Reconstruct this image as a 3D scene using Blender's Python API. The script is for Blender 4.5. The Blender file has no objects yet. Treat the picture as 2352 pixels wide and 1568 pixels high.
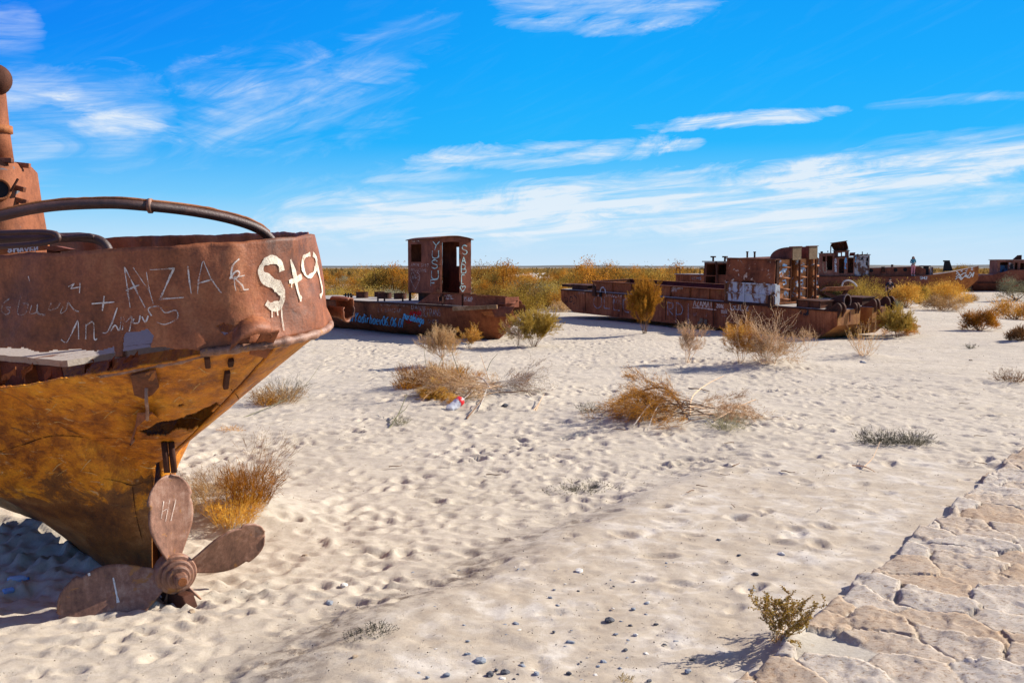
import bpy, bmesh, math, random
import numpy as np
from mathutils import Vector, Matrix, noise as mnoise
from mathutils.bvhtree import BVHTree

C = bpy.context.scene.collection
R = math.radians

# ------------------------------------------------------------------ camera
CAMH, FPX, CU, CV, HOR = 2.5, 2287.0, 1176.0, 784.0, 611.5
PITCH = math.atan((CV - HOR) / FPX)
cam_data = bpy.data.cameras.new('camera')
cam = bpy.data.objects.new('camera', cam_data)
C.objects.link(cam)
cam.location = (0, 0, CAMH)
cam.rotation_euler = (math.pi / 2 - PITCH, 0, 0)
cam_data.sensor_width = 36.0
cam_data.lens = 35.0
cam_data.clip_start = 0.05
cam_data.clip_end = 12000
bpy.context.scene.camera = cam
_fw = Vector((0, math.cos(PITCH), -math.sin(PITCH)))
_up = Vector((0, math.sin(PITCH), math.cos(PITCH)))
EYE = Vector((0, 0, CAMH))

def ray(u, v):
    return Vector((1, 0, 0)) * ((u - CU) / FPX) + _up * (-(v - CV) / FPX) + _fw
def P(u, v, Y):
    d = ray(u, v); return EYE + d * (Y / d.y)
def G(u, v, z=0.0):
    d = ray(u, v); return EYE + d * ((z - CAMH) / d.z)
def proj(p):
    q = Vector(p) - EYE
    f = q.dot(_fw)
    return (CU + FPX * q.x / f, CV - FPX * q.dot(_up) / f)

# ------------------------------------------------------------------ sky and sun
SUN_AZ = math.atan2(0.93, 0.365)     # from +Y towards +X
SUN_EL = R(31)
sc = bpy.context.scene
sc.view_settings.view_transform = 'Standard'
sc.view_settings.look = 'None'
sc.view_settings.exposure = 0.95
sc.view_settings.gamma = 1.0
sc.cycles.max_bounces = 6
sc.cycles.transparent_max_bounces = 16

sl = bpy.data.lights.new('sun', 'SUN')
sl.energy = 4.6
sl.angle = R(0.5)
sl.color = (1.0, 0.93, 0.83)
so = bpy.data.objects.new('sun', sl)
C.objects.link(so)
sdir = Vector((math.sin(SUN_AZ) * math.cos(SUN_EL), math.cos(SUN_AZ) * math.cos(SUN_EL), math.sin(SUN_EL)))
so.location = sdir * 50
so.rotation_euler = (-sdir).to_track_quat('-Z', 'Y').to_euler()

world = bpy.data.worlds.new('World')
sc.world = world
world.use_nodes = True
wt = world.node_tree
for n in list(wt.nodes): wt.nodes.remove(n)
def wn(t, **k):
    n = wt.nodes.new(t)
    for a, b in k.items(): setattr(n, a, b)
    return n
def wl(a, b): wt.links.new(a, b)
def wmath(op, a, b=None, clamp=False):
    n = wn('ShaderNodeMath', operation=op, use_clamp=clamp)
    for i, x in enumerate((a, b)):
        if x is None: continue
        if isinstance(x, (int, float)): n.inputs[i].default_value = x
        else: wl(x, n.inputs[i])
    return n.outputs[0]
sky = wn('ShaderNodeTexSky', sky_type='NISHITA')
sky.sun_disc = False
sky.sun_elevation = SUN_EL
sky.sun_rotation = SUN_AZ
sky.altitude = 50
sky.air_density = 1.0
sky.dust_density = 0.3
sky.ozone_density = 2.5
hs = wn('ShaderNodeHueSaturation')
hs.inputs['Saturation'].default_value = 1.2
wl(sky.outputs[0], hs.inputs['Color'])
tc = wn('ShaderNodeTexCoord')
sp = wn('ShaderNodeSeparateXYZ'); wl(tc.outputs['Generated'], sp.inputs[0])
w_az = wmath('ARCTAN2', sp.outputs[0], sp.outputs[1])
w_el = wmath('ARCSINE', sp.outputs[2])
def azel(u, v):
    d = ray(u, v).normalized()
    return math.atan2(d.x, d.y), math.asin(d.z)
def streak(rot, sx, sy, seed, detail=9.0, warp=0.6):
    c, s = math.cos(rot), math.sin(rot)
    p = wmath('ADD', wmath('MULTIPLY', w_az, c * sx), wmath('MULTIPLY', w_el, s * sx))
    q = wmath('ADD', wmath('MULTIPLY', w_az, -s * sy), wmath('MULTIPLY', w_el, c * sy))
    cb = wn('ShaderNodeCombineXYZ'); wl(p, cb.inputs[0]); wl(q, cb.inputs[1]); cb.inputs[2].default_value = seed
    nz = wn('ShaderNodeTexNoise'); wl(cb.outputs[0], nz.inputs['Vector'])
    nz.inputs['Scale'].default_value = 1.0
    nz.inputs['Detail'].default_value = detail
    nz.inputs['Roughness'].default_value = 0.66
    nz.inputs['Distortion'].default_value = warp
    return nz.outputs['Fac']
n_band = streak(R(4.5), 7.0, 95.0, 3.1, 12.0, 0.8)
n_wisp = streak(R(24), 6.0, 48.0, 9.7, 12.0, 1.2)
n_flat = streak(R(3), 9.0, 70.0, 5.5, 12.0, 1.1)
n_edge = streak(R(6), 9.0, 30.0, 15.2, 8.0, 1.4)
NZ = {'b': n_band, 'w': n_wisp, 'f': n_flat}
# (u1,v1,u2,v2, half thickness px, strength, noise)
CLOUDS = [
 (560, 512, 1500, 452, 62, 1.05, 'b'), (900, 500, 2500, 400, 76, 1.25, 'b'), (1600, 428, 2560, 332, 46, 1.2, 'b'),
 (1980, 330, 2480, 292, 16, .40, 'b'),
 (925, 378, 1570, 330, 30, .95, 'f'), (1420, 293, 2000, 250, 16, 1.2, 'f'), (1960, 248, 2380, 212, 12, .5, 'b'),
 (1500, 343, 1620, 326, 13, .7, 'f'), (820, 418, 1150, 400, 14, .6, 'b'),
 (1120, -10, 1680, 22, 46, .58, 'f'), (1140, 52, 1560, 68, 18, .45, 'f'),
 (-120, 222, 190, 196, 40, .5, 'f'), (110, 236, 290, 254, 20, .75, 'f'), (140, 296, 390, 282, 28, .62, 'f'), (-150, 320, 420, 258, 110, .50, 'b'),
 (-60, 100, 90, 40, 60, .34, 'f'), (380, 178, 620, 196, 50, .24, 'w'), (380, 250, 980, 200, 110, .22, 'w'),
 (340, 372, 1060, 40, 60, .24, 'w'), (560, 500, 1150, 400, 60, .25, 'w'), (500, 545, 2100, 500, 45, .45, 'b'), (1500, 570, 2500, 520, 40, .28, 'b'),
 (2230, 225, 2480, 215, 10, .40, 'f'),
]
tot = None
for (u1, v1, u2, v2, th, st, nk) in CLOUDS:
    a1, e1 = azel(u1, v1); a2, e2 = azel(u2, v2)
    ac, ec = (a1 + a2) / 2, (e1 + e2) / 2
    L = math.hypot(a2 - a1, e2 - e1) / 2; rot = math.atan2(e2 - e1, a2 - a1); T = th / FPX
    da = wmath('SUBTRACT', w_az, ac); de = wmath('SUBTRACT', w_el, ec)
    p = wmath('ADD', wmath('MULTIPLY', da, math.cos(rot) / L), wmath('MULTIPLY', de, math.sin(rot) / L))
    q = wmath('ADD', wmath('MULTIPLY', da, -math.sin(rot) / T), wmath('MULTIPLY', de, math.cos(rot) / T))
    p2 = wmath('MULTIPLY', p, p); p4 = wmath('MULTIPLY', p2, p2)
    q2 = wmath('MULTIPLY', q, q)
    r = wmath('ADD', p4, wmath('MULTIPLY', q2, 0.75))
    r = wmath('ADD', r, wmath('MULTIPLY', wmath('SUBTRACT', n_edge, 0.5), 2.3 if nk == 'b' else 3.6))
    ell = wmath('SUBTRACT', 0.85, r, True)
    k = wmath('MULTIPLY', wmath('SUBTRACT', NZ[nk], 0.35), 3.4, True)
    t_ = wmath('MULTIPLY', wmath('MULTIPLY', ell, wmath('ADD', wmath('MULTIPLY', k, 0.92), 0.10)), st)
    tot = t_ if tot is None else wmath('MAXIMUM', tot, t_) if False else wmath('ADD', tot, t_)
veil = wmath('MULTIPLY', wmath('SUBTRACT', n_wisp, 0.52), 0.7, True)
tot = wmath('ADD', tot, wmath('MULTIPLY', veil, 0.14))
alpha = wmath('MULTIPLY', tot, 0.88, True)
alpha = wmath('MINIMUM', alpha, 0.86)
mx = wn('ShaderNodeMixRGB'); wl(alpha, mx.inputs[0])
SG = wn('ShaderNodeValToRGB')
STR = 0.058; KX = 1.0 / (STR * 2 ** sc.view_settings.exposure)
stops = [(0.0, (.62, .79, .96)), (0.03, (.47, .745, .98)), (0.07, (.17, .61, 1.0)), (0.12, (.010, .47, 1.0)), (0.19, (.0, .405, 1.0)), (0.28, (.0, .33, .95)), (0.50, (.13, .26, .55)), (1.0, (.26, .34, .48))]
e_ = SG.color_ramp.elements
while len(e_) < len(stops): e_.new(0.5)
for i_, (p_, c_) in enumerate(stops):
    e_[i_].position = p_; e_[i_].color = (*c_, 1)
wl(w_el, SG.inputs[0])
SGm = wn('ShaderNodeMixRGB', blend_type='MULTIPLY'); SGm.inputs[0].default_value = 1.0
SGm.inputs[2].default_value = (KX, KX, KX, 1)
# the sky is a deeper azure away from the sun side
dk = wmath('MULTIPLY', wmath('MULTIPLY', wmath('SUBTRACT', 0.02, w_az), 1.9, True), wmath('MULTIPLY', wmath('SUBTRACT', w_el, 0.05), 6.0, True))
cbd = wn('ShaderNodeCombineXYZ'); cbd.inputs[0].default_value = 1.0; wl(wmath('SUBTRACT', 1.0, wmath('MULTIPLY', dk, 0.42)), cbd.inputs[1]); wl(wmath('SUBTRACT', 1.0, wmath('MULTIPLY', dk, 0.06)), cbd.inputs[2])
SGd = wn('ShaderNodeMixRGB', blend_type='MULTIPLY'); SGd.inputs[0].default_value = 1.0
wl(SG.outputs[0], SGd.inputs[1]); wl(cbd.outputs[0], SGd.inputs[2]); wl(SGd.outputs[0], SGm.inputs[1])
SKY_MIX = wn('ShaderNodeMixRGB'); SKY_MIX.inputs[0].default_value = 0.96
wl(hs.outputs[0], SKY_MIX.inputs[1]); wl(SGm.outputs[0], SKY_MIX.inputs[2])
wl(SKY_MIX.outputs[0], mx.inputs[1])
mx.inputs[2].default_value = (7.4, 8.0, 8.6, 1)
bg = wn('ShaderNodeBackground'); bg.inputs['Strength'].default_value = STR
wl(mx.outputs[0], bg.inputs[0])
wo = wn('ShaderNodeOutputWorld'); wl(bg.outputs[0], wo.inputs[0])

# ------------------------------------------------------------------ object helpers
def origin_of(o):
    p = Vector((0, 0, 0))
    while o is not None:
        p += o.location; o = o.parent
    return p
def tag(o, label=None, cat=None, group=None, kind=None):
    if label: o['label'] = label
    if cat: o['category'] = cat
    if group: o['group'] = group
    if kind: o['kind'] = kind
    return o
def thing(name, loc, label, cat, group=None):
    o = bpy.data.objects.new(name, None)
    o.empty_display_size = 0.2
    C.objects.link(o); o.location = loc
    return tag(o, label, cat, group)

class MB:
    """collects geometry in world space, then links it as one mesh object"""
    def __init__(s, M=None):
        s.v = []; s.f = []; s.M = M or Matrix(); s.fm = []; s.mi = 0
    def _add(s, vs, fs):
        n = len(s.v)
        s.v += [s.M @ Vector(p) for p in vs]
        s.f += [tuple(i + n for i in f) for f in fs]
        s.fm += [s.mi] * len(fs)
        return s
    def box(s, c, d, rot=None, taper=1.0):
        x, y, z = d[0] / 2, d[1] / 2, d[2] / 2
        vs = [Vector((sx * x * (taper if sz > 0 else 1), sy * y * (taper if sz > 0 else 1), sz * z)) for sz in (-1, 1) for sy in (-1, 1) for sx in (-1, 1)]
        if rot is not None: vs = [rot @ p for p in vs]
        vs = [p + Vector(c) for p in vs]
        return s._add(vs, [(0, 2, 3, 1), (4, 5, 7, 6), (0, 1, 5, 4), (2, 6, 7, 3), (0, 4, 6, 2), (1, 3, 7, 5)])
    def box2(s, a, b):
        return s.box([(a[i] + b[i]) / 2 for i in range(3)], [abs(b[i] - a[i]) for i in range(3)])
    def beam(s, a, b, w, h, up=(0, 0, 1)):
        a, b = Vector(a), Vector(b); d = (b - a); L = d.length; d.normalize()
        upv = Vector(up); side = d.cross(upv)
        if side.length < 1e-4: side = d.cross(Vector((1, 0, 0)))
        side.normalize(); u = side.cross(d)
        vs = []
        for p in (a, b):
            for sy, sz in ((-1, -1), (1, -1), (1, 1), (-1, 1)):
                vs.append(p + side * (sy * w / 2) + u * (sz * h / 2))
        return s._add(vs, [(3, 2, 1, 0), (4, 5, 6, 7), (0, 1, 5, 4), (1, 2, 6, 5), (2, 3, 7, 6), (3, 0, 4, 7)])
    def tube(s, pts, r, n=10, cap=True):
        pts = [Vector(p) for p in pts]
        rs = r if isinstance(r, (list, tuple)) else [r] * len(pts)
        vs = []; fs = []
        prev = None
        for i, p in enumerate(pts):
            t = (pts[min(i + 1, len(pts) - 1)] - pts[max(i - 1, 0)])
            if t.length < 1e-9: t = Vector((0, 0, 1))
            t.normalize()
            if prev is None:
                ref = Vector((0, 0, 1)) if abs(t.z) < 0.9 else Vector((1, 0, 0))
                a = t.cross(ref).normalized()
            else:
                a = (prev - t * prev.dot(t)).normalized()
            prev = a; b = t.cross(a)
            for k in range(n):
                th = 2 * math.pi * k / n
                vs.append(p + (a * math.cos(th) + b * math.sin(th)) * rs[i])
        for i in range(len(pts) - 1):
            for k in range(n):
                fs.append((i * n + k, i * n + (k + 1) % n, (i + 1) * n + (k + 1) % n, (i + 1) * n + k))
        if cap:
            fs.append(tuple(range(n))[::-1]); fs.append(tuple((len(pts) - 1) * n + k for k in range(n)))
        return s._add(vs, fs)
    def rev(s, prof, base, axis, n=24, arc=1.0):
        """profile of (radius, height) turned about an axis"""
        ax = Vector(axis).normalized()
        ref = Vector((0, 0, 1)) if abs(ax.z) < 0.9 else Vector((1, 0, 0))
        a = ax.cross(ref).normalized(); b = ax.cross(a)
        vs = []; fs = []; m = len(prof)
        for k in range(n):
            th = 2 * math.pi * k / n * arc
            for (r, h) in prof:
                vs.append(Vector(base) + ax * h + (a * math.cos(th) + b * math.sin(th)) * r)
        for k in range(n if arc == 1.0 else n - 1):
            for j in range(m - 1):
                fs.append((k * m + j, ((k + 1) % n) * m + j, ((k + 1) % n) * m + j + 1, k * m + j + 1))
        return s._add(vs, fs)
    def prism(s, poly, d):
        """polygon (3-d points) pushed along a vector"""
        poly = [Vector(p) for p in poly]; d = Vector(d); n = len(poly)
        vs = poly + [p + d for p in poly]
        fs = [tuple(range(n))[::-1], tuple(range(n, 2 * n))] + [(i, (i + 1) % n, n + (i + 1) % n, n + i) for i in range(n)]
        return s._add(vs, fs)
    def grid(s, rows):
        nr, nc = len(rows), len(rows[0])
        vs = [p for r in rows for p in r]
        fs = [(i * nc + j, i * nc + j + 1, (i + 1) * nc + j + 1, (i + 1) * nc + j) for i in range(nr - 1) for j in range(nc - 1)]
        return s._add(vs, fs)
    def bvh(s):
        return BVHTree.FromPolygons(s.v, s.f)
    def drop(s, test):
        keep = []; km = []
        for f, m in zip(s.f, s.fm):
            c = sum((s.v[i] for i in f), Vector()) / len(f)
            if not test(c): keep.append(f); km.append(m)
        s.f = keep; s.fm = km
        return s
    def build(s, name, mat, parent=None, smooth=False, solid=0.0, offset=0.0, bevel=0.0, label=None):
        me = bpy.data.meshes.new(name)
        o0 = origin_of(parent) if parent else Vector((0, 0, 0))
        loc = Vector((0, 0, 0))
        if parent is None:
            xs = [p.x for p in s.v]; ys = [p.y for p in s.v]; zs = [p.z for p in s.v]
            loc = Vector(((min(xs) + max(xs)) / 2, (min(ys) + max(ys)) / 2, min(zs)))
        me.from_pydata([p - o0 - loc for p in s.v], [], s.f)
        mats = mat if isinstance(mat, (list, tuple)) else [mat]
        for m in mats: me.materials.append(m)
        if len(mats) > 1: me.polygons.foreach_set('material_index', s.fm)
        if smooth: me.polygons.foreach_set('use_smooth', [True] * len(me.polygons))
        me.validate()
        me.update()
        o = bpy.data.objects.new(name, me)
        C.objects.link(o); o.location = loc
        if parent: o.parent = parent
        if solid:
            md = o.modifiers.new('thickness', 'SOLIDIFY'); md.thickness = solid; md.offset = offset
        if bevel:
            md = o.modifiers.new('edges', 'BEVEL'); md.width = bevel; md.segments = 2; md.limit_method = 'ANGLE'
        if label: o['label'] = label
        return o

def frame(origin, yaw, pitch=0.0, roll=0.0):
    """x along yaw, then pitch about y and roll about x"""
    return Matrix.Translation(Vector(origin)) @ Matrix.Rotation(yaw, 4, 'Z') @ Matrix.Rotation(pitch, 4, 'Y') @ Matrix.Rotation(roll, 4, 'X')
def smooth_path(pts, n=8):
    pts = [Vector(p) for p in pts]; out = []
    for i in range(len(pts) - 1):
        p0 = pts[max(i - 1, 0)]; p1 = pts[i]; p2 = pts[i + 1]; p3 = pts[min(i + 2, len(pts) - 1)]
        for k in range(n):
            t = k / n
            out.append(0.5 * ((2 * p1) + (p2 - p0) * t + (2 * p0 - 5 * p1 + 4 * p2 - p3) * t * t + (3 * p1 - p0 - 3 * p2 + p3) * t ** 3))
    out.append(pts[-1]); return out
def solve_x(M, y, z, u, lo=-40.0, hi=40.0):
    """the frame x whose point lies under picture column u"""
    f = lambda x: proj(M @ Vector((x, y, z)))[0] - u
    a, b = lo, hi; fa = f(a)
    for _ in range(60):
        m = (a + b) / 2; fm = f(m)
        if (fm > 0) == (fa > 0): a, fa = m, fm
        else: b = m
    return (a + b) / 2
def in_poly(pt, poly):
    x, y = pt; c = False; n = len(poly)
    for i in range(n):
        x1, y1 = poly[i]; x2, y2 = poly[(i + 1) % n]
        if (y1 > y) != (y2 > y) and x < (x2 - x1) * (y - y1) / (y2 - y1) + x1: c = not c
    return c
def wall_grid(mb, path, z0, z1, holes, closed=False, topf=None, step=0.25):
    """upright sheet along a plan path with rectangular holes (a0,a1,z0,z1) in arc length and height"""
    pts = [Vector((p[0], p[1], 0)) for p in path]
    if closed: pts.append(pts[0].copy())
    acc = [0.0]
    for i in range(len(pts) - 1): acc.append(acc[-1] + (pts[i + 1] - pts[i]).length)
    A = set(acc); Z = {z0, z1}
    for h in holes: A |= {h[0], h[1]}; Z |= {h[2], h[3]}
    x = 0.0
    while x < acc[-1]: A.add(round(x, 4)); x += step
    z = z0
    while z < z1: Z.add(round(z, 4)); z += step
    A = sorted(a for a in A if -1e-6 <= a <= acc[-1] + 1e-6); Z = sorted(zz for zz in Z if z0 - 1e-6 <= zz <= z1 + 1e-6)
    A = [a for i, a in enumerate(A) if i == 0 or a - A[i - 1] > 1e-3]; Z = [a for i, a in enumerate(Z) if i == 0 or a - Z[i - 1] > 1e-3]
    def at(a):
        for i in range(len(acc) - 1):
            if a <= acc[i + 1] + 1e-6:
                t = (a - acc[i]) / max(acc[i + 1] - acc[i], 1e-9); return pts[i].lerp(pts[i + 1], t)
        return pts[-1]
    vs = []; fs = []
    for a in A:
        p = at(a)
        zt = topf(p) if topf else z1
        for z in Z: vs.append((p.x, p.y, z0 + (z - z0) * (zt - z0) / (z1 - z0)))
    nz = len(Z)
    for i in range(len(A) - 1):
        for j in range(nz - 1):
            ca, cz = (A[i] + A[i + 1]) / 2, (Z[j] + Z[j + 1]) / 2
            if any(h[0] < ca < h[1] and h[2] < cz < h[3] for h in holes): continue
            fs.append((i * nz + j, (i + 1) * nz + j, (i + 1) * nz + j + 1, i * nz + j + 1))
    mb._add(vs, fs)
    return mb

# ------------------------------------------------------------------ materials
class NT:
    def __init__(s, name):
        s.m = bpy.data.materials.new(name); s.m.use_nodes = True
        s.t = s.m.node_tree
        for n in list(s.t.nodes): s.t.nodes.remove(n)
        s.out = s.n('ShaderNodeOutputMaterial')
        s.tc = s.n('ShaderNodeTexCoord')
    def n(s, t, **k):
        n = s.t.nodes.new(t)
        for a, b in k.items(): setattr(n, a, b)
        return n
    def l(s, a, b): s.t.links.new(a, b)
    def mapping(s, scale=(1, 1, 1), src='Object', loc=(0, 0, 0), rot=(0, 0, 0)):
        m = s.n('ShaderNodeMapping'); m.inputs['Scale'].default_value = scale; m.inputs['Location'].default_value = loc
        m.inputs['Rotation'].default_value = rot
        s.l(s.tc.outputs[src], m.inputs[0]); return m.outputs[0]
    def noise(s, vec, scale, detail=6, rough=0.6, dist=0.0):
        z = s.n('ShaderNodeTexNoise'); s.l(vec, z.inputs['Vector'])
        z.inputs['Scale'].default_value = scale; z.inputs['Detail'].default_value = detail
        z.inputs['Roughness'].default_value = rough; z.inputs['Distortion'].default_value = dist
        return z.outputs['Fac']
    def ramp(s, fac, stops, interp='LINEAR'):
        r = s.n('ShaderNodeValToRGB'); r.color_ramp.interpolation = interp
        e = r.color_ramp.elements
        while len(e) < len(stops): e.new(0.5)
        for i, (p, c) in enumerate(stops):
            e[i].position = p
            if isinstance(c, (int, float)): c = (c, c, c)
            e[i].color = (c[0], c[1], c[2], 1)
        s.l(fac, r.inputs[0]); return r.outputs[0]
    def mix(s, f, a, b, mode='MIX'):
        m = s.n('ShaderNodeMixRGB', blend_type=mode)
        for i, x in enumerate((f, a, b)):
            if isinstance(x, (int, float)): m.inputs[i].default_value = x if i == 0 else (x, x, x, 1)
            elif isinstance(x, tuple): m.inputs[i].default_value = (*x, 1)
            else: s.l(x, m.inputs[i])
        return m.outputs[0]
    def math(s, op, a, b=None, clamp=False):
        m = s.n('ShaderNodeMath', operation=op, use_clamp=clamp)
        for i, x in enumerate((a, b)):
            if x is None: continue
            if isinstance(x, (int, float)): m.inputs[i].default_value = x
            else: s.l(x, m.inputs[i])
        return m.outputs[0]
    def bsdf(s, col, rough=0.8, bump=None, bstr=0.3, bdist=0.02, spec=0.3, metal=0.0):
        b = s.n('ShaderNodeBsdfPrincipled')
        if isinstance(col, tuple): b.inputs['Base Color'].default_value = (*col, 1)
        else: s.l(col, b.inputs['Base Color'])
        if isinstance(rough, (int, float)): b.inputs['Roughness'].default_value = rough
        else: s.l(rough, b.inputs['Roughness'])
        b.inputs['Specular IOR Level'].default_value = spec
        b.inputs['Metallic'].default_value = metal
        if bump is not None:
            bp = s.n('ShaderNodeBump'); bp.inputs['Strength'].default_value = bstr; bp.inputs['Distance'].default_value = bdist
            s.l(bump, bp.inputs['Height']); s.l(bp.outputs[0], b.inputs['Normal'])
        s.bs = b
        s.l(b.outputs[0], s.out.inputs[0]); return s.m

def mat_rust(name, dark, mid, bright, scale=1.0, seed=0.0, rough=0.72, flake=None, flake_amt=0.62, streak=0.5, bstr=0.35, rot=(0, 0, 0), spec=0.10):
    t = NT(name)
    v = t.mapping((1, 1, 1), loc=(seed, seed * 2, seed * 3))
    big = t.noise(v, 1.3 * scale, 5, 0.6, 0.6)
    fine = t.noise(v, 9 * scale, 8, 0.7, 0.3)
    grain = t.noise(v, 70 * scale, 3, 0.6)
    vs = t.mapping((11 * scale, 11 * scale, 0.9 * scale), loc=(seed, 0, 0), rot=rot)
    st = t.noise(vs, 1.0, 5, 0.6, 0.3)
    f = t.math('ADD', t.math('MULTIPLY', big, 0.55), t.math('MULTIPLY', fine, 0.30))
    f = t.math('ADD', f, t.math('MULTIPLY', st, 0.30 * streak))
    f = t.math('ADD', f, 0.0)
    c = t.ramp(f, [(0.36 + 0.06 * streak, dark), (0.50 + 0.075 * streak, mid), (0.68 + 0.08 * streak, bright)])
    c = t.mix(0.55, c, t.ramp(grain, [(0.3, 0.55), (0.7, 1.25)]), 'MULTIPLY')
    if flake is not None:
        k = t.noise(v, 3.1 * scale, 9, 0.68, 0.4)
        k = t.ramp(k, [(flake_amt, 0.0), (flake_amt + 0.03, 1.0)])
        c = t.mix(k, c, flake)
    h = t.math('ADD', t.math('MULTIPLY', fine, 0.7), t.math('MULTIPLY', grain, 0.3))
    return t.bsdf(c, rough, h, bstr, 0.02, spec)
def mat_painted(name, paint, rust, amount=0.5, scale=1.0, seed=0.0, rust2=None):
    """old paint with rust breaking through"""
    t = NT(name)
    v = t.mapping((1, 1, 1), loc=(seed, seed, seed))
    a = t.noise(v, 2.2 * scale, 9, 0.68, 0.5)
    vs = t.mapping((7 * scale, 7 * scale, 0.8 * scale), loc=(seed, 0, 3))
    b = t.noise(vs, 1.0, 5, 0.6)
    f = t.math('ADD', t.math('MULTIPLY', a, 0.72), t.math('MULTIPLY', b, 0.28))
    k = t.ramp(f, [(amount - 0.03, 0.0), (amount + 0.03, 1.0)])
    g = t.noise(v, 26 * scale, 6, 0.65)
    pc = t.mix(0.6, paint, t.ramp(g, [(0.3, 0.7), (0.7, 1.1)]), 'MULTIPLY')
    rc = t.mix(g, rust, rust2 or tuple(x * 0.45 for x in rust))
    c = t.mix(k, pc, rc)
    return t.bsdf(c, 0.75, t.math('ADD', g, t.math('MULTIPLY', k, -0.6)), 0.3, 0.015, 0.25)
def mat_plain(name, col, rough=0.7, var=0.25, scale=12.0, spec=0.3, metal=0.0):
    t = NT(name)
    v = t.mapping()
    g = t.noise(v, scale, 6, 0.65)
    c = t.mix(1.0, col, t.ramp(g, [(0.25, 1.0 - var), (0.75, 1.0 + var * 0.6)]), 'MULTIPLY')
    return t.bsdf(c, rough, g, 0.2, 0.01, spec, metal)
def mat_spray(name, col, cover=0.45, scale=9.0, grain=60.0, soft=0.10):
    """chalk or sprayed paint, worn so that the steel shows through"""
    t = NT(name)
    v = t.mapping()
    a = t.noise(v, scale, 5, 0.6)
    b = t.noise(v, grain, 3, 0.6)
    f = t.math('ADD', t.math('MULTIPLY', a, 0.6), t.math('MULTIPLY', b, 0.4))
    k = t.ramp(f, [(cover - soft, 0.0), (cover + soft, 1.0)])
    d = t.n('ShaderNodeBsdfDiffuse'); d.inputs[0].default_value = (*col, 1)
    tr = t.n('ShaderNodeBsdfTransparent')
    m = t.n('ShaderNodeMixShader'); t.l(k, m.inputs[0]); t.l(tr.outputs[0], m.inputs[1]); t.l(d.outputs[0], m.inputs[2])
    t.l(m.outputs[0], t.out.inputs[0])
    return t.m
def mat_leaf(name, c1, c2, c3, scale=1.2, transl=0.35):
    t = NT(name)
    v = t.mapping()
    oi = t.n('ShaderNodeObjectInfo')
    a = t.noise(v, scale, 3, 0.6)
    b = t.noise(v, scale * 11, 2, 0.5)
    f = t.math('ADD', t.math('MULTIPLY', a, 0.65), t.math('MULTIPLY', b, 0.35))
    f = t.math('ADD', f, t.math('MULTIPLY', t.math('SUBTRACT', oi.outputs['Random'], 0.5), 0.22))
    c = t.ramp(f, [(0.34, c1), (0.50, c2), (0.66, c3)])
    d = t.n('ShaderNodeBsdfDiffuse'); t.l(c, d.inputs[0])
    tl = t.n('ShaderNodeBsdfTranslucent'); t.l(c, tl.inputs[0])
    m = t.n('ShaderNodeMixShader'); m.inputs[0].default_value = transl
    t.l(d.outputs[0], m.inputs[1]); t.l(tl.outputs[0], m.inputs[2]); t.l(m.outputs[0], t.out.inputs[0])
    return t.m

# ------------------------------------------------------------------ vector noise for the ground
def _hash(ix, iy, seed):
    h = (ix.astype(np.int64) * 374761393 + iy.astype(np.int64) * 668265263 + seed * 974634)
    h = (h ^ (h >> 13)) * 1274126177
    h = h ^ (h >> 16)
    return (h & 0xFFFFFF) / float(0xFFFFFF)
def vnoise(x, y, seed=0):
    ix = np.floor(x); iy = np.floor(y); fx = x - ix; fy = y - iy
    ix = ix.astype(np.int64); iy = iy.astype(np.int64)
    sx = fx * fx * fx * (fx * (fx * 6 - 15) + 10); sy = fy * fy * fy * (fy * (fy * 6 - 15) + 10)
    a = _hash(ix, iy, seed); b = _hash(ix + 1, iy, seed); c = _hash(ix, iy + 1, seed); d = _hash(ix + 1, iy + 1, seed)
    return (a + (b - a) * sx + (c - a) * sy + (a - b - c + d) * sx * sy) - 0.5
def fbm(x, y, seed=0, oct=4, gain=0.5):
    s = 0; a = 1.0
    for o in range(oct):
        s = s + a * vnoise(x * 2 ** o + 17.3 * o, y * 2 ** o - 9.1 * o, seed + o); a *= gain
    return s
def sstep(a, b, x):
    t = np.clip((x - a) / (b - a), 0, 1); return t * t * (3 - 2 * t)

# edge of the raised track (runs away and to the right) and of the stone path
RIDGE = [(671, 1568), (803, 1439), (905, 1392), (1081, 1325), (1178, 1267), (1257, 1212), (1374, 1181), (1500, 1120), (1700, 1040)]
PATHE = [(1660, 1600), (1800, 1500), (1935, 1372), (2050, 1290), (2140, 1215), (2352, 1078), (2560, 1000), (2800, 930)]
def _line(pts):
    a = np.array([tuple(G(u, v))[:2] for u, v in pts]); return a
RL, PL = _line(RIDGE), _line(PATHE)
def line_dist(L, x, y):
    """signed sideways distance, positive to the right of the line"""
    xx = np.interp(y, L[:, 1], L[:, 0])
    s0 = (L[1, 0] - L[0, 0]) / (L[1, 1] - L[0, 1]); s1 = (L[-1, 0] - L[-2, 0]) / (L[-1, 1] - L[-2, 1])
    xx = np.where(y < L[0, 1], L[0, 0] + (y - L[0, 1]) * s0, xx)
    xx = np.where(y > L[-1, 1], L[-1, 0] + (y - L[-1, 1]) * s1, xx)
    return (x - xx) * 0.86
MOUNDS = []   # (x, y, radius, height) sand banked round plants and wrecks, filled in below
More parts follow.
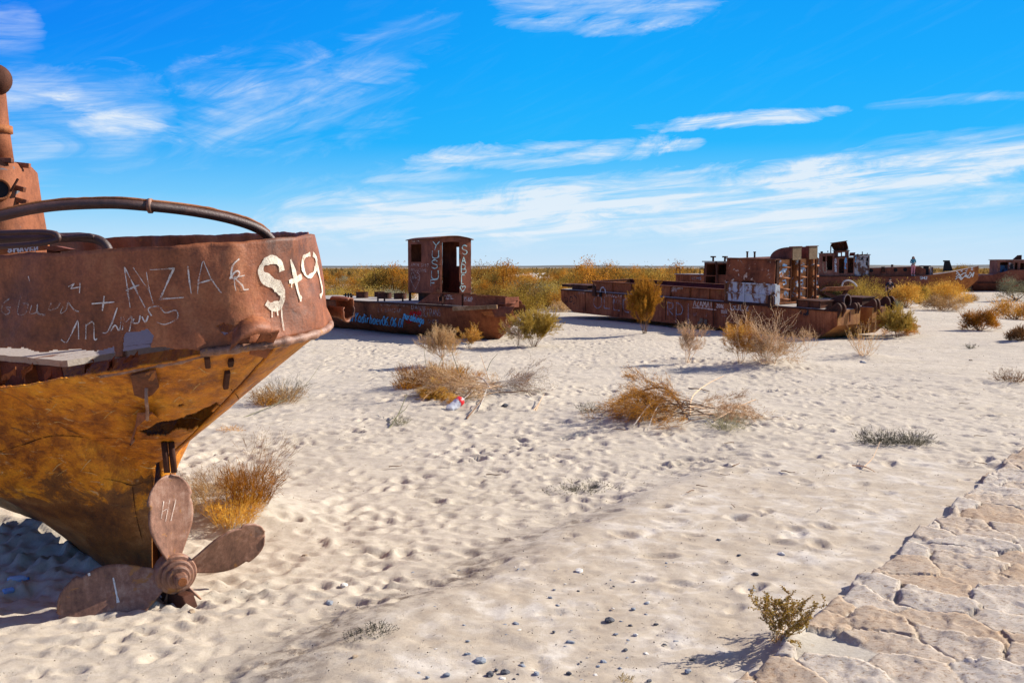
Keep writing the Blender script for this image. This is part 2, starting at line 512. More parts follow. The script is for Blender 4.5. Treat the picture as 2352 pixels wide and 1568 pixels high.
def macro(x, y):
    x = np.asarray(x, float); y = np.asarray(y, float)
    d = line_dist(RL, x, y)
    fade = 1 - sstep(10.5, 16.0, y)
    h = 0.13 * (sstep(-0.55, 0.30, d + 0.35 * vnoise(x * 1.1, y * 1.1, 5)) - 1.0) * fade
    far = sstep(11, 34, y)
    h = h + far * 0.22 * fbm(x * 0.11, y * 0.11, 21, 3) * (1 - sstep(300, 900, np.hypot(x, y)))
    h = h + sstep(55, 95, y) * 0.9 * fbm(x * 0.045, y * 0.045, 31, 3) * (1 - sstep(300, 900, np.hypot(x, y)))
    for (mx_, my_, mr, mh) in MOUNDS:
        h = h + mh * np.exp(-((x - mx_) ** 2 + (y - my_) ** 2) / (mr * mr))
    return h
def gz(x, y): return float(macro(np.array([x]), np.array([y]))[0])
def GG(u, v):
    """ground point seen at picture position u, v"""
    p = G(u, v)
    for _ in range(4): p = G(u, v, gz(p.x, p.y))
    return p
def add_mound(u, v, r, h):
    p = G(u, v); MOUNDS.append((p.x, p.y, r, h))
# ------------------------------------------------------------------ ground
for a in [(1480, 772, 1.3, .14), (1015, 842, .8, .10), (1060, 905, 2.2, .24), (1750, 842, 1.6, .22), (1575, 830, .6, .10), (1985, 820, .7, .16),
          (1530, 955, 1.6, .16), (1120, 830, 1.4, .10), (545, 1160, .7, .20), (1800, 1480, .22, .06), (1330, 700, 4.0, .35), (2230, 865, 2.0, .12)]:
    add_mound(*a)
# sand banked under the keel of the near boat
for (k_, h_) in ((1.3, .16), (2.4, .24), (3.8, .26), (5.4, .26)): MOUNDS.append((-2.59 - .766 * k_, 7.7 + .643 * k_, .62, h_))

def build_ground():
    ys = [-1500, -500, -150, -40, -12, -4, 0]
    y = 2.2
    while y < 60:
        ys.append(y); y += max(0.028, 0.0036 * y)
    while y < 9000:
        ys.append(y); y *= 1.05
    xs_c = list(np.arange(-4.2, 6.6, 0.036))
    def grow(x, s):
        o = []; d = 0.036
        while abs(x) < 45: x += s * d; o.append(x); d *= 1.013
        while abs(x) < 9000: x += s * d; o.append(x); d *= 1.16
        return o
    xs = sorted(grow(xs_c[0], -1)) + xs_c + grow(xs_c[-1], 1)
    X = np.array(xs); Y = np.array(ys)
    GX, GY = np.meshgrid(X, Y)
    Z = macro(GX, GY)
    rg = np.random.default_rng(5)
    near = 1 - sstep(26, 45, GY)
    # wind and foot worn relief
    wx = GX + 0.5 * vnoise(GX * 0.8, GY * 0.8, 77); wy = GY + 0.5 * vnoise(GX * 0.8, GY * 0.8, 78)
    dr = line_dist(RL, GX, GY)
    soft = 1 - 0.86 * sstep(-0.5, 0.5, dr) * (1 - sstep(10.5, 14.5, GY + 0.8 * vnoise(GX * .6, GY * .6, 3)))
    Z += near * soft * ((0.014 + 0.016 * sstep(6.5, 10, GY)) * vnoise(wx * 2.0, wy * 3.0, 1) + 0.018 * vnoise(wx * 4.5, wy * 7.0, 2) + 0.008 * vnoise(wx * 12, wy * 14, 3)) * (GY > 2)
    Z += near * (0.004 * vnoise(GX * 16, GY * 16, 4) + 0.012 * (1 - sstep(7, 11, GY)) * fbm(GX * 5, GY * 5, 14, 5, .65)) * (GY > 2)
    Z += near * (1 - soft) * 0.016 * fbm(GX * 5, GY * 5, 8, 5, .65)
    # footprints, one dent with a low rim each
    n = 19000
    py = 4.5 + 43 * rg.random(n) ** 1.35
    px = (rg.random(n) * 1.15 - 0.56) * py * 1.12
    busy = vnoise(px * .45, py * .45, 91) + .5 * vnoise(px * 1.1, py * 1.1, 92)
    fw = line_dist(RL, px, py); pathd = line_dist(PL, px, py)
    for i in range(n):
        if pathd[i] > -0.05: continue
        if busy[i] < -0.16 and rg.random() < 0.5: continue
        if fw[i] > -0.15 and py[i] < 12.2 and rg.random() < 0.93: continue
        if px[i] < -1.0 and py[i] < 7.2 and rg.random() < 0.6: continue
        sz = rg.uniform(0.55, 1.15) * (0.72 if py[i] < 7.5 else 1.0)
        a, b = 0.125 * sz, 0.068 * sz
        dep = rg.uniform(0.007, 0.029) * sz * (1.35 if busy[i] > 0.12 else 0.9) * (1.0 if py[i] < 25 else 1.25)
        th = rg.uniform(0, math.pi); r = 0.34 * sz
        i0, i1 = np.searchsorted(X, [px[i] - r, px[i] + r]); j0, j1 = np.searchsorted(Y, [py[i] - r, py[i] + r])
        if i1 <= i0 or j1 <= j0: continue
        gx = GX[j0:j1, i0:i1] - px[i]; gy = GY[j0:j1, i0:i1] - py[i]
        u = (gx * math.cos(th) + gy * math.sin(th)) / a; w = (-gx * math.sin(th) + gy * math.cos(th)) / b
        q = u * u + w * w
        Z[j0:j1, i0:i1] += dep * (-1.0 * np.exp(-q ** 2.2 * 0.7) + 0.46 * np.exp(-(np.sqrt(q) - 1.45) ** 2 * 7.0))
    me = bpy.data.meshes.new('ground')
    nx, ny = len(xs), len(ys)
    me.vertices.add(nx * ny)
    me.vertices.foreach_set('co', np.stack([GX, GY, Z], -1).astype(np.float32).ravel())
    idx = np.arange(nx * ny).reshape(ny, nx)
    q = np.stack([idx[:-1, :-1], idx[:-1, 1:], idx[1:, 1:], idx[1:, :-1]], -1).reshape(-1)
    nf = (nx - 1) * (ny - 1)
    me.loops.add(nf * 4); me.loops.foreach_set('vertex_index', q.astype(np.int32))
    me.polygons.add(nf); me.polygons.foreach_set('loop_start', np.arange(0, nf * 4, 4, dtype=np.int32))
    me.polygons.foreach_set('use_smooth', np.ones(nf, dtype=bool))
    me.update(calc_edges=True)
    # how much of each spot is hard track crust (a property of the soil)
    at = me.attributes.new('crust', 'FLOAT', 'POINT')
    at.data.foreach_set('value', (1 - soft).astype(np.float32).ravel())
    at2 = me.attributes.new('litter', 'FLOAT', 'POINT')
    lit = np.exp(-((dr + 0.22) / 0.36) ** 2) * (1 - sstep(9.5, 12, GY)) * (GY > 5)
    at2.data.foreach_set('value', lit.astype(np.float32).ravel())
    t = NT('sand')
    v = t.mapping()
    n1 = t.noise(v, 0.5, 5, 0.6); n2 = t.noise(v, 14, 8, 0.7); n3 = t.noise(v, 150, 3, 0.7); n4 = t.noise(v, 2.2, 7, 0.65, 0.5)
    ca = t.n('ShaderNodeAttribute', attribute_name='crust'); la = t.n('ShaderNodeAttribute', attribute_name='litter')
    sand = t.ramp(n2, [(0.25, (0.375, 0.318, 0.245)), (0.5, (0.462, 0.402, 0.322)), (0.8, (0.535, 0.475, 0.392))])
    sand = t.mix(1.0, sand, t.ramp(n1, [(0.3, (0.93, 0.92, 0.90)), (0.7, (1.05, 1.05, 1.05))]), 'MULTIPLY')
    crust = t.ramp(n4, [(0.40, (0.385, 0.315, 0.235)), (0.52, (0.45, 0.382, 0.298)), (0.64, (0.57, 0.515, 0.44))])
    c = t.mix(ca.outputs['Fac'], sand, crust)
    c = t.mix(1.0, c, t.ramp(n3, [(0.30, 0.70), (0.42, 1.0), (0.7, 1.06)]), 'MULTIPLY')
    lk = t.math('MULTIPLY', la.outputs['Fac'], t.ramp(t.noise(v, 7, 9, 0.75), [(0.46, 0.0), (0.60, 1.0)]))
    c = t.mix(t.math('MULTIPLY', lk, 0.8), c, (0.12, 0.085, 0.06))
    # straw and dark specks everywhere
    vs = t.n('ShaderNodeTexVoronoi'); t.l(v, vs.inputs['Vector']); vs.inputs['Scale'].default_value = 9.0; vs.inputs['Randomness'].default_value = 1.0
    spk = t.ramp(vs.outputs['Distance'], [(0.055, 1.0), (0.085, 0.0)])
    pick = t.ramp(t.noise(v, 3.3, 2), [(0.52, 0.0), (0.58, 1.0)])
    c = t.mix(t.math('MULTIPLY', t.math('MULTIPLY', spk, pick), 0.8), c, (0.13, 0.09, 0.06))
    vx = t.mapping((0.55, 1.0, 1.0))
    fs = t.noise(vx, 3.4, 6, 0.6, 0.4)
    h = t.math('ADD', t.math('MULTIPLY', n2, 0.8), t.math('MULTIPLY', n3, 0.35))
    b1 = t.n('ShaderNodeBump'); b1.inputs['Strength'].default_value = 0.5; b1.inputs['Distance'].default_value = 0.25
    t.l(fs, b1.inputs['Height'])
    sep = t.n('ShaderNodeSeparateXYZ'); t.l(t.tc.outputs['Object'], sep.inputs[0])
    t.l(t.ramp(t.math('MULTIPLY', sep.outputs[1], 0.01), [(0.24, 0.0), (0.45, 0.55)]), b1.inputs['Strength'])
    m = t.bsdf(c, 0.95, h, 0.5, 0.02, 0.1)
    bp = [n for n in t.t.nodes if n.type == 'BUMP' and n != b1][0]
    t.l(b1.outputs[0], bp.inputs['Normal'])
    me.materials.append(m)
    o = bpy.data.objects.new('ground', me); C.objects.link(o); tag(o, kind='structure')
build_ground()

# distant low land on the horizon
def build_hills():
    mb = MB(); rows = []
    for k, (dist, hh) in enumerate([(1500, 0.0), (1560, 1.0), (1700, 1.25), (2100, 1.0)]):
        row = []
        for i in range(241):
            a = R(-75 + 150 * i / 240)
            hgt = (2.6 + 7.5 * max(0.0, fbm(np.array([i * 0.05]), np.array([0.3]), 9, 4)[0] + 0.28) * (1.0 if a < 0.1 else 0.6)) * hh
            row.append((dist * math.sin(a), dist * math.cos(a), hgt))
        rows.append(row)
    mb.grid(rows)
    t = NT('far_scrub'); v = t.mapping((0.006, 0.006, 0.25))
    c = t.ramp(t.noise(v, 1.0, 6, .65), [(0.35, (0.05, 0.065, 0.065)), (0.55, (0.13, 0.115, 0.09)), (0.7, (0.26, 0.22, 0.18))])
    tag(mb.build('hills', t.bsdf(c, 0.95), smooth=True), kind='structure')
build_hills()

# ------------------------------------------------------------------ stone path (one paved sheet with rough slabs)
def build_path():
    rg = np.random.default_rng(11)
    d = Vector((PL[3, 0] - PL[1, 0], PL[3, 1] - PL[1, 1], 0)).normalized()
    o = Vector((PL[1, 0], PL[1, 1], 0))
    n = Vector((d.y, -d.x, 0))
    us = np.arange(-2.6, 9.5, 0.019); vs = np.arange(-0.30, 3.4, 0.019)
    U, V = np.meshgrid(us, vs, indexing='ij')
    WX = o.x + d.x * U + n.x * V; WY = o.y + d.y * U + n.y * V
    # rotate cells so the slabs lie across the walk
    wu = U + 0.10 * vnoise(U * 1.7, V * 1.7, 1) + 0.05 * vnoise(U * 6, V * 6, 2)
    wv = V + 0.10 * vnoise(U * 1.7, V * 1.7, 3) + 0.05 * vnoise(U * 6, V * 6, 4)
    ca, sa = math.cos(R(12)), math.sin(R(12))
    A = (wu * ca + wv * sa) / 0.34; B = (-wu * sa + wv * ca) / 0.62
    ia = np.floor(A).astype(int); ib = np.floor(B).astype(int)
    f1 = np.full(A.shape, 9.0); f2 = np.full(A.shape, 9.0); cid = np.zeros(A.shape); cx = np.zeros(A.shape); cy = np.zeros(A.shape)
    for di in (-2, -1, 0, 1, 2):
        for dj in (-1, 0, 1):
            qa = ia + di; qb = ib + dj
            jx = qa + 0.15 + 0.7 * _hash(qa, qb, 1); jy = qb + 0.15 + 0.7 * _hash(qa, qb, 2) + 0.5 * (qa % 2)
            dd = np.hypot(A - jx, (B - jy) * 1.15)
            h = _hash(qa, qb, 3)
            upd = dd < f1
            f2 = np.where(upd, f1, np.minimum(f2, dd)); cid = np.where(upd, h, cid); cx = np.where(upd, A - jx, cx); cy = np.where(upd, B - jy, cy); f1 = np.where(upd, dd, f1)
    edge = f2 - f1
    rough = fbm(U * 5, V * 5, 40, 5, 0.6)
    slab = sstep(0.016, 0.040, edge + 0.05 * fbm(U * 9, V * 9, 44, 3))
    h2 = (cid * 7.13) % 1.0; h3 = (cid * 13.7) % 1.0
    low = (h3 < 0.03)
    top = 0.046 + 0.020 * cid + (0.35 + h2) * 0.032 * cx - (h3 - 0.3) * 0.028 * cy
    top = top + 0.011 * rough - 0.012 * sstep(0.12, 0.3, fbm(U * 3.2, V * 7, 50, 4, .6))
    strata = 0.006 * np.floor(3 * (fbm(U * 2.0, V * 4.5, 60, 3) + 0.5))
    top = top + strata
    grout = 0.010 + 0.050 * vnoise(U * 1.3, V * 1.3, 70) + 0.006 * vnoise(U * 6, V * 6, 71)
    Zr = np.where(low, grout, np.maximum(slab * top + (1 - slab) * -0.012, grout - 0.004))
    # ragged outer edge, buried in sand
    e0 = -0.02 + 0.10 * (cid - 0.5) + 0.06 * vnoise(U * 2.1, V * 0, 80)
    rim = sstep(-0.02, 0.03, V - e0)
    base = np.vectorize(lambda a, b: 0.0)(U, V) + macro(WX, WY)
    Z = base + (Zr + 0.02) * rim - 0.10 * (1 - rim)
    me = bpy.data.meshes.new('path')
    nu, nv = U.shape
    me.vertices.add(nu * nv)
    me.vertices.foreach_set('co', np.stack([WX, WY, Z], -1).astype(np.float32).ravel())
    idx = np.arange(nu * nv).reshape(nu, nv)
    q = np.stack([idx[:-1, :-1], idx[1:, :-1], idx[1:, 1:], idx[:-1, 1:]], -1).reshape(-1)[::1]
    q = q.reshape(-1, 4)[:, ::-1].reshape(-1)
    nf = (nu - 1) * (nv - 1)
    me.loops.add(nf * 4); me.loops.foreach_set('vertex_index', q.astype(np.int32))
    me.polygons.add(nf); me.polygons.foreach_set('loop_start', np.arange(0, nf * 4, 4, dtype=np.int32))
    me.update(calc_edges=True)
    for nm, arr in (('slab', np.where(low, 0, slab * sstep(-0.006, 0.004, slab * top + (1 - slab) * -0.012 - grout))), ('tone', h2)):
        a = me.attributes.new(nm, 'FLOAT', 'POINT'); a.data.foreach_set('value', arr.astype(np.float32).ravel())
    t = NT('rough_stone'); v = t.mapping()
    s = t.n('ShaderNodeAttribute', attribute_name='slab'); c_ = t.n('ShaderNodeAttribute', attribute_name='tone')
    g = t.noise(v, 9, 9, 0.72); pit = t.noise(t.mapping((1.0, 1.6, 1.0)), 30, 7, 0.74)
    tone = t.math('ADD', t.math('MULTIPLY', c_.outputs['Fac'], 0.6), t.math('MULTIPLY', t.noise(v, 2.6, 5, .6), 0.55))
    st = t.ramp(tone, [(0.30, (0.40, 0.29, 0.195)), (0.5, (0.46, 0.37, 0.28)), (0.74, (0.50, 0.435, 0.36))])
    st = t.mix(0.85, st, t.ramp(g, [(0.30, 0.72), (0.7, 1.12)]), 'MULTIPLY')
    st = t.mix(0.9, st, t.ramp(pit, [(0.36, (0.34, 0.22, 0.14)), (0.42, (0.86, 0.78, 0.70)), (0.50, (1, 1, 1))]), 'MULTIPLY')
    gr = t.ramp(t.noise(v, 20, 6, .7), [(0.3, (0.40, 0.35, 0.28)), (0.7, (0.47, 0.425, 0.355))])
    c = t.mix(s.outputs['Fac'], gr, st)
    me.materials.append(t.bsdf(c, 0.92, t.math('ADD', g, t.math('MULTIPLY', pit, 0.7)), 0.55, 0.02, 0.15))
    ob = bpy.data.objects.new('path', me); C.objects.link(ob); tag(ob, kind='structure')
build_path()

# ------------------------------------------------------------------ shared metals
M_HULL = mat_rust('ochre_rust', (0.105, 0.036, 0.009), (0.33, 0.125, 0.014), (0.52, 0.25, 0.05), 1.0, 0.0, 0.62, flake=(0.50, 0.33, 0.14), flake_amt=0.66, streak=0.35, rot=(0, R(35), 0), spec=0.35)
M_BULW = mat_rust('red_brown_rust', (0.065, 0.020, 0.009), (0.27, 0.083, 0.031), (0.50, 0.205, 0.085), 0.85, 3.0, 0.58, spec=0.30, flake=(0.30, 0.10, 0.02), flake_amt=0.63, streak=0.5)
M_PROP = mat_rust('bronze_rust', (0.085, 0.036, 0.022), (0.25, 0.118, 0.072), (0.46, 0.30, 0.22), 2.6, 5.0, 0.55, flake=(0.32, 0.14, 0.04), flake_amt=0.60, streak=0.9, spec=0.45)
M_DARK = mat_rust('dark_rust', (0.035, 0.016, 0.011), (0.085, 0.033, 0.020), (0.15, 0.06, 0.034), 1.2, 7.0, 0.75, flake=(0.20, 0.075, 0.03), flake_amt=0.66)
M_MID = mat_rust('brown_rust', (0.065, 0.023, 0.012), (0.16, 0.055, 0.027), (0.27, 0.10, 0.046), 0.9, 9.0, 0.75, flake=(0.27, 0.11, 0.03), flake_amt=0.66)
M_ORNG = mat_rust('orange_rust', (0.15, 0.05, 0.02), (0.33, 0.12, 0.045), (0.46, 0.20, 0.085), 1.4, 11.0, 0.7, flake=(0.20, 0.07, 0.03), flake_amt=0.62)
M_PIPE = mat_rust('pipe_rust', (0.05, 0.024, 0.018), (0.095, 0.043, 0.032), (0.18, 0.08, 0.055), 2.5, 13.0, 0.5, streak=0.2, spec=0.5)
M_DECK = mat_plain('sand_covered_deck', (0.36, 0.32, 0.28), 0.9, 0.35, 5.0, 0.1)
M_BLACK = mat_plain('flat_black', (0.012, 0.010, 0.010), 0.8, 0.3)  # black fittings, also painted shade inside ducts, holes and a doorway
M_WOOD = None
M_CHALK = mat_spray('white_chalk', (0.66, 0.59, 0.52), 0.47, 11, 130, 0.10)
M_CHALK2 = mat_spray('faint_chalk', (0.46, 0.39, 0.34), 0.50, 9, 110, 0.10)
M_CHALK3 = mat_spray('grey_chalk', (0.40, 0.38, 0.38), 0.49, 3.5, 40, 0.12)
M_SPRAY = mat_spray('cream_spray', (0.78, 0.70, 0.56), 0.44, 9, 120, 0.14)
M_WHITE = mat_spray('white_spray', (0.62, 0.63, 0.62), 0.38, 6, 40, 0.08)
M_BLUE = mat_spray('blue_spray', (0.13, 0.43, 0.66), 0.34, 5, 40, 0.08)
M_RED = mat_spray('red_spray', (0.50, 0.015, 0.02), 0.38, 5, 40, 0.08)
M_MINT = mat_spray('mint_spray', (0.40, 0.56, 0.52), 0.34, 6, 60, 0.08)
M_OCHREP = mat_spray('orange_spray', (0.60, 0.27, 0.06), 0.42, 6, 50, 0.08)
M_DKP = mat_spray('dark_spray', (0.03, 0.035, 0.04), 0.46, 5, 40, 0.08)

# ------------------------------------------------------------------ lettering: strokes laid on a surface
GL = {
 'A': [[(0, 0), (.5, 1), (1, 0)], [(.2, .38), (.8, .38)]],
 'B': [[(0, 0), (0, 1), (.6, .95), (.75, .75), (.5, .53), (0, .5)], [(.5, .53), (.9, .35), (.75, .08), (0, 0)]],
 'C': [[(.95, .8), (.6, 1), (.15, .8), (0, .5), (.15, .15), (.6, 0), (.95, .2)]],
 'D': [[(0, 0), (0, 1), (.6, .9), (.95, .5), (.6, .08), (0, 0)]],
 'E': [[(.9, 1), (0, 1), (0, 0), (.9, 0)], [(0, .5), (.7, .5)]],
 'F': [[(.9, 1), (0, 1), (0, 0)], [(0, .52), (.7, .52)]],
 'G': [[(.95, .82), (.6, 1), (.15, .82), (0, .5), (.15, .12), (.6, 0), (.95, .2), (.95, .45), (.55, .45)]],
 'H': [[(0, 0), (0, 1)], [(1, 0), (1, 1)], [(0, .5), (1, .5)]],
 'I': [[(.5, 0), (.5, 1)]],
 'J': [[(.1, 1), (.9, 1)], [(.7, 1), (.7, .2), (.45, 0), (.1, .15)]],
 'K': [[(0, 0), (0, 1)], [(.9, 1), (.05, .48), (.95, 0)]],
 'L': [[(0, 1), (0, 0), (.85, 0)]],
 'M': [[(0, 0), (.1, 1), (.5, .35), (.9, 1), (1, 0)]],
 'N': [[(0, 0), (0, 1), (1, 0), (1, 1)]],
 'O': [[(.5, 1), (.12, .82), (0, .5), (.12, .15), (.5, 0), (.88, .15), (1, .5), (.88, .82), (.5, 1)]],
 'P': [[(0, 0), (0, 1), (.7, .93), (.85, .72), (.65, .5), (0, .45)]],
 'R': [[(0, 0), (0, 1), (.7, .93), (.85, .72), (.65, .52), (0, .48)], [(.4, .48), (.95, 0)]],
 'S': [[(.9, .85), (.5, 1), (.1, .82), (.2, .58), (.75, .42), (.9, .18), (.5, 0), (.05, .15)]],
 'T': [[(0, 1), (1, 1)], [(.5, 1), (.5, 0)]],
 'U': [[(0, 1), (0, .25), (.3, 0), (.7, 0), (1, .25), (1, 1)]],
 'V': [[(0, 1), (.5, 0), (1, 1)]],
 'Y': [[(0, 1), (.5, .5)], [(1, 1), (.5, .5), (.3, 0)]],
 'Z': [[(.05, 1), (.95, 1), (0, 0), (1, 0)]],
 'X': [[(0, 0), (1, 1)], [(0, 1), (1, 0)]],
 '0': [[(.5, 1), (.12, .8), (0, .5), (.12, .15), (.5, 0), (.88, .15), (1, .5), (.88, .8), (.5, 1)]],
 '1': [[(.2, .75), (.6, 1), (.6, 0)]],
 '2': [[(.05, .8), (.4, 1), (.85, .8), (.7, .5), (0, 0), (.95, 0)]],
 '3': [[(.05, .9), (.5, 1), (.85, .78), (.4, .54), (.9, .3), (.5, 0), (.05, .12)]],
 '6': [[(.8, 1), (.25, .7), (.02, .3), (.3, 0), (.8, .08), (.88, .35), (.5, .5), (.1, .32)]],
 '7': [[(0, 1), (.95, 1), (.4, 0)]],
 '9': [[(.85, .7), (.5, .5), (.1, .7), (.4, 1), (.85, .85), (.85, .5), (.5, 0)]],
 '.': [[(.3, .0), (.5, .08)]],
 '_': [[(0, 0), (1, 0)]], '-': [[(0, .5), (1, .5)]],
 '+': [[(.5, .1), (.5, .9)], [(0, .5), (1, .5)]],
 'a': [[(.85, .6), (.4, .65), (.05, .35), (.3, 0), (.8, .2), (.85, .6), (.9, 0)]],
 'b': [[(.1, 1), (.1, 0)], [(.1, .5), (.6, .62), (.9, .3), (.6, 0), (.1, .08)]],
 'd': [[(.85, .5), (.4, .62), (.05, .3), (.35, 0), (.85, .15)], [(.85, 1), (.85, 0)]],
 'e': [[(.1, .3), (.85, .38), (.6, .65), (.15, .5), (.1, .2), (.45, 0), (.9, .12)]],
 'g': [[(.85, .55), (.4, .62), (.05, .35), (.4, .05), (.85, .3)], [(.85, .6), (.85, -.2), (.5, -.4), (.05, -.25)]],
 'h': [[(.1, 1), (.1, 0)], [(.1, .4), (.5, .62), (.85, .4), (.85, 0)]],
 'i': [[(.5, .6), (.5, 0)], [(.5, .8), (.5, .88)]],
 'k': [[(.1, 1), (.1, 0)], [(.8, .6), (.1, .3), (.85, 0)]],
 'l': [[(.5, 1), (.5, 0)]],
 'm': [[(.0, .6), (.0, 0)], [(.0, .4), (.25, .6), (.48, .4), (.48, 0)], [(.48, .4), (.75, .6), (1, .4), (1, 0)]],
 'n': [[(.1, .6), (.1, 0)], [(.1, .4), (.5, .62), (.85, .4), (.85, 0)]],
 'o': [[(.5, .62), (.1, .45), (.1, .15), (.5, 0), (.9, .15), (.9, .45), (.5, .62)]],
 'r': [[(.2, .6), (.2, 0)], [(.2, .4), (.5, .6), (.85, .55)]],
 't': [[(.4, 1), (.4, .1), (.7, 0)], [(.1, .65), (.8, .65)]],
 'u': [[(.1, .6), (.1, .15), (.45, 0), (.85, .2)], [(.85, .6), (.85, 0)]],
 'v': [[(.05, .6), (.45, 0), (.9, .6)]],
 'y': [[(.05, .6), (.45, .1)], [(.9, .6), (.3, -.4)]],
 'z': [[(.1, .6), (.85, .6), (.1, 0), (.9, 0)]],
 '<': [[(.5, 0), (0, .6), (.1, .9), (.35, .95), (.5, .7), (.65, .95), (.9, .9), (1, .6), (.5, 0)]],
}
CURVY = set('BCDGJOPRSUabdeghmnoru02369tl<')
def letters(text, u0, v0, du, dv, h, w=0.62, gap=0.25, up=None, jit=0.03, seed=1):
    """picture strokes for a word: start, direction of writing, letter height in px"""
    rg = random.Random(seed); L = math.hypot(du, dv); dx, dy = du / L, dv / L
    ux, uy = up or (dy, -dx)
    out = []; x = 0.0
    for ch in text:
        if ch == ' ': x += h * w * 0.8; continue
        cw = h * w * (0.45 if ch in 'I1il.' else 1.2 if ch in 'Mm' else 1.0)
        for st in GL.get(ch, []):
            pts = [(a + rg.uniform(-jit, jit), b + rg.uniform(-jit, jit)) for a, b in st]
            if ch in CURVY and len(pts) > 2:
                pts = [(p.x, p.y) for p in smooth_path([(a, b, 0) for a, b in pts], 5)]
            out.append([(u0 + dx * (x + a * cw) + ux * b * h, v0 + dy * (x + a * cw) + uy * b * h) for a, b in pts])
        x += cw + h * gap
    return out
def column(text, u0, v0, step, h, w=0.62, slant=(0, 1), seed=1):
    out = []
    for i, ch in enumerate(text):
        out += letters(ch, u0 + slant[0] * step * i - h * w / 2, v0 + slant[1] * step * i, 1, 0.0, h, w, seed=seed + i, up=(0, -1))
    return out
def paint(name, bvh, strokes, width, mat, parent, lift=0.012, step=2.0, curve=False, taper=False):
    """lay each stroke on the steel as a thin coat of paint"""
    mb = MB(); k = 0
    for st in strokes:
        if curve and len(st) > 2: st = [(p.x, p.y) for p in smooth_path([(a, b, 0) for a, b in st], 6)]
        pts = []
        for i in range(len(st) - 1):
            (a, b), (c, d) = st[i], st[i + 1]; n = max(1, int(math.hypot(c - a, d - b) / step))
            pts += [(a + (c - a) * j / n, b + (d - b) * j / n) for j in range(n)]
        pts.append(st[-1])
        hits = []
        for (a, b) in pts:
            d = ray(a, b).normalized()
            loc, nor, _, _ = bvh.ray_cast(EYE, d, 300)
            if loc is None: hits.append(None); continue
            if nor.dot(d) > 0: nor = -nor
            hits.append((loc, nor))
        run = []
        def flush(run, k):
            if len(run) < 2: return
            rows = []
            for i, (p, nn) in enumerate(run):
                t = run[min(i + 1, len(run) - 1)][0] - run[max(i - 1, 0)][0]
                s = t.cross(nn)
                if s.length < 1e-9: return
                s.normalize()
                w = width * (0.82 + 0.75 * mnoise.noise(p * 13) + 0.25 * mnoise.noise(p * 41)) * (0.55 + 0.45 * math.sin(math.pi * min(1, (i + .6) / len(run))) if taper else 1)
                q = p + nn * (lift + 0.0007 * (k % 9))
                rows.append([q - s * w / 2, q + s * w / 2])
            mb.grid(rows)
        for hh in hits:
            if hh is None or (run and (hh[0] - run[-1][0]).length > 0.35 * max(1.0, (hh[0] - EYE).length / 20)):
                flush(run, k); run = []
            if hh is not None: run.append(hh)
        flush(run, k); k += 1
    if not mb.v: print('PAINT MISSED', name, strokes[0][0]); return None
    return mb.build(name, mat, parent)
def conv(x0, y0, k):
    return lambda pts: [((x0 + x * k) / 1.74149, (y0 + y * k) / 1.74149) for x, y in pts]
c1 = conv(0, 200, 0.70140); c2 = conv(0, 1250, 0.82889); c3 = conv(1250, 880, 0.42517); c4 = conv(2200, 950, 0.34014)
c5 = conv(2750, 950, 0.36139); c6 = conv(3200, 900, 0.38095); c7 = conv(3200, 900, 0.21259); c8 = conv(3600, 950, 0.22322); cA = conv(0, 1300, 0.42517)
# ------------------------------------------------------------------ the near wreck: stern of a fishing boat with its propeller
HUB = P(400, 1312, 7.7)
YAW1 = math.atan2(-0.643, 0.766)
F1 = frame((HUB.x, HUB.y, 0), YAW1, 0.0, R(5.0))
F1i = F1.inverted()
S0, SA, SW, ZD = -1.45, 3.08, 1.52, 2.02
def refine(mb, test, rounds):
    """split the faces picked by test(centre, picture position) so that torn edges can follow a fine line"""
    bm = bmesh.new(); vv = [bm.verts.new(p) for p in mb.v]
    for f in mb.f:
        try: bm.faces.new([vv[i] for i in f])
        except ValueError: pass
    for rnd in range(rounds):
        es = set()
        for f in bm.faces:
            c = f.calc_center_median()
            if test(c, proj(c)): es |= set(f.edges)
        bmesh.ops.subdivide_edges(bm, edges=list(es), cuts=1, use_grid_fill=True)
    out = MB(); bm.verts.index_update()
    out.v = [v.co.copy() for v in bm.verts]; out.f = [tuple(v.index for v in f.verts) for f in bm.faces]; out.fm = [0] * len(out.f); bm.free()
    return out
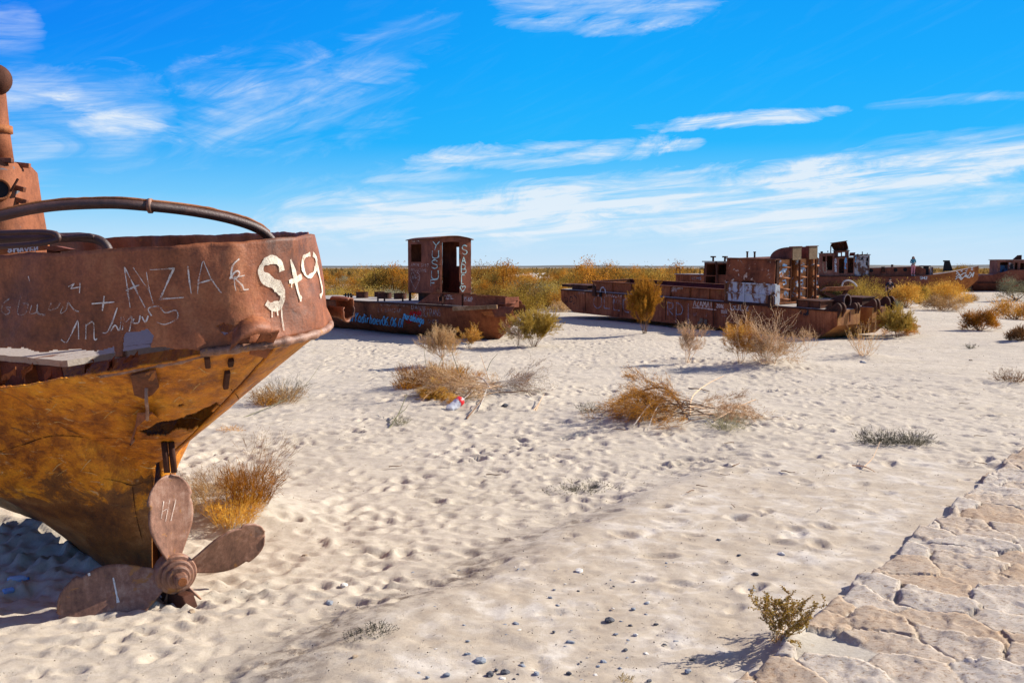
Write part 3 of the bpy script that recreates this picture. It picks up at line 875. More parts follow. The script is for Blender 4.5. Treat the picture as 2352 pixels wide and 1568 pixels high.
def wreck1():
    root = thing('shipwreck', (HUB.x, HUB.y, gz(HUB.x, HUB.y)), 'big rusty boat stern at the left with a four-bladed propeller half buried in sand', 'shipwreck', None)
    st = []
    s = -9.0
    while s < S0 - 1e-6: st.append((s, None)); s += 0.12 if s > -4 else 0.5
    for k in range(0, 61): st.append((S0 + SA * math.sin(R(1.5 * k)), R(1.5 * k)))
    def W(s, ph):
        if ph is not None: return SW * math.cos(ph) + 0.002
        if s > -5: return SW
        return SW * max(0.03, 1 - ((-5 - s) / 4.0) ** 2)
    def zk(s):
        if s > -0.06:
            t = (s + 0.06) / (S0 + SA + 0.06)
            return 0.98 + (ZD - 0.98) * (t ** 1.12)
        if s > -0.30: return -0.25 + 1.23 * (s + 0.30) / 0.24
        if s > -6.5: return -0.25 + 0.42 * min(1, max(0, (-0.30 - s) / 1.7))
        return 0.17 + 1.6 * ((-6.5 - s) / 2.5) ** 2
    def half(s, ph, t):
        w = W(s, ph)
        if s > -0.06: g = t ** (0.80 - 0.08 * min(1, (s + 0.06) / 1.2))
        else:
            k = min(1, max(0, (-0.12 - s) / 1.25)); k = k * k * (3 - 2 * k)
            q = 1.12 + 0.22 * min(1, max(0, (-0.8 - s) / 1.5))
            g = (1 - k) * t ** 2.2 + k * math.sin(math.pi / 2 * t ** q)
        return w * g + 0.05 * (1 - t) * (1 if s < -.06 else 0.3)
    NT_ = 44
    mb = MB(F1)
    for sgn in (-1, 1):
        rows = []
        for (s, ph) in st:
            row = []
            for j in range(NT_ + 1):
                t = j / NT_
                z = zk(s) + (ZD - zk(s)) * t
                b = half(s, ph, t)
                q = Vector((s * 1.3, b * 1.6, z * 1.6))
                dn = 0.034 * mnoise.noise(q * 1.1) + 0.018 * mnoise.noise(q * 2.7) + 0.006 * mnoise.noise(q * 7)
                row.append((s, sgn * max(0.004, b + dn * min(1, b * 3)), z + 0.004 * mnoise.noise(q * 9)))
            rows.append(row)
        mb.grid(rows)
    TEAR = [(-3000, 1400), (-600, 1000), (-60, 900), (0, 889), (60, 884), (120, 872), (180, 862), (240, 856), (300, 846), (330, 838), (380, 830), (450, 815), (500, 806), (520, 690), (-3000, 690)]
    HOLE = [(630, 980), (700, 970), (770, 905), (1490, 905), (1650, 880), (1850, 810), (2040, 715), (2060, 745), (1995, 800), (2010, 890), (1900, 930), (1800, 975), (1640, 985), (1560, 1040), (1400, 1030), (1290, 995), (1400, 960)][3:]
    HOLE = cA(HOLE); HOLE2 = cA([(1665, 750), (1690, 735), (1735, 735), (1710, 755), (1675, 760)])
    def cut(c):
        l = F1i @ c
        if l.y > 0.02: return False
        p = proj(c); jig = (p[0], p[1] + 3.5 * mnoise.noise(c * 14))
        return in_poly(jig, TEAR) or in_poly(jig, HOLE) or in_poly(p, HOLE2)
    mh = refine(mb, lambda c, p: (F1i @ c).y < 0.02 and ((270 < p[0] < 520 and 880 < p[1] < 1010) or (-120 < p[0] < 540 and 790 < p[1] < 920)), 2)
    mh.drop(cut)
    hull_bvh = mh.bvh()
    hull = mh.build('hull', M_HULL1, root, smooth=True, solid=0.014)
    # bulwark
    cols = []
    s = -6.0
    while s < S0: cols.append((s, -SW, 0, -1)); s += 0.03
    for k in range(-150, 151):
        ph = R(90 * k / 150.0)
        s_ = S0 + SA * math.cos(ph); y = SW * math.sin(ph)
        n = Vector((math.cos(ph) / SA, math.sin(ph) / SW, 0)).normalized()
        cols.append((s_, y, n.x, n.y))
    s = S0
    while s > -6.0: cols.append((s, SW, 0, 1)); s -= 0.06
    NR = 24; HB = 0.665
    bw = MB(F1); rows = []
    for i, (s, y, nx, ny) in enumerate(cols):
        row = []
        for j in range(NR + 1):
            h = HB * j / NR
            q = Vector((s * 2.1, y * 2.1, h * 1.5))
            d = 0.045 * mnoise.noise(q * 1.3) + 0.026 * mnoise.noise(Vector((s * 5, y * 5, h * 2.2))) + 0.004 * mnoise.noise(Vector((s * 18, y * 18, h * 14)))
            # the plating bellies and buckles between its frames
            d += 0.012 * math.sin(i * 0.115) * math.sin(math.pi * j / NR)
            d -= 0.065 * h / HB
            row.append((s + nx * d, y + ny * d, ZD + h + (0.012 * mnoise.noise(Vector((s * 3, y * 3, 5))) + 0.006 * mnoise.noise(Vector((s * 14, y * 14, 5)))) * (j / NR)))
        rows.append(row)
    bw.grid(rows)
    bw = refine(bw, lambda c, p: (F1i @ c).y < 0 and ((-120 < p[0] < 530 and 735 < p[1] < 850) or (520 < p[0] < 610 and 700 < p[1] < 780)), 2)
    LOW = [(-3000, 900), (-3000, 830), (-200, 806), (0, 797), (50, 800), (110, 806), (150, 803), (220, 804), (262, 793), (269, 829), (281, 820), (284, 772), (290, 764), (340, 757), (354, 771), (345, 793), (400, 801), (450, 806), (480, 812), (512, 800), (520, 900)]
    bw.drop(lambda c: (F1i @ c).y < 0 and in_poly((proj(c)[0], proj(c)[1] + 5 * mnoise.noise(c * 11)), LOW))
    HN = cA([(2030, 10), (2100, -20), (2190, 0), (2215, 30), (2110, 95), (2080, 60)])
    bw.drop(lambda c: (F1i @ c).y < 0 and in_poly(proj(c), HN))
    bw_bvh = bw.bvh()
    bulwark = bw.build('bulwark', M_BULW, root, smooth=True, solid=0.012)
    # rusty seam where plating meets hull, broken on the near quarter
    seam = []
    for (s, y, nx, ny) in cols[100:500]:
        seam.append((s + nx * 0.012, y + ny * 0.012, ZD - 0.01))
    run = [p for p in seam if proj(F1 @ Vector(p))[0] > 455 or p[1] > 0]
    mb = MB(F1); mb.tube(run, [0.024 + 0.020 * abs(mnoise.noise(Vector(p) * 13)) for p in run], 8)
    mb.build('rail_seam', M_PROP, root, smooth=True)
    lip = []
    for (u, v) in [(230, 858), (300, 846), (360, 834), (400, 828), (450, 815), (480, 808)]:
        loc, nor = hit(hull_bvh, u, v + 5)
        if loc: lip.append(loc)
    lip = smooth_path(lip, 6)
    mb = MB(); mb.tube(lip, [0.013 + 0.016 * abs(mnoise.noise(p * 21)) for p in lip], 7); mb.build('torn_lip', M_PROP, root, smooth=True)
    # deck and the inner wall seen through the tear
    mb = MB(F1)
    ring = [(s, y * (0.52 + .03 * mnoise.noise(Vector((s * 5, y * 5, 2))))) for (s, y, nx, ny) in cols[::3]]
    ring = [(min(s, S0 + SA * 0.50), y) for s, y in ring]
    mb.prism([(s, y, ZD - 0.16) for s, y in ring], (0, 0, 0.045))
    mb.build('deck', M_DIRTY, root)
    mb = MB(F1); inner = [(s, y * 0.50) for (s, y, nx, ny) in cols if y < 0 and s < S0 + SA * 0.47]
    rows = [[(s, y, ZD - 0.17) for s, y in inner], [(s, y * .98, ZD - 0.36) for s, y in inner], [(s, y * .7, ZD - 0.46) for s, y in inner]]
    mb.grid(rows); mb.build('inner_wall', M_INNER, root, solid=0.01)
    for q in range(0, len(inner), 17):
        s, y = inner[q]
        mb = MB(F1); mb.box((s, y - 0.04, ZD - 0.29), (0.02, 0.10, 0.24)); mb.build('frame_rib', M_ORNG, root)
    # torn scraps of deck plate hanging in the gap
    rs0 = random.Random(5)
    for (u, v, w_, h_) in [(20, 862, 34, 16), (62, 850, 26, 12), (135, 838, 30, 10), (205, 836, 22, 12), (255, 838, 16, 22), (300, 822, 34, 8), (110, 860, 16, 20), (5, 880, 22, 14)]:
        l0 = P(u, v, 7.15); rows = []
        for i in range(5):
            rows.append([l0 + Vector(((i / 4 - .5) * w_ * 7.15 / FPX, 0.05 * mnoise.noise(Vector((i, j, u * .1))), (j / 3 - .5) * -h_ * 7.15 / FPX + .03 * mnoise.noise(Vector((i * .9, j * .9, u * .3 + 4))) + .016 * (i - 2))) for j in range(4)])
        m = MB(); m.grid(rows); m.build('torn_scrap', M_ORNG if w_ > 20 else M_BULW, root, solid=.008)
    # sternpost and sole piece
    mb = MB(F1)
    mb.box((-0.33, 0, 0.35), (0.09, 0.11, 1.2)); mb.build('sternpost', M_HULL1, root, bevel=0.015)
    mb = MB(F1); mb.prism([(-0.6, -0.05, -0.05), (0.18, -0.05, -0.05), (0.30, -0.05, -0.30), (-0.6, -0.05, -0.5)], (0, 0.10, 0)); mb.build('sole_piece', M_DARK, root, bevel=0.01)
    mb = MB(F1)
    mb = MB()
    for du in (0, 16):
        a_, n_ = hit(hull_bvh, 377 + du, 1012); b_ = a_ + (P(384 + du, 1076, a_.y) - P(377 + du, 1012, a_.y)); mb.tube([a_ + n_ * .01, b_ + n_ * .03], 0.024, 8)
    mb.build('rudder_stock', M_DARK, root, smooth=True)

    # propeller (a part with its blades below it)
    hubc = Vector((0.02, 0, HUB.z))
    prop = MB(F1); ax = Vector((math.cos(R(-17)), math.sin(R(-17)), -0.05)).normalized()
    prop.rev([(0.0, -0.16), (0.10, -0.16), (0.145, -0.08), (0.158, 0.0), (0.160, 0.05), (0.150, 0.068), (0.128, 0.070), (0.126, 0.10), (0.116, 0.106), (0.094, 0.107), (0.092, 0.13), (0.080, 0.138), (0.0, 0.138)], hubc, ax, 56)
    pr = prop.build('propeller', M_PROP, root)
    nut = MB(F1); side = Vector((0, 0, 1)).cross(ax).normalized(); upv = ax.cross(side)
    rt = Matrix((ax, side, upv)).transposed()
    nut.box(hubc + ax * 0.175, (0.10, 0.098, 0.098), rt, 1.0); nut.build('nut', M_PROP, pr, bevel=0.022)
    nut = MB(F1); nut.tube([hubc + ax * 0.22, hubc + ax * 0.232], 0.034, 14); nut.build('shaft_end', M_ORNG, pr)
    RO = R(-7.0)
    for b, (ang, chord, RR) in enumerate([(9, 0.41, 0.78), (88, 0.42, 0.77), (180, 0.42, 0.78), (268, 0.50, 0.87)]):
        th = R(ang) + RO
        er = side * math.sin(th) + upv * math.cos(th)        # up when ang = 0, far side when 90
        et = side * math.cos(th) - upv * math.sin(th)
        rows = []
        for i in range(31):
            r = 0.10 + (RR - 0.10) * i / 30
            f = (r - 0.10) / (RR - 0.10)
            wv = chord * (0.24 + 0.76 * math.sin(math.pi * min(1, f * 0.86 + 0.06)) ** 1.35)
            if f > 0.72: wv = max(0.03, chord * math.sqrt(max(0, 1 - ((f - 0.60) / 0.405) ** 2)) * 1.03)
            pit = -(R(32) - R(17) * f)
            ec = et * math.cos(pit) + ax * math.sin(pit)
            row = []
            for j in range(17):
                c = (j / 16 - 0.5) * wv
                rr = r
                if i == 30: rr += 0.012 * mnoise.noise(Vector((j * 1.1, b * 3.0, 1)))
                if b in (1, 3) and f > 0.9: rr -= 0.03 * abs(mnoise.noise(Vector((j * 0.7, b, 7)))) * (f - 0.9) / 0.1
                row.append(hubc + er * rr + ec * c + ax * (-0.05 * f * f + 0.03 * (2 * c / max(wv, .01)) ** 2 * 0.6))
            rows.append(row)
        bl = MB(F1); bl.grid(rows)
        bo = bl.build('blade', M_PROP, pr, smooth=True, solid=0.012)
        if b == 0:
            paint('scratched_marks', bl.bvh(), [[(368, 1190), (374, 1150)], [(378, 1196), (388, 1146)], [(390, 1195), (402, 1146)], [(370, 1174), (380, 1168)]], 0.008, M_CHALK, pr)
        if b == 3:
            paint('paint_dash', bl.bvh(), [c2([(545, 1278), (556, 1330), (570, 1398)])[0:3], c2([(424, 1246), (430, 1268)])], 0.022, M_WHITE, pr)

    # plate seams and long scratches on the hull
    for k, sm in enumerate([[(0, 665), (120, 630), (250, 590), (420, 596), (640, 600), (800, 602), (900, 575), (1010, 530)], [(1112, 362), (1140, 395), (1150, 420), (1165, 432), (1300, 330)], [(500, 795), (580, 812), (640, 830), (690, 815)], [(-60, 700), (0, 668), (40, 690)], [(640, 838), (655, 960), (690, 1100)]]):
        paint('weld_seam', hull_bvh, [c2(sm)], 0.007, M_SEAM, root, curve=True)
    rs1 = random.Random(8); sc_ = []
    for k in range(46):
        u, v = rs1.uniform(5, 520), rs1.uniform(830, 1090); a_ = rs1.uniform(-.9, .5); L_ = rs1.uniform(8, 42)
        sc_.append([(u, v), (u + L_ * .5 * math.cos(a_), v + L_ * .5 * math.sin(a_) + rs1.uniform(-4, 4)), (u + L_ * math.cos(a_), v + L_ * math.sin(a_))])
    paint('scratches', hull_bvh, sc_, 0.007, M_SCUFF, root, curve=True, taper=True)
    # brackets and torn plates on the quarter
    def plate(name, us, out0, out1, mat, th=0.012, bv=None):
        pts = []
        for (u, v), o in zip(us, (out0 if isinstance(out0, list) else [out0] * len(us))):
            loc, nor = hit(bv or hull_bvh, u, v)
            if loc is None: continue
            pts.append(loc + nor * o)
        m = MB(); m._add(pts, [tuple(range(len(pts)))]); return m.build(name, mat, root, solid=th)
    plate('lug_plate', cA([(1235, 430), (1465, 378), (1500, 510), (1440, 575), (1355, 600), (1275, 575)]), [.03, .03, .05, .06, .07, .06], 0, M_BULW)
    a, na = hit(hull_bvh, *cA([(1378, 520)])[0]); b, nb = hit(hull_bvh, *cA([(1400, 735)])[0])
    m = MB(); m.tube(smooth_path([a + na * .05, a + na * .10 + Vector((0, 0, -.05)), (a + b) / 2 + na * .12, b + nb * .12], 5), 0.012, 8); m.build('bent_rod', M_PROP, root, smooth=True)
    plate('hanging_plate', cA([(1310, 705), (1440, 695), (1500, 745), (1480, 910), (1255, 910), (1285, 800)]), [.10, .10, .10, .17, .17, .13], 0, M_BULW)
    plate('plate_foot', cA([(1252, 912), (1492, 912), (1498, 985), (1430, 1003), (1330, 985), (1262, 960)]), [.18, .18, .12, .10, .09, .10], 0, M_PROP)
    for (x, y, x2, y2) in [(2135, 415, 2115, 560), (1945, 280, 1950, 360), (2170, 300, 2160, 350)]:
        a, na = hit(hull_bvh, *cA([(x, y)])[0]); b, nb = hit(hull_bvh, *cA([(x2, y2)])[0])
        m = MB(); m.beam(a + na * .015, b + nb * .02, 0.035, 0.04, na); m.build('lug', M_DARK, root, bevel=0.006)
    # flap of torn bulwark, curling outwards
    base = c2([(1140, 70), (1165, 30), (1210, 0), (1262, 5), (1275, 40)])
    rows = []
    for k in range(6):
        row = []
        for i, (u, v) in enumerate(base):
            loc, nor = hit(bw_bvh, u + (-6 if k else 0), v - 6)
            if loc is None: loc, nor = hit(bw_bvh, u - 20, v - 20)
            t = k / 5
            row.append(loc + nor * (0.17 * math.sin(t * 1.5)) + Vector((-0.05 * t, 0, -0.04 - 0.11 * t * t)) + Vector((0, 0, 0.02 * mnoise.noise(Vector((i * 1.3, k * .8, 2))))))
        rows.append(row)
    m = MB(); m.grid(rows); m.build('torn_flap', M_BULW, root, smooth=True, solid=0.01)
    a, na = hit(hull_bvh, *c2([(1200, 185)])[0]); b, nb = hit(bw_bvh, *c2([(1295, 100)])[0])
    c_, nc = hit(bw_bvh, *c2([(1225, 108)])[0]); d_, nd = hit(hull_bvh, *c2([(1270, 180)])[0])
    m = MB(); m._add([a + na * .02, d_ + nd * .06, b + nb * .13, c_ + nc * .10], [(0, 1, 2, 3)]); m.build('bracket_plate', M_BULW, root, solid=0.012)
    m = MB(); m.tube([b + nb * .10 + Vector((-.06, 0, .06)), b + nb * .11 + Vector((-.05, 0, -.05))], 0.009, 6); m.build('bracket_rod', M_DARK, root)
    # crushed fairlead pipe poking out at the very stern
    q = P(770, 706, 7.75)
    m = MB(); axd = Vector((0.90, -0.35, -0.12)).normalized(); rows = []
    up2 = Vector((0, 0, 1)); sd = axd.cross(up2).normalized(); up2 = sd.cross(axd)
    for k in range(9):
        row = []
        for j in range(27):
            th = 2 * math.pi * j / 27 * 0.93 + 0.9
            rr = (0.062 + 0.018 * (k / 8)) * (1 + 0.22 * mnoise.noise(Vector((math.cos(th) * 1.4, math.sin(th) * 1.4, k * .15))))
            row.append(q + axd * (-0.03 + (0.155 + 0.03 * mnoise.noise(Vector((j * .5, 2, 3)))) * k / 8) + sd * math.cos(th) * rr + up2 * math.sin(th) * rr * 1.15)
        rows.append(row)
    m.grid(rows); m.build('fairlead', M_BULW, root, smooth=True, solid=0.012)
    plate('fairlead_lug', [(742, 690), (752, 683), (768, 682), (770, 692), (756, 702)], [.01, .03, .07, .07, .03], 0, M_BULW, 0.012, bw_bvh)

    # graffiti on the bulwark
    T = lambda pts: c1(pts)
    thin = [T([(712, 1238), (745, 1470)]), T([(715, 1240), (832, 1468)]), T([(720, 1372), (800, 1340)]), T([(766, 1240), (855, 1372)]), T([(842, 1265), (858, 1372), (880, 1450)]),
            T([(858, 1252), (992, 1245), (915, 1420), (1048, 1412)]), T([(1072, 1232), (1082, 1320), (1092, 1390)]), T([(1155, 1208), (1135, 1300), (1128, 1390)]), T([(1160, 1205), (1200, 1300), (1262, 1385)]), T([(1135, 1330), (1210, 1308)])]
    paint('graffiti', bw_bvh, thin, 0.011, M_CHALK, root, taper=True)
    paint('graffiti', bw_bvh, [T([(1360, 1192), (1325, 1230), (1318, 1290), (1340, 1305), (1362, 1275), (1345, 1262), (1310, 1300), (1320, 1300), (1370, 1290), (1390, 1285)]), T([(1335, 1300), (1335, 1340), (1342, 1372)]), T([(1345, 1310), (1378, 1345), (1385, 1366), (1412, 1364)])], 0.010, M_CHALK, root, curve=True)
    paint('graffiti', bw_bvh, [T([(530, 1445), (655, 1437)]), T([(598, 1402), (588, 1485)]), T([(395, 1350), (432, 1332), (410, 1360), (470, 1350)]), T([(466, 1328), (462, 1385)]), T([(172, 1290), (180, 1318)])], 0.009, M_CHALK, root)
    paint('graffiti', bw_bvh, [T([(62, 1418), (25, 1450), (20, 1490), (45, 1508), (65, 1490), (40, 1462), (70, 1470)]), T([(130, 1400), (110, 1500), (150, 1505), (170, 1450), (140, 1445)]), T([(190, 1455), (180, 1500), (215, 1495), (222, 1450), (225, 1500), (265, 1510)]), T([(300, 1440), (285, 1480), (330, 1470), (350, 1440)]), T([(365, 1460), (352, 1500), (385, 1480), (395, 1440), (430, 1480), (460, 1490)])], 0.010, M_CHALK2, root, curve=True)
    paint('graffiti', bw_bvh, [c2([(300, 130), (330, 140), (365, 70), (382, 40), (385, 128)]), c2([(420, 55), (418, 128)]), c2([(418, 65), (455, 45), (460, 125), (475, 125)]), c2([(500, 98), (530, 85), (570, -25)]), c2([(540, 90), (560, 60), (580, 85), (590, 20)]), c2([(600, 45), (595, 85)]), c2([(600, 20), (612, 45), (640, 20), (628, 95)]),
                             c2([(650, 30), (645, 48), (672, 48), (680, 15)]), c2([(690, 20), (705, 45), (720, 15)]), c2([(735, 15), (720, -20), (770, -30), (800, 0), (850, -10), (855, 30), (800, 55), (760, 45)])], 0.009, M_CHALK, root, curve=True)
    paint('graffiti', bw_bvh, [T([(1600, 1260), (1588, 1215), (1545, 1195), (1495, 1222), (1483, 1270), (1520, 1312), (1575, 1345), (1605, 1400), (1590, 1450), (1545, 1462), (1512, 1440)])], 0.062, M_SPRAY, root, curve=True)
    paint('graffiti', bw_bvh, [T([(1648, 1195), (1668, 1260), (1690, 1370), (1708, 1420)]), T([(1640, 1322), (1680, 1312), (1712, 1290)]),
                             T([(1760, 1165), (1722, 1185), (1718, 1245), (1745, 1295), (1785, 1265), (1795, 1195), (1775, 1165)]), T([(1790, 1180), (1805, 1260), (1828, 1370), (1815, 1410)])], 0.036, M_SPRAY, root, curve=True)
    paint('paint_drips', bw_bvh, [T([(1545, 1465), (1545, 1525)]), T([(1570, 1465), (1578, 1515)]), T([(1598, 1450), (1600, 1520), (1612, 1600)]), T([(1522, 1455), (1515, 1465)]), T([(1655, 1320), (1652, 1355)]), T([(1707, 1400), (1705, 1435)])], 0.012, M_SPRAY, root)

    # tow rail arching over the stern and the pipe rails behind it
    arch = [(-260, 620, 6.9), (-140, 540, 7.0), (0, 497, 7.1), (110, 475, 7.2), (240, 468, 7.3), (330, 473, 7.4), (430, 484, 7.6), (520, 501, 7.8), (585, 522, 7.95), (618, 545, 8.05), (640, 580, 8.1)]
    m = MB(); m.tube(smooth_path([P(*a) for a in arch], 8), 0.038, 14); m.build('tow_rail', M_PIPE, root, smooth=True)
    m = MB(); pp = smooth_path([P(u, v - 13, y) for u, v, y in arch[1:-1]], 8); m.tube(pp, [0.013 + .006 * mnoise.noise(p * 14) for p in pp], 6); m.build('rail_strip', M_ORNG, root, smooth=True)
    a = P(345, 473, 7.42); m = MB(); m.tube([a + Vector((-.012, 0, 0)), a + Vector((.012, 0, 0))], 0.056, 14); m.build('rail_collar', M_PROP, root, smooth=True)
    m = MB(); m.tube(smooth_path([P(-120, 552, 9.0), P(0, 549, 9.0), P(60, 547, 9.0), P(160, 545, 9.0), P(190, 545, 9.0), P(228, 552, 9.0), P(247, 570, 9.0), P(254, 600, 9.0)], 6), 0.042, 12); m.build('hand_rail', M_PIPE, root, smooth=True)
    m = MB(); m.tube(smooth_path([P(-120, 536, 8.8), P(0, 535, 8.8), P(80, 533, 8.8), P(118, 535, 8.8), P(133, 543, 8.8), P(124, 553, 8.8), P(60, 562, 8.8), P(-40, 568, 8.8)], 6), 0.026, 10); m.build('bent_pipe', M_PIPE, root, smooth=True)
    m = MB(); m.tube(smooth_path([P(126, 535, 8.9), P(145, 545, 8.9), P(175, 543, 8.9), P(204, 541, 8.9), P(214, 545, 8.9)], 5), 0.022, 8); m.build('rail_brace', M_PIPE, root, smooth=True)

    # funnel casing with its pipe, farther along the boat
    cc = P(-52, 600, 10.3)
    zt = P(40, 372, 10.3).z; zb = 1.9
    Fz = Matrix.Translation((cc.x, cc.y, 0)) @ Matrix.Rotation(R(4), 4, 'Z')
    def rr(hx, hy, r, n=7):
        out = []
        for (sx, sy, a0) in ((1, 1, 0), (-1, 1, 90), (-1, -1, 180), (1, -1, 270)):
            for k in range(n):
                th = R(a0 + 90 * k / (n - 1)); out.append((sx * (hx - r) + r * math.cos(th), sy * (hy - r) + r * math.sin(th)))
        return out
    m = MB(Fz); rows = []
    for k in range(15):
        t = k / 14; z = zb + (zt - zb) * min(1, t * 1.0)
        hx = 0.70 - 0.17 * t; hy = 0.55 - 0.10 * t; lean = -0.02 * t
        if k >= 12: q_ = (k - 11) / 3; hx -= 0.09 * q_ ** 2; hy -= 0.09 * q_ ** 2; z = zb + (zt - zb) * (0.9 + 0.1 * math.sin(q_ * math.pi / 2))
        rows.append([(x + lean, y, z) for x, y in rr(hx, hy, 0.22)] )
        rows[-1].append(rows[-1][0])
    m.grid(rows); m._add([p for p in rows[-1][:-1]], [tuple(range(len(rows[-1]) - 1))])
    cas = m.build('funnel_casing', M_CASE, root, smooth=True)
    cb = m.bvh()
    a = P(-2, 436, 10.3); loc, nor = hit(cb, -2, 436)
    if loc is None: loc, nor = a, Vector((0, -1, 0))
    m = MB(); m.rev([(0.085, 0.0), (0.085, 0.03), (0.105, 0.035), (0.112, 0.02), (0.112, 0.0)], loc, nor, 24); m.build('porthole_rim', M_ORNG, cas, smooth=True)
    m = MB(); m.tube([loc - nor * 0.004, loc + nor * 0.012], 0.085, 20); m.build('porthole_glass', M_BLACK, cas)
    for (u, v) in [(36, 432), (40, 461), (13, 372), (48, 382)]:
        l2, n2 = hit(cb, u, v)
        if l2: m = MB(); m.beam(l2 - n2 * .01 + Vector((-.05, 0, .025)), l2 + n2 * .05 + Vector((.05, 0, -.025)), .05, .05); m.build('casing_lug', M_BULW, cas, bevel=.006)
    m = MB(); m.tube(smooth_path([loc + nor * .04 + Vector((.11, 0, -.02)), loc + nor * .06 + Vector((.14, 0, .02)), loc + nor * .05 + Vector((.19, 0, .10))], 4), 0.012, 7); m.build('porthole_hinge', M_DARK, cas)
    m = MB(); m.tube([P(-8, 376, 10.3), P(-16, 300, 10.3), P(-22, 205, 10.3)], [0.165, 0.155, 0.14], 18); m.build('funnel_pipe', M_CASE, root, smooth=True)
    m = MB(); m.tube([P(-14, 306, 10.3), P(-15, 290, 10.3)], 0.178, 20); m.build('pipe_collar', M_ORNG, root, smooth=True)
    m = MB(); cp = P(-12, 183, 10.25)
    m.rev([(0.0, -0.11), (0.10, -0.10), (0.152, -0.05), (0.163, 0.0), (0.150, 0.06), (0.10, 0.11), (0.0, 0.13)], cp, (0.35, -0.9, 0.1), 28); m.build('lamp_housing', M_DARK, root, smooth=True)
    # board with lettering below the rails
    m = MB(); m.beam(P(-140, 586, 9.4), P(112, 563, 9.6), 0.07, 0.085); bb = m.bvh(); brd = m.build('name_board', M_ORNG, root, bevel=0.006)
    paint('lettering', bb, letters('INYCN', 30, 581, 1, -0.09, 11, 0.75, 0.2, seed=3)[:0] + [[(33, 570), (33, 581)], [(33, 571), (42, 570)], [(42, 570), (42, 580)], [(46, 580), (50, 569), (55, 579)], [(58, 569), (61, 576)], [(66, 568), (60, 581)], [(70, 568), (70, 578), (76, 577), (76, 573), (70, 573)], [(70, 568), (76, 567)], [(80, 567), (80, 577), (87, 566), (87, 576)], [(20, 574), (24, 571), (27, 576), (22, 580), (19, 576)]], 0.013, M_WHITE, brd, step=1.2)
    m = MB(); m.prism([P(100, 565, 9.5), P(128, 565, 9.5), P(160, 572, 9.5), P(128, 577, 9.5), P(105, 573, 9.5)], (0, 0.14, 0)); m.build('board_wing', M_BULW, root)
    m = MB(); m.box(P(124, 588, 9.6), (0.10, 0.1, 0.13)); m.build('bollard', M_DARK, root, bevel=0.01)
    m = MB(); m.tube([P(88, 595, 9.9), P(130, 599, 9.9)], 0.05, 10); m.build('cross_pipe', M_DARK, root, smooth=True)
    return root
def hit(bvh, u, v):
    d = ray(u, v).normalized()
    loc, nor, _, _ = bvh.ray_cast(EYE, d, 300)
    if loc is None: return None, None
    if nor.dot(d) > 0: nor = -nor
    return loc, nor
M_CASE = mat_rust('casing_rust', (0.13, 0.045, 0.024), (0.27, 0.095, 0.045), (0.36, 0.145, 0.07), 1.3, 21.0, 0.72, flake=(0.12, 0.12, 0.13), flake_amt=0.63)
M_INNER = mat_rust('inner_rust', (0.10, 0.04, 0.03), (0.19, 0.075, 0.055), (0.27, 0.12, 0.085), 3.0, 23.0, 0.9, bstr=0.8)
M_SEAM = mat_spray('dark_seam', (0.06, 0.028, 0.012), 0.45, 9, 60, 0.10)  # dark line colour of the weld seams
M_SCUFF = mat_spray('pale_scuff', (0.62, 0.40, 0.16), 0.46, 12, 90, 0.10)
M_DIRTY = mat_painted('dirty_deck', (0.40, 0.35, 0.30), (0.20, 0.085, 0.045), 0.58, 1.6, 4.0)
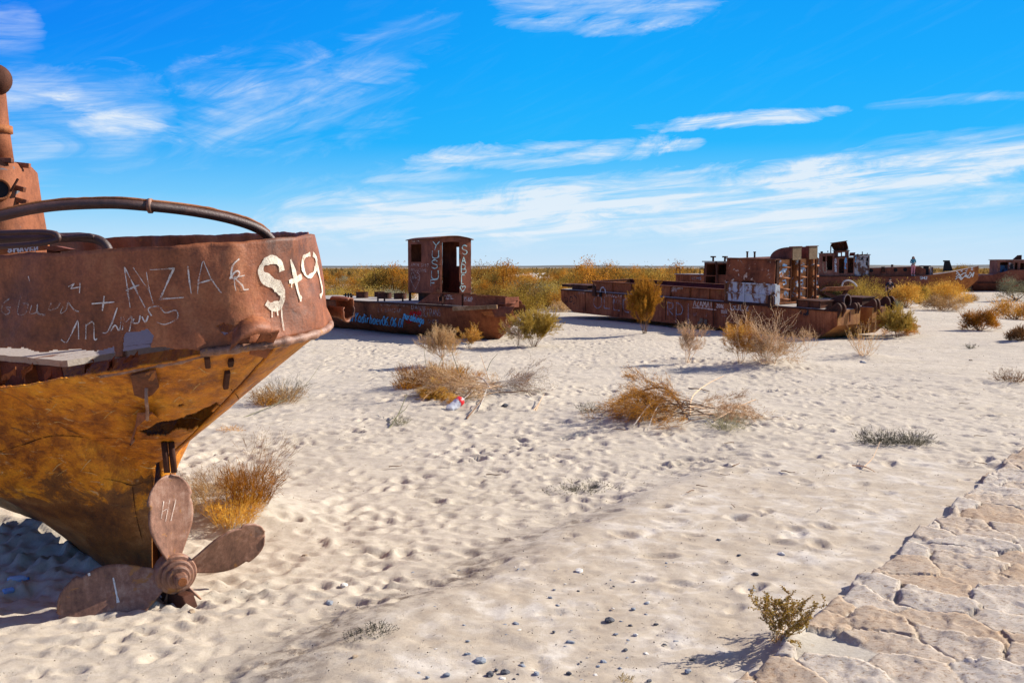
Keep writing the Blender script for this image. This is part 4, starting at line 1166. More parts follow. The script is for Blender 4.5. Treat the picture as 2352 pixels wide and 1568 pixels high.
def hull1_mat():
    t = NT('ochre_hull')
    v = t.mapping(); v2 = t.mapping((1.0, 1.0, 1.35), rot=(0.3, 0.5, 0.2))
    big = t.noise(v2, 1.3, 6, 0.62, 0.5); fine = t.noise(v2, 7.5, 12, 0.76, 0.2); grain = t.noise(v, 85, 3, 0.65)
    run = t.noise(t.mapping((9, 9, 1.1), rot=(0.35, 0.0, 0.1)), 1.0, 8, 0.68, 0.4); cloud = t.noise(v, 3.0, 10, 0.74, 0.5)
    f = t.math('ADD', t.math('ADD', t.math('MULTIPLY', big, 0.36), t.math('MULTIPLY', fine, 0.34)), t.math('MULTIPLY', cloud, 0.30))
    c = t.ramp(f, [(0.37, (0.06, 0.017, 0.003)), (0.44, (0.30, 0.085, 0.005)), (0.50, (0.56, 0.185, 0.006)), (0.57, (0.72, 0.29, 0.012)), (0.65, (0.70, 0.40, 0.11))])  # golden-orange base has the warm bounce off the sand put into it
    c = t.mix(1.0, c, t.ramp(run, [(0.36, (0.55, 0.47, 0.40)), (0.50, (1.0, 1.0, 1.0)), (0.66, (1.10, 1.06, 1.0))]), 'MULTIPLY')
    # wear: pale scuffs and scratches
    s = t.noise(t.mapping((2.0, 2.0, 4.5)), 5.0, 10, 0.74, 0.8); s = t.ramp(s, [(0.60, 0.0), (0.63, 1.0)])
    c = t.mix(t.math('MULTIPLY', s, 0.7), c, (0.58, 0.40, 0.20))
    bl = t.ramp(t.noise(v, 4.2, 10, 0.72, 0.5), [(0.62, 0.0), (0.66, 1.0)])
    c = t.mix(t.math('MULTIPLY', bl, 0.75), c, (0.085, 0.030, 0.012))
    # colour turns darker and browner towards the hull bottom
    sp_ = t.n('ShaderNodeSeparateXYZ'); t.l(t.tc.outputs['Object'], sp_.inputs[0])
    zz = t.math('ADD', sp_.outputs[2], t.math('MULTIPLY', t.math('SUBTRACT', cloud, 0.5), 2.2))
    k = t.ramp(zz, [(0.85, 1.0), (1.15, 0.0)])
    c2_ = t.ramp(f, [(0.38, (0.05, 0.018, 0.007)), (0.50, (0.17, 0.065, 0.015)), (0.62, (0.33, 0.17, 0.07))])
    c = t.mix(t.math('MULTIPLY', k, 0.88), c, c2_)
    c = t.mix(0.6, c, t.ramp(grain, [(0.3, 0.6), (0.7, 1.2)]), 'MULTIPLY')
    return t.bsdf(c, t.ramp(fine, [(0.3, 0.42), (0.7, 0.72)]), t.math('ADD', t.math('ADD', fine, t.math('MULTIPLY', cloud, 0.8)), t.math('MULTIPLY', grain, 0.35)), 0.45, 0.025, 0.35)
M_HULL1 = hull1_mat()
wreck1()
# ------------------------------------------------------------------ the pontoon wreck with the tall hut
M_WOOD = mat_rust('weathered_wood', (0.16, 0.085, 0.04), (0.34, 0.21, 0.12), (0.50, 0.36, 0.24), 2.0, 31.0, 0.85, streak=0.2, rot=(0, R(90), 0))
M_HULL2 = mat_rust('hull_rust', (0.065, 0.020, 0.009), (0.219, 0.066, 0.026), (0.388, 0.131, 0.048), 0.8, 33.0, 0.72, flake=(0.30, 0.13, 0.03), flake_amt=0.64, streak=0.7)
M_HUT = mat_rust('hut_rust', (0.10, 0.034, 0.021), (0.235, 0.078, 0.042), (0.34, 0.125, 0.066), 1.0, 35.0, 0.8, streak=0.4)
M_STAIN = mat_rust('stained_rust', (0.14, 0.048, 0.014), (0.34, 0.125, 0.028), (0.52, 0.25, 0.06), 0.7, 37.0, 0.65, streak=1.0, spec=0.4)
def wreck2():
    O = G(1075, 783); ya = math.atan2(-0.73, 0.68)
    M = frame((O.x + 0.73 * 1.3, O.y + 0.68 * 1.3, 0.0), ya, R(0.3), R(0.5)); Mi = M.inverted()
    root = thing('pontoon_wreck', (M.translation.x, M.translation.y, 0), 'low rusty pontoon carrying a tall tin hut, blue name painted along its side', 'shipwreck')
    X0, A, B, ZD = -1.5, 2.2, 1.3, 1.16
    mb = MB(M); st = [(-12 + 0.3 * k, None) for k in range(int(10.5 / 0.3) + 1)] + [(X0 + A * math.sin(R(3 * k)), R(3 * k)) for k in range(1, 31)]
    for sg in (-1, 1):
        rows = []
        for (x, ph) in st:
            w = B if ph is None else B * math.cos(ph) ** 0.8 + 0.02
            t0 = 0 if x < -0.9 else (x + 0.9) / 1.6
            zk = -0.25 + 0.85 * t0 ** 2.6
            row = []
            for j in range(23):
                t = j / 22
                g = min(1.0, (1 - (1 - t) ** 3.2)) * (0.90 + 0.10 * t)
                if ph is not None: g = g * (1 - 0.25 * t0 * (1 - t))
                q = Vector((x, sg * w * g, t * 1.4))
                d = 0.018 * mnoise.noise(q * 1.7) + 0.008 * mnoise.noise(q * 5)
                row.append((x, sg * (w * g + d * (1 if j < 22 else .3)), zk + (ZD - zk) * t))
            rows.append(row)
        mb.grid(rows)
    bv = mb.bvh(); mb.build('hull', M_HULL2, root, smooth=True)
    mb = MB(M); mb.prism([(x, y, ZD - 0.03) for x, y in [(-12, -B), (X0, -B)] + [(X0 + A * math.sin(R(a)), -B * math.cos(R(a)) ** .8) for a in range(10, 90, 10)] + [(X0 + A, 0)] + [(X0 + A * math.sin(R(a)), B * math.cos(R(a)) ** .8) for a in range(80, 0, -10)] + [(X0, B), (-12, B)]], (0, 0, 0.035))
    mb.build('deck', M_DECK, root)
    mb = MB(M); pts = [(-12, -B - .02, ZD - 0.02), (X0, -B - .02, ZD - 0.02)] + [(X0 + A * math.sin(R(a)), -(B + .02) * math.cos(R(a)) ** .8, ZD - 0.02 - 0.06 * a / 60) for a in range(10, 60, 8)]
    for i in range(len(pts) - 1): mb.beam(pts[i], pts[i + 1], 0.04, 0.07)
    mb.build('rubbing_strake', M_DARK, root)
    # low side screen with an oval hole, towards the end
    x0 = solve_x(M, -B + 0.18, ZD, 960); x1 = solve_x(M, -B + 0.18, ZD + .3, 1094); x2 = solve_x(M, -B * .62, ZD + .2, 1160)
    hx = solve_x(M, -B + 0.18, ZD + .2, 1016)
    mb = MB(M); rows = []
    N = 70
    for i in range(N + 1):
        t = i / N
        if t < 0.66: x = x0 + (x1 - x0) * t / 0.66; y = -B + 0.18
        else: x = x1 + (x2 - x1) * (t - 0.66) / 0.34; y = -B + 0.18 + (B * .32) * ((t - .66) / .34)
        ht = 0.40 * min(1, (i + 0.5) / 12) if i < 12 else 0.40 + 0.02 * mnoise.noise(Vector((i * .3, 1, 1)))
        if t > 0.66: ht = 0.36
        rows.append([(x, y + 0.012 * mnoise.noise(Vector((i * .2, j, 0))), ZD + 0.01 + ht * j / 10) for j in range(11)])
    mb.grid(rows)
    hc = M @ Vector((hx, -B + 0.18, ZD + 0.22))
    mb.drop(lambda c: ((c - hc).xy.length / 0.22) ** 2 + ((c.z - hc.z) / 0.125) ** 2 < 1)
    sbv = mb.bvh(); scr = mb.build('side_screen', M_HUT, root, solid=0.02)
    mb = MB(M); mb.beam((x1, -B + .15, ZD + .42), (x0 + 0.25, -B + .15, ZD + .42), 0.06, 0.02); mb.beam((x1, -B + .15, ZD + .395), (x2, -B * .62 - .03, ZD + .375), 0.06, 0.02); mb.build('screen_rail', M_MID, scr)
    mb = MB(M)
    mb.box2((x2 - .02, -B * .62, ZD), (x2 + .02, -B * .15, ZD + .34)); mb.build('end_screen', M_HUT, root)
    for f in (0.30, 0.52): 
        mb = MB(M); mb.box((x0 + (x1 - x0) * f / .66 if f < .66 else x1, -B + .14, ZD + .2), (.03, .05, .38)); mb.build('stiffener', M_DARK, scr)
    paint('graffiti', sbv, letters('UTFK', *c3([(1250, 738)])[0], 1, .02, 8, .42, .12, seed=2) + [c3([(1265, 742), (1330, 740)])], 0.02, M_CHALK, scr, step=1)
    paint('graffiti', sbv, letters('TIMLAND', *c3([(1412, 750)])[0], 1, .03, 7, .40, .12, seed=4) + [c3([(1415, 762), (1500, 764)]), c3([(1445, 757), (1500, 755)])], 0.018, M_CHALK, scr, step=1)
    # hut
    H = Matrix.Translation((-2.77, 36.0, 0)) @ Matrix.Rotation(R(30), 4, 'Z')
    wd, wl, z0, z1 = 1.455, 2.37, 1.52, 3.47
    r = 0.20
    arc = [(r - r * math.cos(R(a)), r - r * math.sin(R(a))) for a in range(0, 91, 15)]
    left = [(0, wl)] + arc            # left side, then rounded corner
    path = left + [(wd, 0), (wd, wl)]
    aL = wl - r; aC = aL + r * math.pi / 2
    dx0, dx1 = aC + (0.27 - r), aC + (0.97 - r)
    rf = aC + wd - r
    holes = [(wl - 2.08, wl - 1.16, 2.66, 3.32), (dx0, dx1, z0 - .01, 3.30), (rf + .72, rf + 1.18, 2.50, 3.22)]
    topf = lambda p: z1 + 0.10 * (1 - ((p.x - wd / 2) / (wd / 2)) ** 2)
    mb = MB(H); wall_grid(mb, path, z0, z1, holes, topf=topf, step=0.16)
    for i, p in enumerate(mb.v):
        q = p * 1.6; off = 0.012 * mnoise.noise(q) + 0.006 * mnoise.noise(q * 4); mb.v[i] = p + Vector((off, -off, 0))
    hb = mb.bvh(); hut = mb.build('hut', M_HUT, root, solid=0.02)
    mb = MB(H); mb.box2((0.02, wl - .02, z0), (wd - .02, wl + .015, z1 + .05)); mb.build('back_wall', M_MID, hut)
    mb = MB(H); rows = []
    for i in range(13):
        x = -0.07 + (wd + 0.14) * i / 12
        zz = z1 + 0.012 + 0.11 * (1 - ((x - wd / 2) / (wd / 2 + .05)) ** 2)
        rows.append([(x, y, zz + .008 * mnoise.noise(Vector((x * 4, y * 3, 0)))) for y in (-.09, 0.3, .8, 1.3, 1.8, wl + .08)])
    mb.grid(rows); mb.build('roof', M_MID, hut, smooth=True, solid=0.03)
    mb = MB(H); mb.box2((0.02, 0.03, z0 - .03), (wd - .02, wl, z0)); mb.build('floor', M_DARK, hut)
    mb = MB(H); mb.box2((0.2, wl - .5, 2.08), (wd - .1, wl - .05, 2.12)); mb.build('shelf', M_DARK, hut)
    for (x, y) in ((0.04, wl - .05), (0.04, .3), (wd - .05, .05), (wd - .05, wl - .05)):
        mb = MB(H); mb.box2((x - .04, y - .04, 1.1), (x + .04, y + .04, z0)); mb.build('leg', M_DARK, hut)
    mb = MB(H); mb.box2((wd * .25, 0.1, 1.15), (wd - .02, wl - .1, z0 - .03)); mb.build('base', M_DARK, hut)
    for z in (1.85, 2.85):
        mb = MB(H); mb.box((0.99, -.02, z), (0.04, 0.05, 0.16)); mb.build('hinge', M_DARK, hut)
    mb = MB(H); mb.tube([(0.10, -.0, 2.50), (0.10, -.07, 2.50), (0.19, -.08, 2.51)], 0.014, 7); mb.build('handle', M_DARK, hut)
    mb = MB(H); mb.box((0.10, -.02, 1.62), (.14, .05, .10), Matrix.Rotation(R(30), 3, 'Y')); mb.build('latch', M_DARK, hut)
    ys = [200, 287, 375, 475, 560]; hs = [78, 72, 80, 80, 62]; xs = [1165, 1160, 1152, 1152, 1145]
    sA = []
    for ch, y, h, x in zip('YUSUF', ys, hs, xs): sA += letters(ch, *c3([(x - 28, y + h)])[0], 1, 0, h * .2441, .72, seed=y)
    paint('graffiti', hb, sA, 0.036, M_MINT, hut, lift=.018, step=1)
    ys = [235, 345, 420, 515]; hs = [90, 65, 80, 85]; xs = [1428, 1424, 1424, 1412]
    sB = []
    for ch, y, h, x in zip('SABI', ys, hs, xs): sB += letters(ch, *c3([(x - 24, y + h)])[0], 1, 0, h * .2441, .6, seed=y)
    sB += letters('<', *c3([(1387, 675)])[0], 1, 0, 14.5, .8)
    sB += [c3([(1400, 515), (1428, 515)]), c3([(1395, 600), (1420, 600)])]
    paint('graffiti', hb, sB, 0.034, M_MINT, hut, lift=.018, step=1)
    paint('graffiti', hb, letters('<', *c3([(930, 660)])[0], 1, -.03, 42, .5) + letters('A+O', *c3([(938, 560)])[0], 1, 0, 8, .6) + letters('AMIR 3197', *c3([(932, 432)])[0], 1, .06, 7, .5) + letters('NILUJINE', *c3([(932, 480)])[0], 1, .05, 6, .6) + letters('NBTA', *c3([(935, 205)])[0], 1, 0, 5, .7), 0.016, M_CHALK, hut, lift=.018, step=1)
    # hatch rings, bollards, posts on deck
    for (u, v, rr, hh) in [(832, 686, .25, .26), (872, 684, .22, .24), (884, 687, .27, .24), (919, 688, .25, .24)]:
        p = G(u, v, ZD + .02)
        mb = MB(); mb.rev([(rr * .96, 0.0), (rr, 0.0), (rr, hh), (rr * 1.05, hh), (rr * 1.05, hh + .02), (rr * .92, hh + .02), (rr * .92, 0.0)], p, (0, 0, 1), 26)
        mb.build('hatch_ring', M_DARK, root, smooth=False)
    for u in (794, 800, 806):
        p = G(u, 689, ZD)
        mb = MB(); mb.tube([p, p + Vector((0, 0, .28))], 0.035, 8); mb.build('bollard', M_BLACK, root)
    mb = MB(); mb.beam(G(790, 689, ZD) + Vector((0, 0, .2)), G(812, 690, ZD) + Vector((0, 0, .2)), .05, .05); mb.build('bollard_bar', M_BLACK, root)
    for (u, v) in [(808, 692), (868, 693), (883, 693), (925, 694)]:
        p = G(u, v, ZD); mb = MB(); mb.box(p + Vector((0, 0, .1)), (.06, .06, .22)); mb.build('cleat', M_DARK, root)
    # splintered plank and torn plating at the end
    mb = MB(); mb.beam(P(1040, 709.5, 32.7), P(1142, 704.5, 32.3), 0.10, 0.13)
    pk = mb.build('plank', M_WOOD, None, bevel=0.015); tag(pk, 'weathered grey-brown plank lying along the torn edge of the pontoon', 'plank')
    def sheet(pts, name, mat, sag=.05, n=6):
        a, b, c, d = [Vector(p) for p in pts]; rows = []
        for i in range(n + 1):
            r_ = []
            for j in range(n + 1):
                s, t = i / n, j / n
                p = a.lerp(b, s).lerp(d.lerp(c, s), t)
                r_.append(p + Vector((0, 0, sag * math.sin(math.pi * t))) + Vector((mnoise.noise(p * 3), mnoise.noise(p * 3 + Vector((5, 0, 0))), mnoise.noise(p * 3 + Vector((9, 0, 0))))) * .035)
            rows.append(r_)
        m = MB(); m.grid(rows); return m.build(name, mat, root, smooth=True, solid=0.02)
    sheet([P(1085, 707, 33.2), P(1180, 697, 32.6), P(1196, 704, 33.6), P(1140, 712, 34.2)], 'torn_plate', M_HUT, .12)
    sheet([P(1102, 716, 32.9), P(1176, 708, 32.5), P(1180, 726, 32.7), P(1112, 724, 32.9)], 'torn_plate', M_ORNG, .03)
    sheet([P(1128, 707, 32.7), P(1182, 702, 32.5), P(1170, 726, 32.4), P(1135, 729, 32.5)], 'torn_plate', M_HUT, .03)
    sheet([P(1150, 696, 33.2), P(1204, 700, 33.2), P(1208, 716, 33.4), P(1176, 718, 33.2)], 'torn_plate', M_MID, .08)
    sheet([P(1130, 692, 33.6), P(1190, 690, 33.0), P(1200, 698, 33.4), P(1150, 704, 33.8)], 'torn_plate', M_HUT, .06)
    mb = MB(); mb.beam(P(1114, 692, 34.5), P(1121, 677, 34.5), .05, .05); mb.build('post', M_BLACK, root)
    mb = MB(); mb.tube([P(1168, 724, 32.9), P(1190, 716, 33.0)], 0.07, 9); mb.build('pipe_stub', M_DARK, root)
    # writing on the hull
    wA = letters('timurKadirbaev06.06.01', *c3([(262, 935)])[0], 1, .125, 20, .28, .085, seed=9)
    paint('graffiti', bv, wA, 0.046, M_BLUE, root, step=1.5)
    paint('graffiti', bv, letters('nuraldingo', *c3([(852, 925)])[0], 1, .27, 17, .25, .07, seed=12), 0.048, M_BLUE, root, step=1.5)
    paint('graffiti', bv, letters('AMIR', *c3([(918, 890)])[0], 1, .06, 9, .65, .2, seed=5) + [c3([(880, 940), (900, 965), (940, 950)]), c3([(905, 930), (935, 960)]), c3([(978, 875), (982, 930)])], 0.045, M_RED, root, lift=.02, step=1)
    paint('graffiti', bv, letters('DILFRANS', *c3([(1015, 905)])[0], 1, -.02, 16, .3, .1, seed=7) + letters('DANIK', *c3([(935, 835)])[0], 1, .05, 9, .6), 0.024, M_CHALK3, root, step=1)
    paint('graffiti', bv, letters('ERNUR NARBAEV', *c3([(645, 800)])[0], 1, .05, 7, .6) + letters('LI SANJAR', *c3([(620, 860)])[0], 1, .05, 8, .6) + letters('SHER', *c3([(1085, 965)])[0], 1, .05, 8, .6), 0.02, M_CHALK2, root, step=1)
wreck2()

# ------------------------------------------------------------------ the long raked barge
M_BARGE = mat_rust('barge_rust', (0.070, 0.021, 0.009), (0.250, 0.073, 0.027), (0.450, 0.156, 0.060), 1.0, 41.0, 0.72, flake=(0.26, 0.10, 0.03), flake_amt=0.61, streak=1.4)
M_FLAKED = mat_rust('flaking_paint', (0.075, 0.025, 0.013), (0.237, 0.073, 0.031), (0.388, 0.125, 0.045), 0.9, 43.0, 0.75, flake=(0.55, 0.40, 0.28), flake_amt=0.585)
M_WPANEL = mat_painted('old_white_paint', (0.50, 0.51, 0.52), (0.26, 0.10, 0.04), 0.525, .75, 2.0)
M_FAN = mat_rust('fan_rust', (0.24, 0.080, 0.028), (0.52, 0.20, 0.070), (0.64, 0.30, 0.13), 1.2, 45.0, 0.7, flake=(0.45, 0.52, 0.58), flake_amt=0.57)
M_TAN = mat_rust('tan_plate', (0.16, 0.10, 0.055), (0.27, 0.185, 0.11), (0.36, 0.26, 0.17), 1.5, 47.0, 0.8, streak=.2)
def wreck3():
    O = G(1876, 776)
    M = frame((O.x, O.y, -0.03), R(-57), R(1.5), R(2.0))
    root = thing('barge_wreck', (O.x, O.y, 0), 'long dark rusty barge with raked ends, covered in chalked names, fan housing amidships', 'barge')
    H, WD = 1.04, 3.2
    XL = solve_x(M, 0, 0.9, 1289); 
    def prof(xr, rk=.85): return [(XL + .95, 0), (0.0, 0), (rk, .52), (rk + .02, H), (XL, H), (XL, .50)]
    mb = MB(M)
    # near hull strip with its own subdivided side so the plating can buckle
    rows = []
    for i in range(121):
        t = i / 120; row = []
        for j in range(13):
            f = j / 12; z = H * f
            xl = XL + (.95 * (1 - z / .5) if z < .5 else 0); xr = (.85 * z / .52) if z < .52 else .85 + .02 * (z - .52) / .52
            x = xl + (xr - xl) * t
            q = Vector((x * .9, 0, z * 1.3))
            row.append((x, -0.0 - 0.018 * mnoise.noise(q * 1.5) - .006 * mnoise.noise(q * 5) - 0.008 * abs(math.sin(x * 2.4)), z))
        rows.append(row)
    side = MB(M); side.grid(rows)
    bv = side.bvh()
    mb.prism([(x, 0.03, z) for x, z in prof(0)], (0, 1.17, 0))
    mb.prism([(x, 1.2, z) for x, z in [(XL + .95, 0), (0.0, 0), (.62, .38), (.62, .40), (.25, .40), (.25, H), (XL, H), (XL, .5)]], (0, .65, 0))
    mb.prism([(x, 1.85, z) for x, z in prof(0)], (0, .75, 0))
    mb.prism([(x, 2.6, z) for x, z in prof(0, .70)], (0, WD - 2.6, 0))
    mb.build('hull', M_STAIN, root)
    side.build('side_plating', M_BARGE, root, smooth=True)
    mb = MB(M); mb.box2((XL + .02, .04, H + .004), (.22, WD - .04, H + .016)); mb.box2((.22, .04, H + .004), (.83, 1.16, H + .016)); mb.box2((.22, 1.9, H + .004), (.80, 2.55, H + .016)); mb.build('deck', M_DECK, root)
    mb = MB(M); mb.beam((XL, -.02, H - .02), (.86, -.02, H - .02), .05, .05); mb.build('rubbing_strake', M_DARK, root)
    for x in [XL + 1.9, XL + 4.6, XL + 7.4, XL + 10.2]:
        mb = MB(M); mb.box2((x, -.035, .1), (x + .02, -.01, H - .06)); mb.build('seam', M_MID, root)
    # hold coaming
    xa = solve_x(M, .34, H + .2, 1361); xb = solve_x(M, .34, H + .2, 1672); yn, yf = .34, 2.55; hc = .44
    mb = MB(M)
    mb.box2((xa, yn, H), (xb, yn + .03, H + hc)); cbv = mb.bvh()
    co = mb.build('coaming', M_BARGE, root)
    mb = MB(M); mb.box2((xa, yf, H), (xb, yf + .03, H + hc)); mb.build('coaming_far_side', M_RED_RUST, co)
    mb = MB(M); mb.box2((xa, yn + .03, H), (xa + .03, yf, H + hc)); mb.build('coaming_end', M_BARGE, co)
    mb = MB(M); mb.box2((xa - .03, yn - .08, H + hc), (xb, yn + .06, H + hc + .025)); mb.box2((xa - .03, yf - .03, H + hc), (xb, yf + .08, H + hc + .025)); mb.box2((xa - .06, yn + .06, H + hc), (xa + .05, yf - .03, H + hc + .025)); mb.build('coaming_rim', M_MID, co)
    for k in range(8):
        u = 1361 + (1672 - 1361) * (k + .02) / 7.0
        if k == 0: continue
        x = solve_x(M, yn - .05, H + .2, min(u, 1668))
        mb = MB(M); mb.box2((x - .015, yn - .09, H), (x + .015, yn, H + hc)); mb.build('stiffener', M_BARGE, co)
    mb = MB(M); mb.box2((xa + .1, yn + .1, H + .012), (xb, yf - .05, H + .03)); mb.build('hold_floor', M_DARK, root)
    for (u0, u1, y0, y1, hh) in [(1314, 1350, .25, .95, .22), (1291, 1312, 1.2, 1.9, .10)]:
        a = solve_x(M, y0, H, u0); b = solve_x(M, y0, H, u1)
        mb = MB(M); mb.box2((a, y0, H), (b, y1, H + hh)); mb.box2((a - .04, y0 - .04, H + hh), (b + .04, y1 + .04, H + hh + .03)); mb.build('hatch', M_DARK, root)
    x = solve_x(M, -.03, H, 1366)
    def eye(x, y, z, w, h, name='lifting_eye', mat=M_DARK):
        poly = [(x - w, y, z - h * .5), (x + w, y, z - h * .5)] + [(x + w * math.cos(R(a)), y, z + h * .5 + w * math.sin(R(a))) for a in range(0, 181, 20)]
        m = MB(M); m.prism(poly, (0, -.05, 0)); e = m.build(name, mat, root)
        m = MB(M); m.rev([(0, 0), (w * .4, 0), (w * .4, .012), (0, .012)], (x, y - .05, z + h * .5), (0, -1, 0), 14); m.build('eye_hole', M_BLACK, e)  # black disc stands in for the dark of the hole
    eye(x, -.03, H + .02, .12, .42)
    xh = solve_x(M, -.06, H, 1386)
    mb = MB(M); mb.tube([(xh + .19 * math.cos(R(a)), -.09, H + .0 + .24 * math.sin(R(a))) for a in range(-8, 200, 12)], .028, 9); mb.build('hoop', M_PALEPIPE, root, smooth=True)
    mb = MB(M); mb.tube([(xh - .18, -.09, H - .20), (xh - .18, -.09, H + .02)], .06, 9); mb.build('hoop_socket', M_BLACK, root)
    xq = solve_x(M, -.04, H, 1718); 
    mb = MB(M); mb.box((xq, -.05, H - .02), (.28, .06, .10), None, .5); mb.build('bracket', M_DARK, root)
    xq = solve_x(M, -.03, H, 1768 + 4); eye(xq, -.04, H + .10, .13, .36)

    # deckhouse: white panelled base with a rusted flaking upper half
    dx0 = solve_x(M, .06, H + .4, 1667); dx1 = solve_x(M, .06, H + .4, 1781)
    zl = H + .74; zt = H + 1.66
    mb = MB(M); mb.box2((dx0, .06, H + .02), (dx1, .30, zl)); dbv = mb.bvh(); dh = mb.build('deckhouse', M_WPANEL, root)
    mb = MB(M); rows = []
    for i in range(25):
        r_ = []
        for j in range(15):
            s, t = i / 24, j / 14; x = dx0 + .03 + (dx1 - dx0 - .06) * s
            y = 0.03 + .06 * t - .02 * math.sin(math.pi * s) * (1 - t)
            z = zl + .05 + (zt - zl - .05) * t
            if j == 0: z += .05 * abs(mnoise.noise(Vector((i * .6, 3, 3)))) + (.06 if 8 < i < 15 else 0)
            r_.append((x, y + .012 * mnoise.noise(Vector((i * .4, j * .4, 1))), z))
        rows.append(r_)
    mb.grid(rows); ubv = mb.bvh(); mb.build('upper_wall', M_FLAKED, dh, solid=0.03)
    mb = MB(M); mb.box2((dx0 + .06, .16, zl + .05), (dx1 - .04, .30, zt)); mb.build('upper_body', M_DARK, dh)
    mb = MB(M); mb.box2((dx0 + .01, .04, zt), (dx1 + .02, .31, zt + .04)); mb.build('roof', M_MID, dh)
    mb = MB(M); mb.prism([(dx0 - .02, .02, zl + .02), (dx0 + .07, .02, zl + .02), (dx0 + .16, .05, zt), (dx0 + .10, .05, zt)], (0, .08, 0)); mb.build('corner_strip', M_FLAKED, dh)
    for f in (0.0, .385, .94):
        x = dx0 + (dx1 - dx0) * f
        mb = MB(M); mb.box2((x - .03, .01, H + .04), (x + .04, .058, zl + .02)); mb.build('panel_post', M_WPANEL, dh)
    mb = MB(M); mb.box2((dx0 - .04, 0.0, zl), (dx1 + .04, .10, zl + .05)); mb.box2((dx0 - .03, .015, H + .36), (dx1, .057, H + .40)); mb.build('panel_rail', M_WPANEL, dh)
    mb = MB(M); mb.box2((dx0 - .05, .0, H), (dx1 + .02, .058, H + .055)); mb.build('plinth', M_DARK, dh)
    for f in (.27, .42):
        p = Vector((dx0 + (dx1 - dx0) * f, .5, zt + .04)); mb = MB(M); mb.tube([p, p + Vector((0, 0, .20))], .035, 8); mb.tube([p + Vector((0, 0, .20)), p + Vector((0, 0, .24))], .05, 8); mb.build('vent_pipe', M_DARK, dh)
    # fan housing: ribbed orange end with two dark ducts and quarter-round hoods
    def solve_y(x, z, u):
        a, b = -1.0, 6.0
        for _ in range(50):
            m = (a + b) / 2
            if proj(M @ Vector((x, m, z)))[0] < u: a = m
            else: b = m
        return (a + b) / 2
    fx = solve_x(M, .32, H + .8, 1789)
    Y_ = [solve_y(fx, H + .8, u) for u in (1789, 1815, 1830, 1853, 1867, 1879)]
    zt = H + 1.66; xbk = dx0 + .25; zb = H + .10
    mb = MB(M); mb.box2((xbk - .02, Y_[0] + .02, zb), (xbk, Y_[5] - .02, zt)); mb.box2((xbk - .05, Y_[0] - .04, zb - .06), (fx + .08, Y_[5] + .04, zb)); fh = mb.build('fan_housing', M_ORNG, root)
    zt = H + 1.66; xbk = dx0 + .25; zb = H + .10
    for (a, b) in ((0, 1), (2, 3), (4, 5)):
        mb = MB(M); mb.box2((xbk, Y_[a], zb), (fx, Y_[b], zt)); pbv = mb.bvh(); pn = mb.build('panel', M_FAN, fh, bevel=.01)
        for k, z in enumerate((zb + .10, zb + .47, zb + .88, zb + 1.28)):
            mb = MB(M); mb.tube([(fx + .005, Y_[a], z), (fx + .005, Y_[b], z)], .045, 8); mb.build('rib', M_ORNG, fh, smooth=True)
        mb = MB(M); mb.beam((fx + .01, Y_[b] - .03, zb + .04), (fx + .01, Y_[b] - .03, zt), .03, .04, (1, 0, 0)); mb.build('edge_strip', M_DARK, fh)
        cu = [1802, 1841, 1873][(0, 2, 4).index(a)]
        if a != 4:
            paint('heart_mark' if a == 0 else 'blue_mark', pbv, [[(cu - 6, 612), (cu - 2, 617), (cu, 626)], [(cu + 6, 612), (cu + 3, 618), (cu, 626)], [(cu - 5, 610), (cu + 5, 610)]], .10, M_PALEB, fh, step=1)
            paint('blue_mark', pbv, [[(cu - 5, 613), (cu + 6, 613)]], .09, M_BLUE, fh, lift=.02, step=1)
        paint('white_mark', pbv, [[(cu - 5, 645), (cu + 2, 643), (cu + 3, 652), (cu - 4, 653)]] + [[(cu - 4, 664), (cu + 4, 664)]], .05, M_PALEB, fh, step=1)
    mb = MB(M); mb.box2((xbk, Y_[0] + .01, zt), (fx - .02, Y_[5], zt + .03)); mb.build('roof', M_MID, fh)
    for (a, b) in ((1, 2), (3, 4)):
        ya, yb = Y_[a] - .05, Y_[b] + .10
        poly = [(fx - .95 + .95 * (1 - math.cos(R(t))) , ya, zt + .03 + .42 * math.sin(R(t))) for t in range(0, 91, 9)]
        poly += [(fx + .10, ya, zt + .45), (fx + .10, ya, zt + .03)]
        hd = MB(M); hd.prism(poly, (0, yb - ya, 0)); hh = hd.build('hood', M_HOOD, fh)
        mb = MB(M); mb.box2((fx + .10, ya + .03, zt - .02), (fx + .12, yb - .01, zt + .44)); mb.build('hood_plate', M_TAN, fh)
        mb = MB(M); mb.box2((fx - .02, ya - .02, zt + .45), (fx + .14, yb + .02, zt + .475)); mb.build('hood_rim', M_MID, fh)
        mb = MB(M); mb.box2((fx + .02, yb - .04, zb), (fx + .11, yb - .01, zt + .03)); mb.box2((fx + .02, ya + .015, zb), (fx + .06, ya + .04, zt + .03)); mb.build('duct_cheek', M_MID, fh)
        for z in (zb + .5, zb + .95):
            mb = MB(M); mb.box2((fx - .5, Y_[a], z), (fx - .45, Y_[b], z + .03)); mb.build('duct_baffle', M_DARK, fh)
        mb = MB(M); mb.box2((xbk, Y_[a] + .004, zb), (fx - .75, Y_[b] - .004, zt - .004)); mb.build('duct', M_BLACK, fh)  # black fill stands in for shade deep in the duct
    p = Vector((fx - .2, Y_[5] - .15, zt + .03)); mb = MB(M); mb.tube([p, p + Vector((0, 0, .17))], .05, 9); mb.tube([p + Vector((0, 0, .15)), p + Vector((0, 0, .2))], .06, 9); mb.build('vent_pipe', M_DARK, fh)
    # foredeck fittings
    a = solve_x(M, .12, H, 1832); b = solve_x(M, .12, H, 1884)
    mb = MB(M); mb.box2((a, .12, H), (b, .75, H + .25)); hb_ = mb.build('hatch', M_MID, root)
